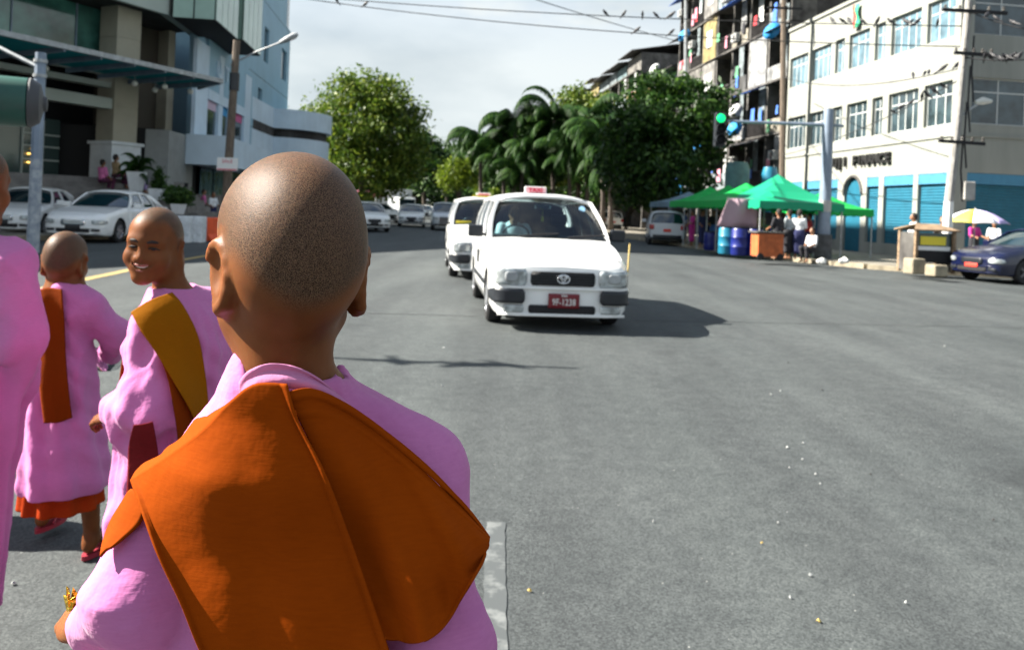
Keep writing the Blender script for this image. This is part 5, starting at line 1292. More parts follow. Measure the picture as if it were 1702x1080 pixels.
def palm(label, px, py, Y, n, seed, sc=1.0, spear=False):
    c = P(px, py, Y); r = random.Random(seed)
    root = thing('palm_tree', label, 'palm tree', (c[0], c[1], 0), 0, 'drooping palms along the right side of the street')
    h = c[2]; g = MB(); g.tube([(0.25, 0.1, 0), (0.15, 0.05, h * 0.35), (0.0, 0, h * 0.7), (0, 0, h)], [0.24, 0.18, 0.16, 0.13], 9); g.build('trunk', M['palm_bark'], root, smooth=True, sharp=None)
    n = int(n * 1.35)
    for i in range(n):
        o = link('frond', r.choice(FR), root); o.location = (0, 0, h - 0.05 + r.uniform(-0.15, 0.1)); s = sc * r.uniform(0.85, 1.15)
        o.rotation_euler = (r.uniform(-0.15, 0.15), r.uniform(-0.25, 0.25), i * 2 * math.pi / n + r.uniform(-0.25, 0.25)); o.scale = (s, s, s)
    if spear:
        o = link('frond', SPEAR, root); o.location = (0, 0, h); o.rotation_euler = (0, 0, R(186)); o.scale = (1.18,) * 3
palm('palm with one tall curved frond standing above all the others', 921, 200, 68, 16, 3, 1.0, True)
palm('palm with a broad crown left of the one with a tall curved frond', 856, 205, 70, 17, 4, 1.0)
palm('lowest dark palm at the left end of the palm row', 800, 238, 72, 15, 5, 0.95)
palm('palm right of the tall curved frond, before the yellow green tree', 978, 196, 66, 16, 6, 1.05)
palm('short palm with hanging fronds close to the dense dark tree', 1003, 232, 62, 15, 7, 0.95)
palm('short palm low between the two leftmost crowns', 838, 262, 69, 14, 8, 0.85)
palm('short dark palm low below the tall curved frond', 890, 248, 67, 15, 9, 0.95)
palm('short palm low and close behind the taxi roof, right of the tall trunk', 948, 252, 65, 15, 10, 0.95)

palm('short palm hanging low at the front right end of the palm row', 1015, 262, 60, 16, 12, 0.9)
palm('short bushy palm under the broad crown left of the tall frond', 868, 285, 66, 15, 13, 0.8)
tree('broad dark tree closing the street end behind the lime tree', gz(690, 175), [B(690, 298, 175, 8, 5.5), B(640, 300, 175, 8, 5), B(735, 312, 175, 6, 3.5), B(780, 305, 170, 7, 5)], 0.4, 420, 24, 0.55, 0.9, LEAF['dark'], 14)
tree('dark shrubby tree low behind the palms and the lime shrubs', gz(900, 112), [B(900, 310, 112, 6, 2.8), B(840, 312, 112, 5, 2.6), B(960, 314, 110, 5, 2.6), B(1020, 318, 100, 4, 2.4)], 0.25, 420, 24, 0.4, 0.7, LEAF['dark'], 15)
tl = [B(px, 318, 210, 11, 5.5) for px in range(420, 1120, 50)]
V, Q, _ = leaves(tl, 900, 16, 0.8, 1.3, 77)
tag(link('treeline', mesh_np('treeline', V, Q, LEAF['dark'], False)), kind='stuff')

tree('dense green tree right behind the tall curved palm frond', gz(900, 80), [B(880, 235, 80, 2.8, 2.6), B(925, 220, 80, 2.8, 2.4), B(850, 262, 80, 2.6, 2.2), B(905, 275, 80, 3.2, 2.2), B(960, 262, 79, 3.0, 2.2)], 0.26, 380, 28, 0.26, 0.5, LEAF['dark'], 21)
# ------------------------------------------------------------------ cars
SPEC = {
 'wagon': dict(L=4.12, hw=0.845, wb=(0.76, 3.31), wr=0.295, H=1.585, wroof=0.655, yc=0.98, yw=1.70, yr=3.86, yb=4.08,
    zs=[(0, .70), (.06, .735), (.2, .79), (.6, .87), (1.02, .955), (1.3, .965), (4.12, .97)], zd=[(0, .705), (.06, .755), (.2, .83), (.6, .93), (1.02, 1.0), (1.3, .97), (4.12, .965)],
    wf=[(0, .80), (.03, .885), (.09, .945), (.2, .98), (.45, 1.0), (3.6, 1.0), (3.95, .985), (4.08, .96), (4.12, .93)], zb=[(0, .17), (.15, .165), (.6, .17), (3.7, .19), (4.12, .30)], pill=(1.9, 2.75, 3.5)),
 'sedan': dict(L=4.75, hw=0.89, wb=(0.86, 3.70), wr=0.325, H=1.49, wroof=0.62, yc=1.34, yw=2.02, yr=3.42, yb=4.12,
    zs=[(0, .66), (.08, .71), (.3, .78), (.9, .88), (1.42, .93), (4.0, .98), (4.75, .94)], zd=[(0, .66), (.08, .73), (.3, .82), (.9, .93), (1.42, .99), (4.0, 1.03), (4.6, 1.02), (4.75, .95)],
    wf=[(0, .70), (.04, .80), (.12, .89), (.28, .955), (.6, 1.0), (4.1, 1.0), (4.5, .96), (4.68, .90), (4.75, .82)], zb=[(0, .26), (.2, .20), (.8, .18), (4.0, .19), (4.75, .34)], pill=(2.50, 3.38, 3.70)),
 'suv': dict(L=4.45, hw=0.87, wb=(0.82, 3.48), wr=0.34, H=1.66, wroof=0.66, yc=1.12, yw=1.75, yr=4.05, yb=4.38,
    zs=[(0, .80), (.08, .86), (.3, .92), (1.12, 1.04), (4.45, 1.06)], zd=[(0, .80), (.08, .88), (.3, .97), (1.12, 1.09), (1.4, 1.06), (4.45, 1.05)],
    wf=[(0, .78), (.04, .86), (.12, .93), (.3, .98), (.6, 1.0), (3.9, 1.0), (4.25, .97), (4.40, .93), (4.45, .88)], zb=[(0, .32), (.2, .27), (.8, .25), (3.8, .26), (4.45, .36)], pill=(2.0, 3.0, 3.8))}
def ip(tab, y): a = np.array(tab); return np.interp(y, a[:, 0], a[:, 1])
def evaluated(o):
    me = bpy.data.meshes.new_from_object(o.evaluated_get(bpy.context.evaluated_depsgraph_get())); return me
WHEEL = {}
def wheel_meshes(r, dark):
    k = (r, dark)
    if k not in WHEEL:
        g = MB(); w = 0.095
        g.lathe([(r * 0.62, -w), (r * 0.90, -w), (r * 0.985, -w * 0.75), (r, -w * 0.3), (r, w * 0.3), (r * 0.985, w * 0.75), (r * 0.90, w), (r * 0.62, w)], 28, axis='x', close=True)
        ty = mesh_from('tyre', g.v, g.f, M['tyre'], smooth=True, sharp=40)
        g = MB(); g.lathe([(r * 0.62, -w * 0.9), (r * 0.62, w * 0.9)], 24, axis='x', close=True); g.lathe([(0.001, 0.02), (r * 0.60, 0.02)], 24, axis='x', close=True)
        g.lathe([(r * 0.60, w * 0.9), (r * 0.62, w * 0.98), (r * 0.66, w * 0.9)], 24, axis='x', close=True)
        for i in range(5):
            a = i * 2 * math.pi / 5; g.bar((w * 0.75, 0, 0), (w * 0.85, r * 0.6 * math.cos(a), r * 0.6 * math.sin(a)), 0.03, 0.075, up=(0, -math.sin(a), math.cos(a)))
        g.lathe([(0.001, w * 0.95), (0.05, w * 0.9), (0.055, 0.02)], 14, axis='x')
        WHEEL[k] = (ty, mesh_from('rim', g.v, g.f, M['dark_rim'] if dark else M['rim'], smooth=True, sharp=30))
    return WHEEL[k]
def car(kind, name, label, category, paint, loc, rzv, group=None, clear=False, detail='wagon', plate='plate_red', dark_rim=False, front=True):
    s = SPEC[kind]; hw, L = s['hw'], s['L']
    root = thing(name, label, category, loc, rzv, group)
    ys = sorted(set(list(np.linspace(0, L, 26)) + [p[0] for p in s['wf']] + [p[0] for p in s['zs']]))
    V = []; n = 0
    for y in ys:
        w = hw * ip(s['wf'], y); zb, zs, zd = ip(s['zb'], y), ip(s['zs'], y), ip(s['zd'], y); zm = zb + (zs - zb) * 0.55
        half = [(0, zb), (w * .80, zb), (w * .93, zb + .02), (w * .98, zb + .09), (w, zb + .22), (w * 1.002, zm), (w * .985, zs - .07), (w * .955, zs - .015), (w * .90, zd), (w * .55, zd + .018), (0, zd + .028)]
        V += [(x, y, z) for x, z in half] + [(-x, y, z) for x, z in half[-2:0:-1]]; n = 2 * len(half) - 2; hn = len(half)
    Fc = []
    for i in range(len(ys) - 1):
        for k in range(n):
            a, b = i * n + k, i * n + (k + 1) % n; Fc.append((a, a + n, b + n, b))
    for o_, fl in ((0, False), ((len(ys) - 1) * n, True)):
        for k in range(hn - 1):
            rgt = (o_ + k, o_ + k + 1); lk_ = lambda j: o_ + (j if j in (0, hn - 1) else n - j)
            q = [rgt[0], rgt[1], lk_(k + 1), lk_(k)]; q = list(dict.fromkeys(q)); Fc.append(tuple(q[::-1] if fl else q))
    body = link('body', mesh_from('body', V, Fc, [paint, M['black_matte']]), root)
    bm = bmesh.new(); bm.from_mesh(body.data); bmesh.ops.recalc_face_normals(bm, faces=bm.faces); bm.to_mesh(body.data); bm.free()
    g = MB()
    for y in s['wb']:
        for sg in (-1, 1): g.lathe([(s['wr'] + 0.055, sg * hw - 0.30), (s['wr'] + 0.055, sg * hw + 0.2)], 30, (0, y, s['wr'] + 0.01), axis='x')
    cut = g.build('cut', M['black_matte']); bmm = bmesh.new(); bmm.from_mesh(cut.data); bmesh.ops.recalc_face_normals(bmm, faces=bmm.faces); bmm.to_mesh(cut.data); bmm.free()
    bo = body.modifiers.new('arches', 'BOOLEAN'); bo.object = cut; bo.operation = 'DIFFERENCE'; bo.solver = 'EXACT'; bo.material_mode = 'TRANSFER'
    root.location = (0, 0, 0); root.rotation_euler = (0, 0, 0); bpy.context.view_layer.update()
    me = evaluated(body); body.modifiers.clear(); body.data = me; bpy.data.objects.remove(cut)
    root.location = [float(v) for v in loc]; root.rotation_euler = (0, 0, rzv)
    me.polygons.foreach_set('use_smooth', np.ones(len(me.polygons), bool)); me.set_sharp_from_angle(angle=R(38))
    # greenhouse
    H, wr_, yc, yw, yr, yb = s['H'], s['wroof'], s['yc'], s['yw'], s['yr'], s['yb']
    zc, zbk = ip(s['zs'], yc), ip(s['zs'], yb); U = np.linspace(-1, 1, 13)
    def rz_(x, y): t = (y - yw) / (yr - yw); return H - 0.075 * abs(x) ** 3.0 - 0.07 * (2 * t - 1) ** 4 * (0.6 if t < .5 else 1.0)
    g = MB(); g.grid([[(u * wr_, y + 0.05 * u * u * (1 if y < (yw + yr) / 2 else -1) * (1 - 2 * min(abs(y - yw), abs(y - yr)) / (yr - yw)), rz_(u, y)) for u in U] for y in np.linspace(yw - 0.02, yr + 0.02, 16)], flip=True)
    rf = g.build('roof', paint, root, smooth=True, sharp=None); solidify(rf, 0.035, -1 if False else 0.0)
    hb = hw * 0.935
    def side(t, z01, off=0.0):   # t 0..1 front to rear along the side, z01 from belt to roof edge
        yb0, yt0 = yc + 0.10 + (yb - yc - 0.22) * t, yw + 0.02 + (yr - yw - 0.04) * t
        xb, xt = hb * ip(s['wf'], yb0) , wr_ * 1.0
        k = z01; bulge = 0.035 * math.sin(math.pi * k)
        return np.array([xb + (xt - xb) * k + bulge + off, yb0 + (yt0 - yb0) * k, ip(s['zs'], yb0) - 0.01 + (rz_(1, yt0) - 0.01 - ip(s['zs'], yb0) + 0.01) * k])
    def tt(y): return (y - (yc + 0.10)) / (yb - yc - 0.22)
    cuts = [0.0] + [np.clip(tt(p), 0.05, 0.96) for p in s['pill']] + [1.0]
    for sg in (-1, 1):
        g = MB()
        for t in cuts:
            pts = [side(t, k, 0.004) * np.array([sg, 1, 1]) for k in np.linspace(0, 1, 6)]
            wd = 0.085 if t in (0.0, 1.0) else 0.06
            for a, b in zip(pts[:-1], pts[1:]): g.bar(a, b, wd, 0.04, up=(sg, 0, 0.4))
        pts = [side(t, 1.0, 0.0) * np.array([sg, 1, 1]) for t in np.linspace(0, 1, 9)]; 
        for a, b in zip(pts[:-1], pts[1:]): g.bar(a, b, 0.06, 0.05)
        g.build('pillar', paint, root, smooth=True, sharp=45)
        for a, b in zip(cuts[:-1], cuts[1:]):
            g = MB(); g.grid([[side(t, k, -0.012) * np.array([sg, 1, 1]) for t in np.linspace(a, b, 5)] for k in np.linspace(0.02, 0.98, 6)], flip=sg < 0)
            g.build('side_window', M['windshield'] if clear and a == 0 else M['car_glass'], root, smooth=True, sharp=None)
    def screen(y0, z0, w0, y1, w1, sgn, m, name):
        g = MB(); A = []
        for k in np.linspace(0, 1, 9):
            A.append([(u * (w0 + (w1 - w0) * k), y0 + (y1 - y0) * k + sgn * (0.14 * (1 - k) + 0.06 * k) * u * u, z0 + (rz_(abs(u), y1) - 0.03 - z0) * k + 0.02 * math.sin(math.pi * k)) for u in U])
        g.grid(A, flip=sgn < 0); return g.build(name, m, root, smooth=True, sharp=None)
    screen(yc, ip(s['zd'], yc) + 0.015, hb * 0.955, yw + 0.02, wr_ * 0.985, 1, M['windshield'] if clear else M['car_glass'], 'windscreen')
    screen(yb, ip(s['zd'], yb) + 0.0, hb * 0.93, yr - 0.02, wr_ * 0.97, -1, M['car_glass'], 'rear_window')
    g = MB()      # dark rubber round the windscreen foot and dashboard
    for u0, u1 in zip(U[:-1], U[1:]): g.bar((u0 * hb * .955, yc + .14 * u0 * u0 - .012, ip(s['zd'], yc) + .02), (u1 * hb * .955, yc + .14 * u1 * u1 - .012, ip(s['zd'], yc) + .02), 0.03, 0.03)
    g.build('scuttle', M['black_plastic'], root)
    # panels on the nose and flanks
    wfa = np.array(s['wf']); fy = lambda x: float(np.interp(min(abs(x) / hw, 1.0), wfa[:6, 1], wfa[:6, 0]))
    ra = np.array(s['wf'][::-1]); ry_ = lambda x: float(np.interp(min(abs(x) / hw, 1.0), ra[:4, 1], ra[:4, 0]))
    def nose(nm, x0, x1, z0, z1, m, off=0.012, th=0.02, par=None, sk=0.0, nx=8, rear=False, rnd=0.0):
        A = []
        for k in np.linspace(0, 1, 6):
            row = []
            for t in np.linspace(0, 1, nx):
                ins = rnd * (1 - math.sqrt(max(0, 1 - (2 * k - 1) ** 4))); a_, b_ = x0 + ins, x1 - ins; x = a_ + (b_ - a_) * t
                yy = ry_(x) + off if rear else fy(x) - off
                row.append((x, yy, z0 + (z1 - z0) * k + sk * (x - x0)))
            A.append(row)
        g = MB(); g.grid(A, flip=rear); o = g.build(nm, m, par or root, smooth=True, sharp=None); solidify(o, th, 0.0); return o
    def flank(nm, y0, y1, z0, z1, m, off=0.004, th=0.006, par=None, sgs=(-1, 1)):
        for sg in sgs:
            A = []
            for y in np.linspace(y0, y1, 8):
                w = hw * ip(s['wf'], y); zb, zs = ip(s['zb'], y), ip(s['zs'], y); zm = zb + (zs - zb) * .55; row = []
                for k in np.linspace(0, 1, 7):
                    z = z0 + (min(z1, zs - 0.02) - z0) * k; x = np.interp(z, [zb + .02, zb + .09, zb + .22, zm, zs - .07, zs - .015], [w * .93, w * .98, w, w * 1.002, w * .985, w * .955]); row.append((sg * (x + off), y, z))
                A.append(row)
            g = MB(); g.grid(A, flip=sg > 0); o = g.build(nm, m, par or root, smooth=True, sharp=None); solidify(o, th, 0.0)
    d0, d1, d2 = yc + 0.10, s['pill'][0] + 0.05, s['pill'][1] + 0.05
    for a, b in ((d0, d1 - 0.008), (d1, d2)):
        for sg in (-1, 1):
            flank('door', a, b, 0.27, 0.99 if kind != 'suv' else 1.06, paint, sgs=(sg,)); dr = [o for o in root.children if o.name.startswith('door')][-1]
            yy = b - 0.16; zz = ip(s['zs'], yy) - 0.16
            g = MB(); g.box(sg * (hw * 1.0 - .005) - 0.012, sg * (hw * 1.0 - .005) + 0.022 * (1 if sg > 0 else 1), yy - 0.09, yy + 0.07, zz - 0.018, zz + 0.018); g.build('handle', M['black_plastic'], dr, bevel=0.006)
    flank('side_moulding', d0, s['wb'][1] - 0.4, 0.43, 0.49, M['black_plastic'] if detail == 'wagon' else paint, 0.012, 0.012)
    # wheels
    ty, rm = wheel_meshes(s['wr'], dark_rim)
    for y in s['wb']:
        for sg in (-1, 1):
            wv = bpy.data.objects.new('wheel', None); COL.objects.link(wv); wv.parent = root; wv.location = (sg * (hw - 0.105), y, s['wr']); wv.rotation_euler = (0, 0, 0 if sg > 0 else math.pi)
            link('tyre', ty, wv); link('rim', rm, wv)
    # mirrors
    for sg in (-1, 1):
        g = MB(); y = yc + 0.33; z = ip(s['zs'], y) + 0.10
        g.box(sg * (hw + 0.02) - 0.0, sg * (hw + 0.22), y - 0.05, y + 0.06, z - 0.07, z + 0.08); g.box(sg * (hw - 0.06), sg * (hw + 0.06), y - 0.02, y + 0.03, z - 0.06, z - 0.02)
        g.build('mirror', M['black_plastic'] if detail == 'wagon' else paint, root, bevel=0.03, seg=2)
    if detail == 'wagon':
        for sg in (-1, 1):
            a, b = (0.43, 0.80) if sg > 0 else (-0.80, -0.43)
            h_ = nose('headlight', a, b, 0.515, 0.70, M['lens'], 0.008, rnd=0.02)
            nose('bulb', (a + b) / 2 - 0.075, (a + b) / 2 + 0.075, 0.555, 0.665, M['galv'], 0.024, 0.012, h_, rnd=0.03)
            a, b = (0.45, 0.835) if sg > 0 else (-0.835, -0.45)
            nose('bumper_corner', a, b, 0.315, 0.475, M['black_plastic'], 0.03, 0.05, rnd=0.03)
            a, b = (0.46, 0.70) if sg > 0 else (-0.70, -0.46)
            nose('fog_lamp', a, b, 0.215, 0.295, M['lens'], 0.012, rnd=0.01)
        gr = nose('grille', -0.385, 0.385, 0.520, 0.675, M['black_matte'], 0.010, rnd=0.02)
        for z in (0.545, 0.575, 0.605, 0.635): nose('grille_bar', -0.375, 0.375, z, z + 0.010, M['black_plastic'], 0.022, 0.012, gr)
        em = MB()
        for cx_, cz, rx_, rzz in ((0, 0.598, 0.072, 0.048), (0, 0.605, 0.024, 0.040), (0, 0.618, 0.046, 0.018)):
            pts = [(cx_ + rx_ * math.cos(a), -0.042, cz + rzz * math.sin(a)) for a in np.linspace(0, 2 * math.pi, 25)]; em.tube(pts, 0.0075, 6, cap=False)
        em.build('emblem', M['chrome'], gr, smooth=True, sharp=None)
        nose('air_intake', -0.40, 0.40, 0.205, 0.300, M['black_matte'], 0.008, rnd=0.02)
        nose('bumper_top', -0.80, 0.80, 0.480, 0.505, paint, 0.022, 0.03)
        nose('bumper_lip', -0.76, 0.76, 0.175, 0.205, paint, 0.006, 0.03)
        pl_ = nose('number_plate', -0.17, 0.20, 0.272, 0.435, M[plate], 0.034, 0.008)
        text_mesh('plate_text', '9F-1238', 0.105, 0.003, M['plate_white'], pl_, TM((0.015, -0.047, 0.338), (1, 0, 0), (0, 0, 1)), bold=0.0, sx=0.82)
        text_mesh('plate_text', 'YGN', 0.035, 0.003, M['plate_white'], pl_, TM((0.015, -0.047, 0.412), (1, 0, 0), (0, 0, 1)), bold=0.001)
        for x in (-0.42, 0.22):
            g = MB(); g.tube([(x, yc - 0.02, 1.035), (x + 0.30, yc + 0.03, 1.06), (x + 0.52, yc + 0.05, 1.075)], 0.011, 5); g.build('wiper', M['black_matte'], root)
        ln = MB(); 
        for sg in (-1, 1): ln.bar((sg * .70, 0.12, .805), (sg * .74, yc - .02, .985), 0.006, 0.004)
        ln.build('bonnet_gap', M['black_matte'], root)
    else:
        w = hw
        for sg in (-1, 1):
            a, b = sorted((sg * w * 0.56, sg * w * 0.93)); nose('headlight', a, b, s['zs'][0][1] - 0.13, s['zs'][0][1] - 0.01, M['lens'], 0.012, rnd=0.05)
            a, b = sorted((sg * w * 0.55, sg * w * 0.80)); nose('fog_lamp', a, b, 0.33, 0.40, M['black_plastic'], 0.010, rnd=0.02)
        zg = s['zs'][0][1]
        g_ = nose('grille', -w * 0.36, w * 0.36, zg - 0.17, zg - 0.01, M['chrome'] if detail == 'lux' else M['black_plastic'], 0.018, rnd=0.03)
        if detail == 'lux':
            for z in np.linspace(zg - 0.145, zg - 0.035, 4): nose('grille_slat', -w * 0.34, w * 0.34, z, z + 0.018, M['pane_blue'], 0.032, 0.01, g_)
        nose('air_intake', -w * 0.5, w * 0.5, 0.30, 0.40, M['black_matte'], 0.010, rnd=0.02)
        nose('number_plate', -0.20, 0.20, 0.40, 0.50, M['plate_black'] if plate == 'plate_black' else M[plate], 0.03, 0.01)
        nose('bumper', -w * 0.90, w * 0.90, 0.42, 0.455, paint, 0.018, 0.02)
    zr_ = ip(s['zs'], L)
    for sg in (-1, 1):
        a, b = sorted((sg * hw * 0.70, sg * hw * 0.96)); nose('tail_light', a, b, zr_ - 0.30, zr_ - 0.06, M['lens_red'], 0.012, rear=True, rnd=0.02)
    nose('rear_plate', -0.18, 0.18, zr_ - 0.40, zr_ - 0.26, M['plate_bright'], 0.012, rear=True)
    nose('rear_bumper', -hw * 0.97, hw * 0.97, 0.36, 0.52, M['black_plastic'] if kind == 'suv' else paint, 0.03, 0.05, rear=True)
    return root

ST = PHI
# the taxi
taxi = car('wagon', 'taxi', 'white taxi wagon in front with a red number plate and roof sign', 'taxi', M['white_paint'], (0.635, 9.22, 0), ST, clear=True); taxi.scale = (1, 1, 1.045)
g = MB(); g.prism([(-0.16, -0.07), (0.16, -0.07), (0.14, 0.08), (-0.14, 0.08)], 0.0, 0.105); sg_ = g.build('roof_sign', M['white_paint'], taxi, bevel=0.015, seg=2); sg_.location = (-0.10, 1.98, 1.575)
g = MB(); g.box(-0.155, 0.155, -0.055, 0.06, -0.03, -0.002); g.build('sign_base', M['black_plastic'], sg_)
g = MB(); g.box(-0.145, 0.145, -0.078, -0.0715, 0.018, 0.092); g.build('sign_face', mat('sign_pink', (0.75, 0.42, 0.46), 0.5), sg_)
text_mesh('sign_text', 'TAXI', 0.078, 0.003, M['taxi_red'], sg_, TM((0, -0.082, 0.055), (1, 0, 0), (0, 0, 1)), bold=0.004, sx=1.15)
g = MB(); g.box(-0.62, 0.62, 1.25, 3.95, 1.0, 1.012); g.box(-0.74, 0.74, 1.15, 1.9, 1.0, 1.03); g.build('dashboard', M['seat'], taxi, bevel=0.02)
for x in (-0.36, 0.36):
    g = MB(); g.box(x - 0.22, x + 0.22, 2.42, 2.55, 1.012, 1.14); st_ = g.build('seat', M['seat'], taxi, bevel=0.04, seg=2)
    g = MB(); g.box(x - 0.12, x + 0.12, 2.45, 2.55, 1.16, 1.32); g.build('headrest', M['seat'], st_, bevel=0.04, seg=2)
g = MB(); c_ = [( -0.36 + 0.185 * math.cos(a), 1.88 - 0.06 * math.sin(a), 1.02 + 0.13 * math.sin(a)) for a in np.linspace(0, 2 * math.pi, 25)]; g.tube(c_, 0.016, 6, cap=False); g.tube([(-0.53, 1.88, 1.02), (-0.19, 1.88, 1.02)], 0.014, 6); g.build('steering_wheel', M['black_plastic'], taxi, smooth=True, sharp=None)
g = MB(); g.box(-0.11, 0.11, 1.80, 1.82, 1.38, 1.44); g.build('inner_mirror', M['chrome'], taxi, bevel=0.01)
g = MB(); g.tube([(0, 1.80, 1.38), (0, 1.80, 1.30)], 0.004, 5); g.lathe([(0.001, -0.05), (0.02, -0.03), (0.014, 0.03), (0.001, 0.05)], 8, (0, 1.80, 1.25)); g.build('hanging_charm', M['yellow'], taxi)
g = MB(); g.lathe([(0.001, 0), (0.045, 0.0), (0.045, 0.004)], 14, axis='y'); q_ = g.build('inspection_sticker', mat('sticker', (0.35, 0.62, 0.85), 0.5), taxi); q_.location = (0.52, 1.60, 1.40); q_.rotation_euler = (R(-28), 0, 0)
g = MB(); g.tube([(0.80, 0.10, 0.60), (0.815, 0.10, 1.02)], 0.010, 6); g.build('corner_pole', mat('pole_amber', (0.60, 0.45, 0.16), 0.5), taxi)
g = MB(); g.box(-0.866, -0.862, 2.02, 2.30, 0.62, 0.80); g.build('door_sticker', M['black_plastic'], taxi)
taxi2 = copy_tree(taxi); taxi2.name = 'taxi'; taxi2['label'] = 'second white taxi wagon following close behind the first one'
pz = G(770, 456); taxi2.location = (-0.33, 15.4, 0); taxi2.rotation_euler = (0, 0, ST)
for ch in list(taxi2.children):
    if ch.name.startswith(('hanging_charm',)): bpy.data.objects.remove(ch)
g = MB(); g.box(-0.35, 0.35, 1.72, 1.76, 1.585, 1.62); g.build('roof_strip', M['yellow'], taxi2)
g = MB(); g.box(-0.72, -0.40, 1.10, 1.104, 1.03, 1.09); o_ = g.build('windscreen_card', M['yellow'], taxi2)
# driver seen through the windscreen
def at_car(c, x, y, z): 
    a = c.rotation_euler.z; return np.array([c.location.x + x * math.cos(a) - y * math.sin(a), c.location.y + x * math.sin(a) + y * math.cos(a), z])
def driver(c, label, top):
    hd_ = at_car(c, -0.38, 2.02, 1.36); fr_ = Frame(hd_, rz(c.rotation_euler.z + math.pi), 0.92)
    S_ = Sdf(); head(S_, fr_); S_.cone(hd_ - (0, 0, .05), hd_ - (0, 0, .14), .045, .05, .03)
    bs = at_car(c, -0.38, 2.05, 0.70); fw = np.array([math.sin(c.rotation_euler.z), -math.cos(c.rotation_euler.z), 0])
    sdv = np.array([fw[1], -fw[0], 0.0])
    S_.ell(bs + (0, 0, .30), (.16, .11, .26), k=.05)
    TT = Sdf(); TT.ell(bs + (0, 0, .30), (.175, .125, .27), k=.05)
    for sg in (-1, 1):
        sh = bs + sdv * sg * 0.17 + np.array([0, 0, .46]); el = sh + fw * 0.14 + sdv * sg * 0.07 - (0, 0, .22); wr2 = at_car(c, -0.36 - sg * 0.15, 1.92, 1.04)
        S_.chain([sh, el, wr2], [.055, .04, .028], .03); TT.chain([sh, el], [.072, .058], .03); S_.ell(wr2, (.04, .04, .035))
        S_.chain([bs + sdv * sg * .09, bs + sdv * sg * .11 + fw * .40, bs + sdv * sg * .11 + fw * .5 - (0, 0, .35)], [.08, .06, .04], .03)
    o = person_body(S_, .012, bs, None, label, None, M['skin_far'])
    sdf_child('shirt', TT, .014, top, o)
    Hh = Sdf(); Hh.ell(fr_((0, -.022, .055)), (.080, .098, .085)); Hh.ell(fr_((0, .085, .01)), (.08, .06, .06), k=.01, op='s'); sdf_child('hair', Hh, .012, M['brow'], o)
M['shirt_white'] = mat('shirt_white', (0.70, 0.73, 0.76), 0.85)
driver(taxi, 'driver in a white shirt behind the wheel of the front taxi', M['shirt_white'])

def gp(px, py): p = G(px, py); return (float(p[0]), float(p[1]), 0.0)
# two white sedans on the left
def front_at(px, py, x, rzv, z=0.0):   # place the car so that the point (x, 0) of its nose stands on this spot
    p = G(px, py); return (p[0] - x * math.cos(rzv), p[1] - x * math.sin(rzv), 0.0)
sedB = car('sedan', 'parked_car', 'white luxury sedan with a chrome grille behind the smiling novice', 'car', M['white_paint'], front_at(120, 404, 0.0, R(3)), R(3), 'white cars by the mall', detail='lux', plate='plate_black')
sedA = copy_tree(sedB); sedA['label'] = 'white sedan cut by the left photo edge, beside the chrome grilled one'; sedA.location = (-14.75, 22.6, 0); sedA.rotation_euler = (0, 0, R(12))
# traffic down the street
far = car('sedan', 'parked_car', 'white sedan facing the camera, front of the queue in the far street', 'car', M['white_paint'], front_at(683, 378, 0, ST), ST, 'cars waiting in the far street', detail='plain', plate='plate_black')
def put(src, label, px, py, rzv, scale=1.0):
    c = copy_tree(src); c['label'] = label; c.location = front_at(px, py, 0, rzv); c.rotation_euler = (0, 0, rzv); c['group'] = 'cars waiting in the far street'; return c
put(far, 'white sedan right behind the head of the far queue', 707, 364, ST)
put(far, 'white car partly hidden beside the front nun head, by the road edge', 622, 386, ST + R(14))
put(far, 'white car between the head of the queue and the road edge', 652, 371, ST + R(30))
put(far, 'small far white car in the middle of the road below the trees', 722, 349, ST)
put(far, 'farthest pale car under the trees at the end of the street', 716, 343.5, ST)
put(far, 'far white car on the right lane beyond the silver one', 732, 352, ST)
sil = car('suv', 'parked_car', 'silver hatchback left of the second taxi, coming up the street', 'car', M['silver_paint'], front_at(741, 384, 0, ST), ST, 'cars waiting in the far street', detail='plain', plate='plate_black')
put(sil, 'dark nosed silver car close behind the second taxi', 752, 373, ST)
put(sil, 'small silver car far along the right lane', 742, 355, ST)
wv_ = copy_tree(sil); wv_['label'] = 'silver wagon with a red plate parked beside the market stalls'; wv_['group'] = 'cars by the market'
q = G(1108, 409); wv_.rotation_euler = (0, 0, ST + R(-14)); a_ = wv_.rotation_euler.z; wv_.location = (q[0] + 4.45 * math.sin(a_), q[1] - 4.45 * math.cos(a_), 0)
wv_.rotation_euler.z = a_ + 0.0
wv_.rotation_euler = (0, 0, a_ + math.pi); wv_.location = (q[0] - 4.45 * math.sin(a_) , q[1] + 4.45 * math.cos(a_), 0)
w2 = car('suv', 'parked_van', 'white van seen from behind, right of the front taxi', 'van', M['white_paint'], (0, 0, 0), 0, 'cars by the market', detail='plain')
q = G(1019, 384); a_ = ST; w2.rotation_euler = (0, 0, a_ + math.pi); w2.location = (q[0] - 4.45 * math.sin(a_), q[1] + 4.45 * math.cos(a_), 0)
blue = car('sedan', 'parked_car', 'dark blue car with a red plate at the right photo edge', 'car', M['navy_paint'], (0, 0, 0), 0, None, detail='plain', plate='plate_bright', dark_rim=True)
q = G(1583, 466); a_ = R(-72); blue.rotation_euler = (0, 0, a_); blue.location = front_at(1583, 464, -0.6, a_)
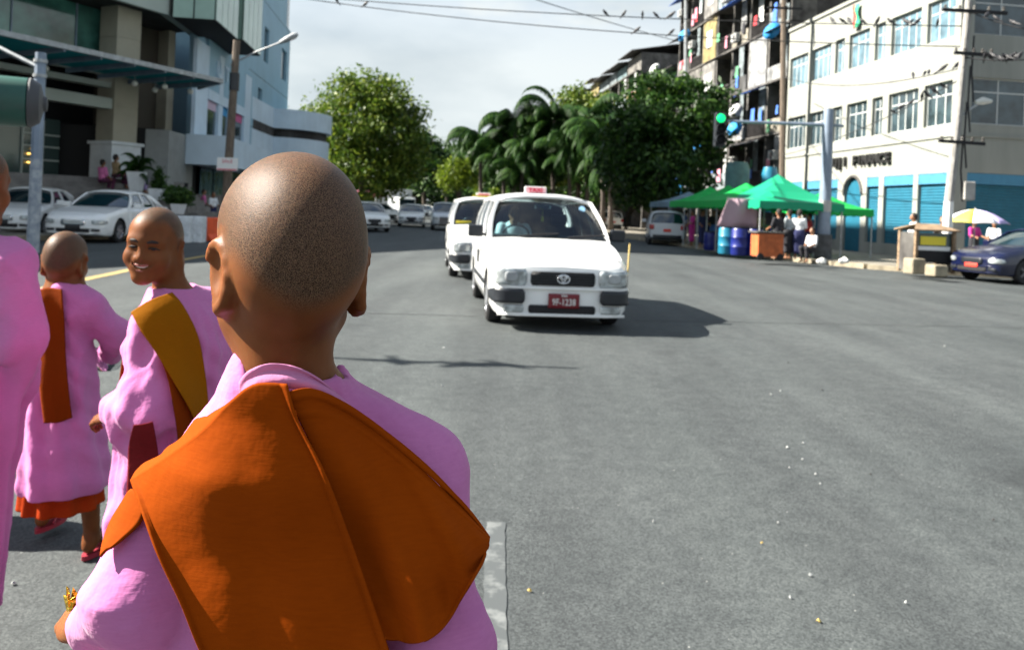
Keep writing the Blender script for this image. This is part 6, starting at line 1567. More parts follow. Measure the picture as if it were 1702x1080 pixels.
# box truck and maroon bus under the trees
def truck():
    q = G(676, 363); root = thing('box_truck', 'pale box truck with a tall cargo body in the far street', 'truck', (q[0], q[1], 0), ST + R(22))
    g = MB(); g.box(-1.1, 1.1, 1.6, 6.4, 0.9, 3.1); bx_ = g.build('cargo_box', M['silver_paint'], root)
    for y in np.linspace(1.9, 6.2, 8):
        g = MB(); g.box(1.1, 1.13, y, y + 0.06, 0.92, 3.08); g.box(-1.13, -1.1, y, y + 0.06, 0.92, 3.08); g.build('rib', M['galv'], bx_)
    g = MB(); g.prism([(-0.95, 0), (0.95, 0), (0.98, 1.5), (-0.98, 1.5)], 0.5, 2.2); cb = g.build('cab', M['white_paint'], root, bevel=0.12, seg=2)
    g = MB(); g.box(-0.82, 0.82, -0.02, 0.02, 1.35, 2.0); g.build('windscreen', M['car_glass'], cb)
    g = MB(); g.box(-0.7, 0.7, -0.03, 0.02, 0.75, 1.0); g.build('grille', M['black_plastic'], cb)
    for y in (0.7, 5.2):
        for x in (-0.85, 0.85):
            wv = bpy.data.objects.new('wheel', None); COL.objects.link(wv); wv.parent = root; wv.location = (x, y, 0.42); wv.rotation_euler = (0, 0, 0 if x > 0 else math.pi); ty, rm = wheel_meshes(0.42, False); link('tyre', ty, wv); link('rim', rm, wv)
truck()
def bus():
    q = G(634, 366); root = thing('pickup_bus', 'maroon roofed pickup bus beside the parked white cars', 'bus', (q[0], q[1], 0), ST + R(62))
    g = MB(); g.box(-0.95, 0.95, 0, 6.0, 1.95, 2.5); g.build('roof', M['maroon_paint'], root, bevel=0.1, seg=2)
    g = MB(); g.box(-0.93, 0.93, 0.05, 5.9, 0.5, 1.2); g.build('body', M['maroon_paint'], root, bevel=0.06)
    for y in (0.1, 1.6, 3.0, 4.4, 5.85):
        for x in (-0.9, 0.9):
            g = MB(); g.bar((x, y, 1.19), (x, y, 1.96), 0.07); g.build('post', M['galv'], root)
    for y in (1.0, 4.8):
        for x in (-0.8, 0.8):
            wv = bpy.data.objects.new('wheel', None); COL.objects.link(wv); wv.parent = root; wv.location = (x, y, 0.36); wv.rotation_euler = (0, 0, 0 if x > 0 else math.pi); ty, rm = wheel_meshes(0.36, True); link('tyre', ty, wv); link('rim', rm, wv)
bus()
# ------------------------------------------------------------------ street furniture
M['signal_green'] = mat('signal_green', (0.012, 0.075, 0.055), 0.45, var=0.15, scale=4)
M['go_light'] = mat('go_light', (0.0, 0.62, 0.16), 0.4, emit=0.55)
M['lamp_lens'] = mat('lamp_lens', (0.6, 0.6, 0.55), 0.3)
# horizontal signal head at the left edge, on its own arm
c = P(22, 169, 5.2)
sg_root = thing('traffic_signal', 'dark green horizontal traffic signal with a grey end cap at the left photo edge', 'traffic light', (c[0] - 1.25 * math.cos(R(27)), c[1] - 1.25 * math.sin(R(27)), 0), R(27))
dx = 1.25
g = MB(); r_ = 0.165; g.lathe([(r_ * 0.9, -1.0), (r_, -0.97), (r_, 0.08), (r_ * 0.96, 0.085)], 20, (dx, 0, c[2]), axis='x'); hs = g.build('housing', M['signal_green'], sg_root, smooth=True)
g = MB(); g.lathe([(r_ * 1.0, 0.088), (r_ * 1.02, 0.10), (r_ * 0.80, 0.155), (r_ * 0.33, 0.175), (r_ * 0.28, 0.195), (0.001, 0.20)], 14, (dx, 0, c[2]), axis='x'); g.build('end_cap', mat('cap_grey', (0.05, 0.054, 0.058), 0.6), sg_root, smooth=True)
for x, m_ in ((-0.50, 'yellow'), (-0.80, 'lens_red')):
    g = MB(); g.lathe([(0.001, -r_ - 0.02), (0.10, -r_ - 0.01), (0.125, -r_ + 0.05)], 18, (dx + x, 0, c[2]), axis='y'); g.build('signal_lens', M[m_], hs, smooth=True)
    g = MB(); g.lathe([(0.145, -r_ - 0.16), (0.14, -r_ + 0.06)], 18, (dx + x, 0, c[2]), axis='y', close=True); v = g.build('visor', M['signal_green'], hs, smooth=True); solidify(v, 0.006)
g = MB(); g.tube([(0, 0.3, 0), (0, 0.3, c[2] + 0.5)], 0.07, 12); g.build('post', M['steel'], sg_root, smooth=True)
g = MB(); g.tube([(0, 0.3, c[2] + 0.3), (dx - 0.4, 0.02, c[2] + 0.2)], 0.035, 8); g.build('arm', M['steel'], sg_root, smooth=True)
# grey mast behind it
q = P(58, 330, 17.5)
mast = thing('signal_mast', 'grey steel mast with a flaking lower half in front of the mall entrance', 'pole', (q[0], q[1], 0), 0)
tz = P(62, 88, 17.5)[2]
g = MB(); g.tube([(0, 0, 0), (0, 0, 2.1)], [0.135, 0.125], 8); g.build('lower_shaft', mat('flaking_paint', (0.40, 0.43, 0.46), 0.8, col2=(0.20, 0.24, 0.29), scale=7, detail=6), mast, smooth=True)
g = MB(); g.tube([(0, 0, 2.101), (0, 0, tz)], [0.125, 0.115], 8); g.build('shaft', M['steel'], mast, smooth=True)
for dz_ in (0.55, 0.22):
    g = MB(); g.lathe([(0.14, tz - dz_), (0.14, tz - dz_ + 0.07)], 12); g.build('collar', M['galv'], mast)
g = MB(); g.tube([(0, 0, tz - 0.35), (-1.6, 0.2, tz + 0.35), (-4, 0.4, tz + 0.9)], 0.05, 8); g.build('arm', M['galv'], mast, smooth=True)
# wooden lamp pole on the left with a tilted street light
q = P(376, 300, 27.0); zt_ = P(380, 72, 27)[2]
lp = thing('lamp_pole', 'weathered brown pole carrying a tilted street lamp before the blue grey tower', 'street lamp', (q[0], q[1], 0.1), 0)
g = MB(); g.tube([(0.0, 0, 0), (0.1, 0, zt_ * 0.6), (0.17, 0, zt_)], [0.16, 0.14, 0.12], 9); g.build('pole', M['wood_pole'], lp, smooth=True)
a0, a1, a2 = P(383, 108, 27) - np.array([q[0], q[1], 0.1]), P(468, 70, 27) - np.array([q[0], q[1], 0.1]), P(495, 57, 27) - np.array([q[0], q[1], 0.1])
g = MB(); g.tube([a0, (a0 + a1) / 2 + np.array([0, 0, 0.05]), a1], 0.03, 6); g.build('arm', M['galv'], lp, smooth=True)
g = MB(); g.tube([a1 - (a1 - a0) * 0.04, a1 + (a2 - a1) * 0.3, a1 + (a2 - a1) * 0.8, a2], [0.05, 0.10, 0.11, 0.05], 10); g.build('lamp_head', M['galv'], lp, smooth=True)
z_ = P(382, 112, 27)[2]; g = MB(); g.lathe([(0.17, z_ - 0.9), (0.17, z_ - 0.3)], 10, (0.14, 0, 0)); g.build('bracket', M['black_plastic'], lp)
c = P(378, 273, 26.6)
sgn = thing('small_sign', 'small white sign with red writing fixed to the brown lamp pole', 'sign', c, 0)
g = MB(); g.box(-0.35, 0.35, -0.02, 0.02, -0.22, 0.22); g.build('board', M['plate_white'], sgn)
g = MB(); g.box(-0.33, 0.33, -0.026, -0.021, -0.205, -0.165); g.build('red_band', M['taxi_red'], sgn)
text_mesh('text', 'SALE', 0.17, 0.003, M['taxi_red'], sgn, TM((0, -0.024, 0.09), (1, 0, 0), (0, 0, 1)))
# traffic mast on the right, arm over the road with a lit green signal
q = G(1367, 436); Yq = q[1]
tm = thing('signal_mast', 'tall blue grey mast whose long arm carries the lit green signal', 'traffic light', (q[0], q[1], 0.1), 0)
top = P(1375, 186, Yq)[2]
g = MB(); g.tube([(0, 0, 0.9), (0, 0, top)], [0.22, 0.17], 12); g.build('shaft', M['steel'], tm, smooth=True)
g = MB(); g.tube([(0, 0, 0), (0, 0, 0.9)], [0.30, 0.28], 12); g.build('base', mat('mast_base', (0.06, 0.065, 0.07), 0.8, var=0.4, scale=5), tm, smooth=True)
g = MB(); g.tube([(0, 0, 1.7), (0, 0, 2.1)], 0.225, 12); g.build('poster_band', M['paper'], tm, smooth=True)
az = P(1372, 208, Yq)[2] - 0.1; l_ = P(1197, 201, Yq) - np.array([q[0], q[1], 0.1]); r2 = P(1402, 210, Yq) - np.array([q[0], q[1], 0.1])
g = MB(); g.tube([(0, 0, az), l_ + np.array([0.25, 0, 0.0])], [0.07, 0.045], 8); g.tube([(0, 0, az), r2], 0.05, 8); g.build('arm', M['steel'], tm, smooth=True)
g = MB(); g.box(l_[0] - 0.2, l_[0] + 0.2, -0.12, 0.12, l_[2] - 0.95, l_[2] + 0.28); bx_ = g.build('signal_box', M['black_plastic'], tm, bevel=0.04)
for z, m_ in ((0.08, 'go_light'), (-0.30, 'black_matte'), (-0.68, 'black_matte')):
    g = MB(); g.lathe([(0.001, -0.16), (0.12, -0.15), (0.16, -0.118)], 16, (l_[0], 0, l_[2] + z), axis='y'); g.build('signal_lens', M[m_], bx_, smooth=True)
    if m_ != 'go_light':
        g = MB(); g.lathe([(0.18, -0.30), (0.175, -0.122)], 14, (l_[0], 0, l_[2] + z), axis='y', close=True); v = g.build('visor', M['black_plastic'], bx_); solidify(v, 0.008)
# leaning utility pole on the right corner
q = G(1570, 458); Yu = q[1]
up_ = thing('utility_pole', 'leaning pale utility pole crowded with cross arms and wires at the right corner', 'utility pole', (q[0], q[1], 0.1), 0)
O = np.array([q[0], q[1], 0.1]); pp = lambda px, py, Y=None: P(px, py, Y or Yu) - O
tp = pp(1616, -60)
g = MB(); m1 = pp(1574, 392); g.tube([(0, 0, 0), m1], [0.14, 0.135], 10); g.build('dark_base', mat('tarred_base', (0.05, 0.035, 0.028), 0.8, var=0.4, scale=6), up_, smooth=True)
m2 = pp(1577, 335); g = MB(); g.tube([m1, m2], [0.136, 0.13], 10); g.build('white_band', M['plate_white'], up_, smooth=True)
g = MB(); g.tube([m2, pp(1592, 200), tp], [0.128, 0.115, 0.095], 10); g.build('shaft', M['concrete_pole'], up_, smooth=True)
g = MB()
for i, (px, py) in enumerate(((1612, 60), (1606, 110), (1600, 170), (1594, 225))):
    g.tube([pp(px + 7, py, Yu - 0.05), pp(px + 3, py + 60, Yu - 0.05), pp(px + 6, py + 110, Yu - 0.05)], 0.03, 6)
g.build('cable', M['wire'], up_, smooth=True)
for px, py, w0, w1 in ((1611, 22, 0.9, 1.0), (1606, 92, 0.45, 0.7), (1597, 238, 0.75, 0.6)):
    c = pp(px, py); g = MB(); g.bar(c + np.array([-w0, -0.18, 0.02]), c + np.array([w1, -0.18, -0.02]), 0.09, 0.09); ca = g.build('cross_arm', M['black_matte'], up_)
    for t in np.linspace(-w0 * .9, w1 * .9, 5):
        g = MB(); g.lathe([(0.02, 0.045), (0.05, 0.06), (0.03, 0.10), (0.05, 0.13), (0.02, 0.17)], 8, tuple(c + np.array([t, -0.18, 0]))); g.build('insulator', M['stain'], ca, smooth=True)
c = pp(1603, 395, Yu - 0.25); g = MB(); 
bxp = pp(1598, 320); g.box(bxp[0] - 0.02, bxp[0] + 0.30, bxp[2] * 0 + bxp[1] - 0.2, bxp[1] + 0.05, bxp[2] - 0.22, bxp[2] + 0.32); g.build('meter_box', M['concrete'], up_, bevel=0.02)
a = pp(1600, 192); b = pp(1634, 168)
g = MB(); g.tube([a, a + np.array([0.15, 0, 0.15]), b], 0.03, 6); la = g.build('lamp_arm', M['galv'], up_, smooth=True)
g = MB(); g.tube([b - np.array([0.22, 0, 0.06]), b, b + np.array([0.25, 0, 0.0])], [0.06, 0.12, 0.05], 10); g.build('lamp_head', M['lamp_lens'], la, smooth=True)
# thin poles by the apartment block
for px0, px1, Y, m_, r_, lab in ((1140, 1140, 55, 'galv', 0.14, 'pale straight pole rising above the dark tree crown'), (1300, 1303, 41.5, 'wood_pole', 0.17, 'dark pole standing between the apartment block and cream office')):
    b0 = P(px0, 380, Y); t0 = P(px1, -50, Y); pr_ = thing('utility_pole', lab, 'utility pole', (b0[0], b0[1], 0.1), 0)
    g = MB(); g.tube([(0, 0, 0), (t0[0] - b0[0] - (b0[0] - b0[0]), 0, t0[2])], [r_, r_ * 0.8], 8); g.build('shaft', M[m_], pr_, smooth=True)
    g = MB(); z = t0[2] - 2.2; x = (t0[0] - b0[0]) * 0.85; g.bar((x - 0.9, -0.2, z), (x + 0.9, -0.2, z), 0.1); g.build('cross_arm', M['black_matte'], pr_)
# ------------------------------------------------------------------ wires and birds
def wire(label, a, b, sag, r=0.018, group='overhead wires'):
    a, b = np.array(a), np.array(b); n = 24
    pts = [a + (b - a) * t - np.array([0, 0, sag * 4 * t * (1 - t)]) for t in np.linspace(0, 1, n + 1)]
    g = MB(); g.tube(pts, r, 5); o = g.build('overhead_wire', M['wire'], smooth=True, sharp=None)
    tag(o, label, 'wire', group); return lambda t: a + (b - a) * t - np.array([0, 0, sag * 4 * t * (1 - t)])
bw = MB()
b_ = Sdf(); b_.ell((0, 0, 0.095), (0.045, 0.10, 0.05), rx(R(32))); b_.ell((0, 0.085, 0.165), (0.03, 0.036, 0.03)); b_.cone((0, 0.11, 0.165), (0, 0.155, 0.158), 0.011, 0.004, 0.01); b_.cone((0, -0.06, 0.05), (0, -0.20, -0.03), 0.03, 0.016, 0.02)
for s in (-1, 1): b_.cone((s * 0.018, 0.01, 0.06), (s * 0.018, 0.015, 0.0), 0.007, 0.006, 0.006)
Vb, Qb = b_.mesh(0.010); BIRD = mesh_np('crow', Vb, Qb, M['bird'], True)
def crow(p, label, group, r=random):
    o = link('crow', BIRD); o.location = [float(v) for v in p]; o.rotation_euler = (r.uniform(-0.15, 0.15), 0, r.uniform(0, 6.28)); s = r.uniform(0.9, 1.25); o.scale = (s, s, s)
    tag(o, label, 'bird', group)
w1 = wire('upper wire crossing the sky, with a row of crows near the apartment block', P(420, -14, 30), P(1612, 44, 23.2), 0.25)
w2 = wire('lower wire crossing the sky, running left to right below the crows', P(400, -18, 31), P(1608, 78, 23.4), 0.45)
w3 = wire('single steep wire slanting down across the sky towards the apartment block', P(800, -30, 24), P(1180, 82, 44), 0.12)
for px in (1005, 1038, 1068, 1090, 1115): 
    t = (px - 420) / (1612 - 420); ts = np.linspace(0, 1, 400); bt = min(ts, key=lambda t: abs((lambda q: 851 + F * (q[0] * math.cos(TH) + (q[2] - EYE) * math.sin(TH)) / q[1])(w1(t)) - px)); crow(w1(bt) + np.array([0, 0, 0.015]), 'black crow in the short row on the sky wire', 'crows on the sky wire')
def px_of(q): return 851 + F * (q[0] * math.cos(TH) + (q[2] - EYE) * math.sin(TH)) / q[1]
def on_wire(w, px): return w(min(np.linspace(0, 1, 400), key=lambda t: abs(px_of(w(t)) - px)))
for px in (560, 608, 1057, 1117): crow(on_wire(w2, px) + np.array([0, 0, .015]), 'black crow sitting apart on the lower sky wire', 'crows on the lower sky wire')
for px in (1383, 1400, 1411, 1434, 1457, 1480, 1505, 1512, 1525, 1560): crow(on_wire(w1, px) + np.array([0, 0, .015]), 'black crow on the wire in front of the upper office windows', 'crows before the upper office windows')
w4 = wire('wire climbing along the lower office windows to the leaning pole', P(1300, 258, 40), P(1604, 128, 23.1), 0.3)
w5 = wire('wire along the top of the lower office windows, ending at the leaning pole', P(1300, 128, 41), P(1602, 112, 23.0), 0.5)
for px in (1485, 1497, 1515, 1532, 1540, 1551, 1568): crow(on_wire(w4, px) + np.array([0, 0, .015]), 'black crow on the wire before the lower office windows', 'crows before the lower office windows')
for px in (1517, 1537, 1543, 1567, 1590): crow(on_wire(w5, px) + np.array([0, 0, .015]), 'black crow on the wire between the two office window rows', 'crows between the office window rows')
w6 = wire('wire leaving the leaning pole to the right at the level of the shaded wall', P(1604, 96, 23.0), P(1850, 70, 21), 0.25)
w7 = wire('upper wire leaving the leaning pole to the right, across the top windows', P(1612, 20, 23.1), P(1850, 50, 21), 0.3)
for px in (1637, 1645, 1652, 1661, 1668, 1674, 1681, 1688, 1695): crow(on_wire(w6, px) + np.array([0, 0, .015]), 'black crow in the tight row right of the leaning pole', 'crows right of the leaning pole')
for px in (1640, 1655, 1685): crow(on_wire(w7, px) + np.array([0, 0, .015]), 'black crow on the upper wire right of the leaning pole', 'crows on the upper right wire')
# cable with crows above the left of the crossing; only its shadow reaches the picture
rs = random.Random(5)
hh = 6.4; sh = lambda p: np.array([p[0], p[1], 0]) + np.array([SUN.x, SUN.y, SUN.z]) / SUN.z * hh
w8 = wire('sagging cable over the left side of the crossing', sh(G(380, 588)), sh(G(960, 612)), 0.05, 0.03)
for px in (598, 618, 640, 700, 738, 746, 775, 786, 793, 800, 815, 830):
    p = sh(G(px, 597 + (px - 560) * 0.03)); t = np.clip((p[0] - w8(0)[0]) / (w8(1)[0] - w8(0)[0]), 0, 1); crow(w8(t) + np.array([0, 0, 0.02]), 'crow on the cable over the left side of the crossing', 'crows over the crossing', rs)

# ------------------------------------------------------------------ people further off
TOPS = {n: mat('cloth_' + n, c, 0.85, var=0.15, scale=9) for n, c in dict(white=(0.68, 0.7, 0.72), magenta=(0.42, 0.02, 0.20), navy=(0.02, 0.025, 0.09), black=(0.015, 0.015, 0.02), red=(0.38, 0.03, 0.03), pink=(0.62, 0.16, 0.36), purple=(0.14, 0.05, 0.25), grey=(0.30, 0.34, 0.36), blue=(0.05, 0.14, 0.42), plum=(0.10, 0.02, 0.06), lilac=(0.38, 0.28, 0.55), tan=(0.42, 0.30, 0.16)).items()}
def figure(label, pos, h, face, top, bottom, pose='stand', hair=True, group=None, vox=0.022, arm=(0.25, 0.15)):
    k = h / 1.65; Rm = rz(face); f = Frame(pos, Rm, k)
    S_ = Sdf(); TT = Sdf(); BB = Sdf(); HH = Sdf()
    dz = -0.42 if pose == 'sit' else 0.0
    E = lambda D, p, r, kk=0.03: D.ell(f(np.array(p) + (0, 0, dz)), np.array(r) * k * np.ones(3), Rm, kk * k)
    Cn = lambda D, a, b, r1, r2, kk=0.03: D.cone(f(np.array(a) + (0, 0, dz)), f(np.array(b) + (0, 0, dz)), r1 * k, r2 * k, kk * k)
    E(S_, (0, 0.0, 1.54), (0.075, 0.092, 0.105)); E(S_, (0, 0.05, 1.49), (0.055, 0.05, 0.06)); E(S_, (0, .10, 1.50), (.012, .015, .015)); Cn(S_, (0, -0.01, 1.45), (0, -0.02, 1.34), 0.05, 0.055)
    if hair: E(HH, (0, -0.02, 1.565), (0.083, 0.095, 0.095)); E(HH, (0, -0.05, 1.50), (0.075, 0.06, 0.08)); HH.ell(f(np.array((0, 0.10, 1.50 + dz))), np.array((0.075, 0.07, 0.08)) * k, Rm, 0.01, 's')
    for D, gk in ((S_, 0), (TT, 0.016)):
        E(D, (0, -0.01, 1.20), (0.155 + gk, 0.095 + gk, 0.17)); E(D, (0, 0, 1.0), (0.135 + gk, 0.10 + gk, 0.15))
        for s, am in zip((-1, 1), arm):
            Cn(D, (s * 0.155, -0.01, 1.31), (s * 0.20, am * 0.2, 1.07), 0.05 + gk, 0.042 + gk)
            if D is S_: Cn(D, (s * 0.20, am * 0.2, 1.07), (s * 0.18, 0.05 + am * 0.9, 0.90 + abs(am) * 0.35), 0.04, 0.027); E(D, (s * 0.175, 0.09 + am * 0.95, 0.86 + abs(am) * 0.4), (0.032, 0.05, 0.05))
    for s in (-1, 1):
        if pose == 'sit':
            Cn(S_, (s * 0.09, 0, 0.88), (s * 0.12, 0.40, 0.92), 0.08, 0.06); Cn(S_, (s * 0.12, 0.40, 0.92), (s * 0.11, 0.36, 0.50), 0.055, 0.035); Cn(S_, (s * .11, .34, .46), (s * .11, .50, .44), .035, .025)
            Cn(BB, (s * 0.09, 0, 0.88), (s * 0.12, 0.40, 0.92), 0.10, 0.075, 0.05); Cn(BB, (s * 0.12, 0.40, 0.92), (s * 0.11, 0.36, 0.60), 0.07, 0.06, 0.05)
        else:
            st = 0.10 * s if pose == 'walk' else 0.0
            Cn(S_, (s * 0.08, 0, 0.88), (s * 0.085, st * 0.5 + 0.02, 0.48), 0.08, 0.055); Cn(S_, (s * 0.085, st * 0.5 + 0.02, 0.48), (s * 0.085, st, 0.08), 0.052, 0.033); Cn(S_, (s * .085, st - .03, .035), (s * .095, st + .13, .03), .035, .028)
            Cn(BB, (s * 0.06, 0, 0.90), (s * 0.075, st * 0.8, 0.26), 0.125, 0.095, 0.08)
    o = person_body(S_, vox, pos, None, label, group, M['skin_far'])
    sdf_child('shirt', TT, vox, TOPS[top], o); sdf_child('longyi', BB, vox, TOPS[bottom], o)
    if hair: sdf_child('hair', HH, vox * 0.8, M['brow'], o)
    return o
def at(px, py, z=0.13): p = G(px, py, z); return (p[0], p[1], z)
mk = 'people at the market stalls'
figure('woman in a magenta top beside the silver wagon', at(1149, 408), 1.6, R(100), 'magenta', 'magenta', group=mk)
figure('person in navy clothes next to the woman in magenta', at(1166, 411), 1.62, R(200), 'navy', 'navy', group=mk)
figure('dark clothed person behind the blue drums', at(1185, 408), 1.65, R(170), 'black', 'blue', group=mk)
figure('child in a purple dress before the market stall', at(1198, 413), 1.25, R(150), 'purple', 'magenta', group=mk)
figure('person in grey under the second green canopy', at(1216, 409), 1.6, R(200), 'grey', 'black', group=mk)
figure('dark clothed man left of the two men in white shirts', at(1291, 430), 1.68, R(20), 'black', 'black', group=mk)
figure('man in a grey shirt and black longyi at the orange cart', at(1309, 430), 1.68, R(30), 'grey', 'black', group=mk)
figure('man in a white shirt and navy longyi near the mast', at(1326, 431), 1.70, R(-20), 'white', 'navy', group=mk)
figure('person in dark red close behind the mast', at(1343, 428), 1.6, R(60), 'red', 'navy', group=mk)
figure('seated person in white with a dark bag by the mast foot', at(1348, 436), 1.5, R(120), 'white', 'black', 'sit', group=mk)
rg = 'people at the corner stall'
figure('man in a white shirt walking behind the wooden cart', at(1515, 444), 1.7, R(80), 'white', 'tan', 'walk', group=rg)
figure('woman in a magenta shirt under the striped umbrella', at(1617, 440), 1.62, R(190), 'magenta', 'black', group=rg, arm=(0.3, 0.3))
figure('person in a white blouse at the right of the umbrella', at(1650, 440), 1.62, R(150), 'white', 'black', group=rg, arm=(0.4, 0.1))
figure('person in dark clothes partly hidden by the leaning pole', at(1563, 446), 1.65, R(150), 'black', 'black', group=rg)
lg = 'people on the mall steps'
def on_mall(k, out, z): p = MALL(k, out); return (p[0], p[1], z)
figure('person in a pink top sitting on the mall steps', on_mall(-1.75, 1.2, 1.40), 1.6, R(-25), 'pink', 'plum', 'sit', group=lg)
figure('person in a tan top sitting before the white pedestal', on_mall(-0.95, 0.85, 1.60), 1.65, R(-35), 'tan', 'plum', 'sit', group=lg)
figure('person in plum and lilac clothes sitting right of the one in tan', on_mall(-0.30, 1.1, 1.45), 1.55, R(-50), 'plum', 'lilac', 'sit', group=lg)
eg = 'people by the tower entrance'
p = P(338, 345, 33); figure('woman in a pink top standing left of the front nun head', (p[0], p[1], 0.13), 1.6, R(-60), 'pink', 'black', group=eg)
p = P(354, 345, 32.5); figure('person in a white blouse beside the woman in pink', (p[0], p[1], 0.13), 1.5, R(-120), 'white', 'navy', group=eg)
p = P(279, 300, 34); figure('person in a dark top standing by the planter shrub', (p[0], p[1], 1.30), 1.6, R(-90), 'black', 'tan', group=eg)
p = P(312, 305, 36); figure('person in a white shirt in the dark tower entrance', (p[0], p[1], 1.1), 1.65, R(-40), 'white', 'black', group=eg)

# ------------------------------------------------------------------ market stalls
M['canopy_green'] = leaf_mat('canopy_green', (0.012, 0.46, 0.10), (0.015, 0.52, 0.11), (0.018, 0.56, 0.12), 0.45)
M['canopy_teal'] = leaf_mat('canopy_teal', (0.008, 0.30, 0.16), (0.008, 0.33, 0.17), (0.010, 0.36, 0.18), 0.25)
M['canopy_grey'] = mat('canopy_grey', (0.10, 0.17, 0.22), 0.7, var=0.2, scale=3)
def canopy(label, px, py, w, h, peak, m, rzv, z0=0.13):
    c = G(px, py, z0); root = thing('market_canopy', label, 'canopy', c, rzv, 'market canopies'); hw_ = w / 2
    n = 9; A = []
    for i in range(n):
        row = []
        for j in range(n):
            u, v = -1 + 2 * i / (n - 1), -1 + 2 * j / (n - 1); r_ = max(abs(u), abs(v)); row.append((u * hw_, v * hw_, h + (peak - h) * (1 - r_) ** 1.25 - 0.05 * math.sin(math.pi * r_)))
        A.append(row)
    g = MB(); g.grid(A, flip=True); o = g.build('canopy_cloth', m, root); solidify(o, 0.01)
    for k in range(4):
        a = k * math.pi / 2; e = [(hw_ * math.cos(a) - t * math.sin(a), hw_ * math.sin(a) + t * math.cos(a)) for t in np.linspace(-hw_, hw_, 13)]
        g = MB(); g.grid([[(x * 1.003, y * 1.003, h + 0.0) for x, y in e], [(x * 1.01, y * 1.01, h - 0.24 - (0.05 if i % 2 else 0)) for i, (x, y) in enumerate(e)]]); v = g.build('valance', m, root); solidify(v, 0.008)
    for x in (-1, 1):
        for y in (-1, 1):
            g = MB(); g.tube([(x * hw_ * 0.97, y * hw_ * 0.97, 0), (x * hw_ * 0.97, y * hw_ * 0.97, h)], 0.03, 6); g.build('pole', M['galv'], root)
canopy('large nearest green market canopy with a sharp peak', 1288, 424, 3.3, 1.95, 3.0, M['canopy_teal'], ST + R(6))
canopy('bright green canopy half hidden behind the blue grey mast', 1362, 423, 2.7, 1.85, 2.5, M['canopy_green'], ST + R(10))
canopy('green canopy next in line after the large sharp peaked one', 1236, 419, 2.9, 1.95, 2.7, M['canopy_green'], ST)
canopy('green canopy in the middle of the row', 1206, 413, 2.9, 1.95, 2.7, M['canopy_green'], ST)
canopy('green canopy last but one before the grey one', 1176, 407, 2.9, 2.0, 2.75, M['canopy_green'], ST)
canopy('blue grey canopy at the far end of the market row', 1142, 401, 3.2, 2.0, 2.6, M['canopy_grey'], ST)
def drum(label, px, py, m, r=0.30, h=0.95):
    c = G(px, py, 0.13); root = thing('plastic_drum', label, 'drum', c, 0, 'plastic drums at the market')
    g = MB(); g.lathe([(r * .9, 0), (r, .05), (r, h * .3), (r * 1.04, h * .32), (r, h * .34), (r, h * .65), (r * 1.04, h * .67), (r, h * .69), (r, h * .93), (r * .88, h)], 18); g.build('barrel', m, root, smooth=True)
    g = MB(); g.lathe([(r * .9, h + .002), (r * .92, h + .05), (.001, h + .055)], 18); g.build('lid', M['black_plastic'], root, smooth=True)
M['drum_cyan'] = mat('drum_cyan', (0.010, 0.15, 0.24), 0.4); M['drum_blue'] = mat('drum_blue', (0.006, 0.014, 0.15), 0.4)
drum('light cyan plastic drum, leftmost of the market drums', 1207, 422, M['drum_cyan'])
drum('deep blue plastic drum right of the cyan one', 1228, 424, M['drum_blue']); drum('deep blue plastic drum in the middle of the drums', 1240, 424, M['drum_blue']); drum('deep blue plastic drum next to the orange cart', 1253, 425, M['drum_blue'])
drum('small blue drum near the silver wagon', 1180, 416, M['drum_blue'], 0.26, 0.7)
c = G(1273, 432, 0.13); ct = thing('market_cart', 'orange painted wooden cart under the largest green canopy', 'cart', c, ST)
M['cart_orange'] = mat('cart_orange', (0.42, 0.10, 0.025), 0.7, var=0.25, scale=5)
for k in range(5):
    g = MB(); g.box(-0.42, 0.42, -0.32, -0.295, 0.12 + k * 0.15, 0.26 + k * 0.15); g.build('plank', M['cart_orange'], ct)
g = MB(); g.box(-0.40, 0.40, -0.29, 0.30, 0.12, 0.86); g.build('body', M['cart_orange'], ct)
g = MB(); g.box(-0.48, 0.48, -0.36, 0.36, 0.87, 0.92); g.build('top', M['stain'], ct)
for x in (-0.33, 0.33):
    g = MB(); g.lathe([(0.001, -0.03), (0.11, -0.03), (0.12, 0), (0.11, 0.03), (0.001, 0.03)], 14, (x, -0.30, 0.12), axis='y'); g.build('wheel', M['tyre'], ct)
c = G(1231, 424, 0.13); cl = thing('hanging_cloth', 'greyish pink cloth hanging from the edge of the large green canopy', 'cloth', (c[0], c[1], 0.13), ST)
A = [[(-0.55 + 1.1 * u - 0.25 * (1 - v) * (u < .5) * 0 - 0.35 * v * (1 - u), 0.06 * math.sin(u * 9 + v), 2.0 - 1.0 * v) for u in np.linspace(0, 1, 9)] for v in np.linspace(0, 1, 6)]
g = MB(); g.grid(A); o = g.build('cloth_sheet', mat('mauve_cloth', (0.34, 0.24, 0.28), 0.9), cl, smooth=True, sharp=None); solidify(o, 0.006)
g = MB(); g.tube([(-0.6, 0, 2.02), (0.6, 0, 2.02)], 0.012, 5); g.build('rail', M['galv'], cl)
for px, py, lab, m_ in ((1365, 441, 'white plastic bag on the pavement near the mast', 'plate_white'), (1402, 440, 'white bundle on the kerb right of the mast', 'plate_white')):
    c = G(px, py, 0.13); S_ = Sdf(); S_.ell(c + (0, 0, .12), (.15, .11, .09)); S_.ell(c + (.05, 0, .16), (.05, .045, .07), k=.06); S_.disp = folds((.012, .012), ((30, 8, 20), (-14, 36, 22)), 3)
    V_, Q_ = S_.mesh(.02); o = link('plastic_bag', mesh_np('plastic_bag', V_, Q_, M[m_])); tag(o, lab, 'bag')
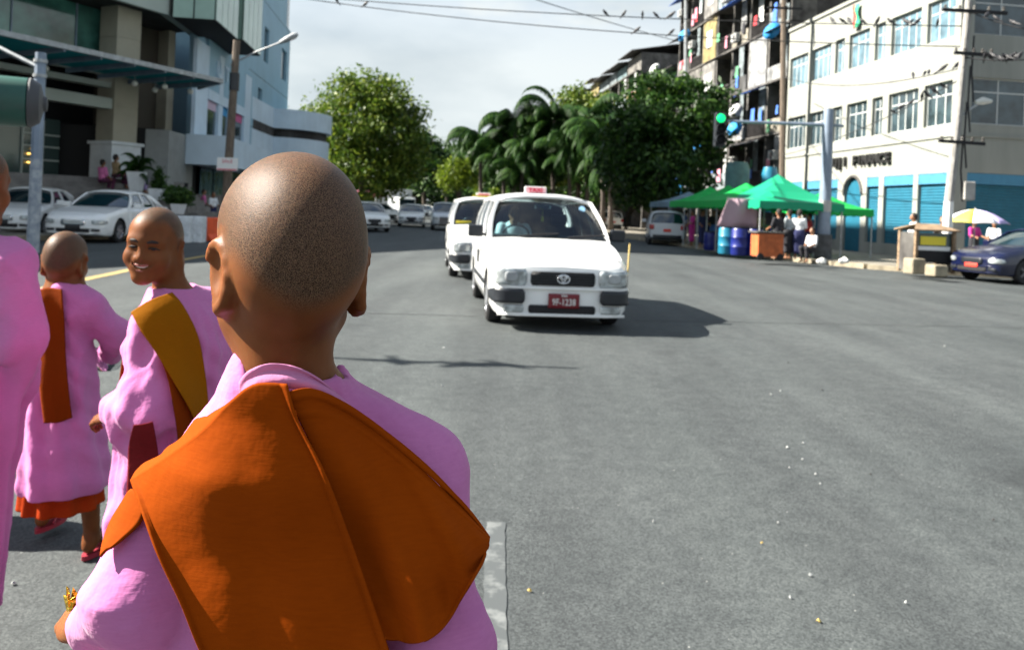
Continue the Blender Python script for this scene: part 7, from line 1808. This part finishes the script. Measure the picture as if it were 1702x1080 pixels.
for px, py, Y0, m_, lab in ((1224, 292, 41, 'teal_tank', 'tall teal water tank above the market canopies'), (1278, 300, 40.5, 'drum_cyan', 'bluish tank beside the cream office corner')):
    b0 = P(px, py + 30, Y0); t0 = P(px, py - 22, Y0); tk = thing('water_tank', lab, 'tank', (b0[0], b0[1], 0.13), 0); h0 = t0[2] - 0.13; r0 = 0.62 if px < 1250 else 0.40
    g = MB(); g.lathe([(r0 * .93, h0 * .42), (r0, h0 * .46), (r0, h0 * .92), (r0 * .8, h0)], 18); g.build('vessel', M[m_], tk, smooth=True)
    for k in range(4):
        a = k * math.pi / 2 + .4; g = MB(); g.bar((r0 * .8 * math.cos(a), r0 * .8 * math.sin(a), 0), (r0 * .8 * math.cos(a), r0 * .8 * math.sin(a), h0 * .42), .1); g.build('stand_leg', M['stain_dark'], tk)

# ------------------------------------------------------------------ corner stall: cart, umbrella, blocks
c = G(1538, 452, 0.13); ck = thing('food_cart', 'old wooden vendor cart with a glass case and yellow panel', 'cart', c, R(8))
M['old_wood'] = mat('old_wood', (0.22, 0.15, 0.09), 0.85, var=0.4, scale=4, stretch=(1, 1, 6), bump=0.2)
g = MB(); g.box(-0.55, 0.55, -0.35, 0.35, 0.28, 0.62); g.build('body', M['black_matte'], ck, bevel=0.01)
for x in (-0.58, 0.58):
    for y in (-0.36, 0.36):
        g = MB(); g.box(x - 0.04, x + 0.04, y - 0.04, y + 0.04, 0.0, 1.18); g.build('corner_post', M['old_wood'], ck)
for x, nm in ((-0.62, 'side_board'), (0.60, 'side_board')):
    g = MB(); g.box(x, x + 0.025, -0.31, 0.31, 0.05, 1.12); g.build(nm, M['stain'], ck)
g = MB(); g.box(-0.53, 0.53, -0.30, 0.30, 0.63, 1.12); gc = g.build('glass_case', M['display'], ck)
g = MB(); g.box(-0.42, 0.36, -0.325, -0.305, 0.78, 1.02); g.build('yellow_panel', M['yellow'], gc)
g = MB(); g.box(-0.50, 0.50, -0.33, -0.305, 0.63, 0.74); g.build('pale_panel', M['plate_white'], gc)
g = MB(); g.grid([[(-0.72, -0.45, 1.19), (0.72, -0.45, 1.19)], [(-0.35, 0, 1.36), (0.35, 0, 1.36)], [(-0.72, 0.45, 1.19), (0.72, 0.45, 1.19)]]); o = g.build('roof', M['old_wood'], ck); solidify(o, 0.04)
g = MB(); g.box(-0.45, 0.10, -0.5, -0.39, 0.0, 0.26); g.build('step_box', M['old_wood'], ck)
for px, py, lab, h in ((1519, 455, 'pale wooden block standing left of the old wooden cart', .42), (1556, 459, 'pale stone block standing at the foot of the leaning pole', .30)):
    c = G(px, py, 0.13); g = MB(); g.prism([(-.22, -.18), (.20, -.2), (.22, .18), (-.2, .2)], 0, h); o = g.build('kerb_block', M['kerb'], bevel=0.04, seg=2); o.location = c; o.rotation_euler = (0, 0, .3); tag(o, lab, 'block')
c = G(1636, 452, 0.13); um = thing('beach_umbrella', 'white yellow and lilac striped umbrella over the corner stall', 'umbrella', (c[0], c[1] + 0.6, 0.13), 0)
zt2 = P(1635, 349, c[1] + 0.6)[2] - 0.13
UM = [mat('umbrella_white', (0.72, 0.73, 0.76), 0.7), mat('umbrella_yellow', (0.66, 0.58, 0.06), 0.7), mat('umbrella_lilac', (0.42, 0.36, 0.62), 0.7), mat('umbrella_blue', (0.03, 0.22, 0.52), 0.7)]
rad = 0.95
for k in range(8):
    a0, a1 = k * math.pi / 4 + 0.2, (k + 1) * math.pi / 4 + 0.2; A = []
    for t in np.linspace(0.02, 1, 7):
        row = []
        for u in np.linspace(0, 1, 5):
            a = a0 + (a1 - a0) * u; rr_ = rad * t * (1 - 0.06 * t * math.sin(math.pi * u)); row.append((rr_ * math.cos(a), rr_ * math.sin(a), zt2 - 0.42 * t ** 1.8 + 0.02 * math.sin(math.pi * u) * t))
        A.append(row)
    g = MB(); g.grid(A); o = g.build('panel', UM[(0, 1, 0, 2, 3, 0, 2, 0)[(k + 5) % 8]], um, smooth=True, sharp=None); solidify(o, 0.006)
    g = MB(); g.tube([(0, 0, zt2 - .03), (rad * .5 * math.cos(a0), rad * .5 * math.sin(a0), zt2 - .16), (rad * .98 * math.cos(a0), rad * .98 * math.sin(a0), zt2 - .44)], .008, 4); g.build('rib', M['galv'], um)
g = MB(); g.tube([(0, 0, 0), (0, 0, zt2 + 0.06)], 0.022, 8); g.build('pole', M['galv'], um)

# ------------------------------------------------------------------ left kerb: planters, barrier, blocks
M['pot_white'] = mat('pot_white', (0.66, 0.68, 0.68), 0.5, var=0.06, scale=6)
def pot(root, w0, w1, h):
    g = MB(); A = [[(-w0, -w0), (w0, -w0), (w0, w0), (-w0, w0)], [(-w1, -w1), (w1, -w1), (w1, w1), (-w1, w1)]]
    for k in range(4):
        j = (k + 1) % 4; g.face([(*A[0][k], 0), (*A[0][j], 0), (*A[1][j], h), (*A[1][k], h)])
    g.face([(*p, 0) for p in A[0]][::-1]); g.face([(*p, h - .04) for p in A[1]]); g.build('pot', M['pot_white'], root, bevel=0.015)
p = P(226, 322, 28.0); z = P(226, 318, 28)[2]
pt = thing('planter', 'tall tapered white planter with arching palm leaves by the pedestal', 'planter', (p[0], p[1], z), 0.4, 'planters by the mall'); hp = P(226, 286, 28)[2] - z
pot(pt, .20, .33, hp)
for k in range(13):
    f_ = link('frond', FR[k % 4], pt); f_.location = (0, 0, hp); s = 0.23; f_.scale = (s, s, s); f_.rotation_euler = (0, -0.75 + (k % 3) * 0.22, k * 2 * math.pi / 13)
g = MB(); g.tube([(0, 0, hp - .05), (0, 0, hp + .25)], [.05, .03], 6); g.build('stem', M['palm_bark'], pt)
p = P(262, 333, 27.2); z = P(262, 332, 27.2)[2]; hp = P(262, 314, 27.2)[2] - z
pt = thing('planter', 'low white cube planter with a small cone shaped conifer', 'planter', (p[0], p[1], z), 0.4, 'planters by the mall'); pot(pt, .26, .31, hp)
V, Q, _ = leaves([((0, 0, hp + .15), (.20, .20, .18)), ((0, 0, hp + .4), (.13, .13, .2)), ((0, 0, hp + .62), (.07, .07, .16))], 60, 26, .05, .06, 5); link('foliage', mesh_np('foliage', V, Q, LEAF['dark'], False), pt)
p = P(296, 357, 26.5); z = max(0.13, P(296, 356, 26.5)[2]); hp = P(296, 339, 26.5)[2] - z
pt = thing('planter', 'white planter with a round leafy bush beside the smiling novice head', 'planter', (p[0], p[1], z), 0.4, 'planters by the mall'); pot(pt, .18, .26, hp)
V, Q, _ = leaves([((-.08, 0, hp + .30), (.36, .36, .30)), ((.12, 0, hp + .2), (.25, .25, .22))], 110, 26, .07, .09, 6); link('foliage', mesh_np('foliage', V, Q, LEAF['mid'], False), pt)
M['barrier_orange'] = mat('barrier_orange', (0.75, 0.085, 0.015), 0.5, var=0.1, scale=5)
c = G(350, 401); br = thing('road_barrier', 'orange plastic road barrier peeking out left of the front nun head', 'barrier', c, 0.15)
g = MB(); pr_ = [(-.30, 0), (.30, 0), (.30, .10), (.17, .22), (.13, .75), (-.13, .75), (-.17, .22), (-.30, .10)]
n_ = len(pr_); g.v = [(0.0, y, z) for y, z in pr_] + [(1.0, y, z) for y, z in pr_]; g.f = [tuple(range(n_))[::-1], tuple(range(n_, 2 * n_))] + [(i, (i + 1) % n_, n_ + (i + 1) % n_, n_ + i) for i in range(n_)]; g.m = [0] * len(g.f)
b = g.build('shell', M['barrier_orange'], br, bevel=0.02); b.rotation_euler = (0, 0, R(60)); b.location = (-.2, -.1, 0)
for px, lab in ((306, 'scuffed white concrete block left of the orange barrier'), (326, 'white concrete block touching the first one, nearer the barrier')):
    c = G(px, 403); g = MB(); g.prism([(-.24, -.22), (.24, -.22), (.22, .24), (-.24, .22)], 0, .80); o = g.build('concrete_block', mat('scuffed_white', (0.60, 0.63, 0.65), 0.85, var=0.2, scale=7), bevel=0.03, seg=2); o.location = c; tag(o, lab, 'block', 'white blocks on the kerb')
c = on_mall(0.85, 1.35, 1.2); g = MB(); g.lathe([(.10, 0), (.11, .25), (.05, .33), (.05, .38)], 12); o = g.build('yellow_can', M['yellow'], smooth=True); o.location = c; tag(o, 'small yellow container standing on the mall steps', 'container')

# more of the market: tables of goods and people in the shade of the canopies
M['goods_cloth'] = mat('goods_cloth', (0.05, 0.03, 0.09), 0.9, var=0.4, scale=3)
GO = [mat('goods_%d' % i, c, 0.7) for i, c in enumerate(((0.30, 0.05, 0.03), (0.35, 0.25, 0.05), (0.05, 0.18, 0.06), (0.40, 0.40, 0.38), (0.04, 0.06, 0.25), (0.30, 0.10, 0.20)))]
for n_, (px, py, lab) in enumerate(((1190, 400, 'dark draped table with goods under the middle green canopy'), (1222, 406, 'dark draped table with goods behind the cyan drum'), (1262, 414, 'dark draped table with goods behind the orange cart'), (1318, 420, 'dark draped table with goods behind the men at the mast'))):
    c = G(px, py, 0.13); tb = thing('market_table', lab, 'table', c, ST, 'market tables')
    g = MB(); g.box(-0.9, 0.9, -0.35, 0.35, 0.02, 0.78); g.build('drape', M['goods_cloth'], tb, bevel=0.03)
    rr = random.Random(n_)
    for k in range(9):
        x = -0.8 + 0.2 * k; g = MB(); w_ = rr.uniform(.06, .09); g.box(x - w_, x + w_, -0.28, rr.uniform(0, .2), 0.782, 0.79 + rr.uniform(.06, .3)); g.build('goods', rr.choice(GO), tb, bevel=0.02)
for px, py, top, bot, f_, lab in ((1176, 405, 'plum', 'navy', 160, 'person in plum behind the person in navy at the market'), (1192, 403, 'black', 'black', 30, 'dark clothed person deep in the shade of the middle canopy'), (1206, 404, 'white', 'plum', 200, 'person in a pale top behind the child in purple'), (1229, 407, 'red', 'black', 190, 'person in red behind the greyish pink hanging cloth'), (1244, 410, 'black', 'navy', 170, 'person in black just behind the deep blue drums'), (1262, 417, 'tan', 'black', 20, 'person in tan behind the orange cart'), (1300, 421, 'navy', 'black', 210, 'person in navy between the men, further back in the shade'), (1334, 422, 'magenta', 'plum', 140, 'woman in magenta behind the man in the white shirt'), (1137, 401, 'blue', 'navy', 80, 'person in blue left of the woman in magenta, by the wagon')):
    figure(lab, at(px, py), 1.62 + (px % 5) * 0.02, R(f_), top, bot, group=mk)

# each crow told by its place along its own wire
ORD = ['first', 'second', 'third', 'fourth', 'fifth', 'sixth', 'seventh', 'eighth', 'ninth', 'tenth']
for grp, phrase in (('crows on the sky wire', 'in the row on the upper sky wire'), ('crows on the lower sky wire', 'on the lower sky wire'), ('crows before the upper office windows', 'on the wire across the upper office windows'), ('crows before the lower office windows', 'on the climbing wire before the lower office windows'), ('crows between the office window rows', 'on the wire between both office window rows'), ('crows right of the leaning pole', 'in the tight row right of the leaning pole'), ('crows on the upper right wire', 'on the upper wire right of the leaning pole')):
    cs = sorted([o for o in COL.objects if o.get('group') == grp], key=lambda o: px_of(np.array(o.location)))
    for i, o in enumerate(cs): o['label'] = ORD[i] + ' black crow from the left ' + phrase
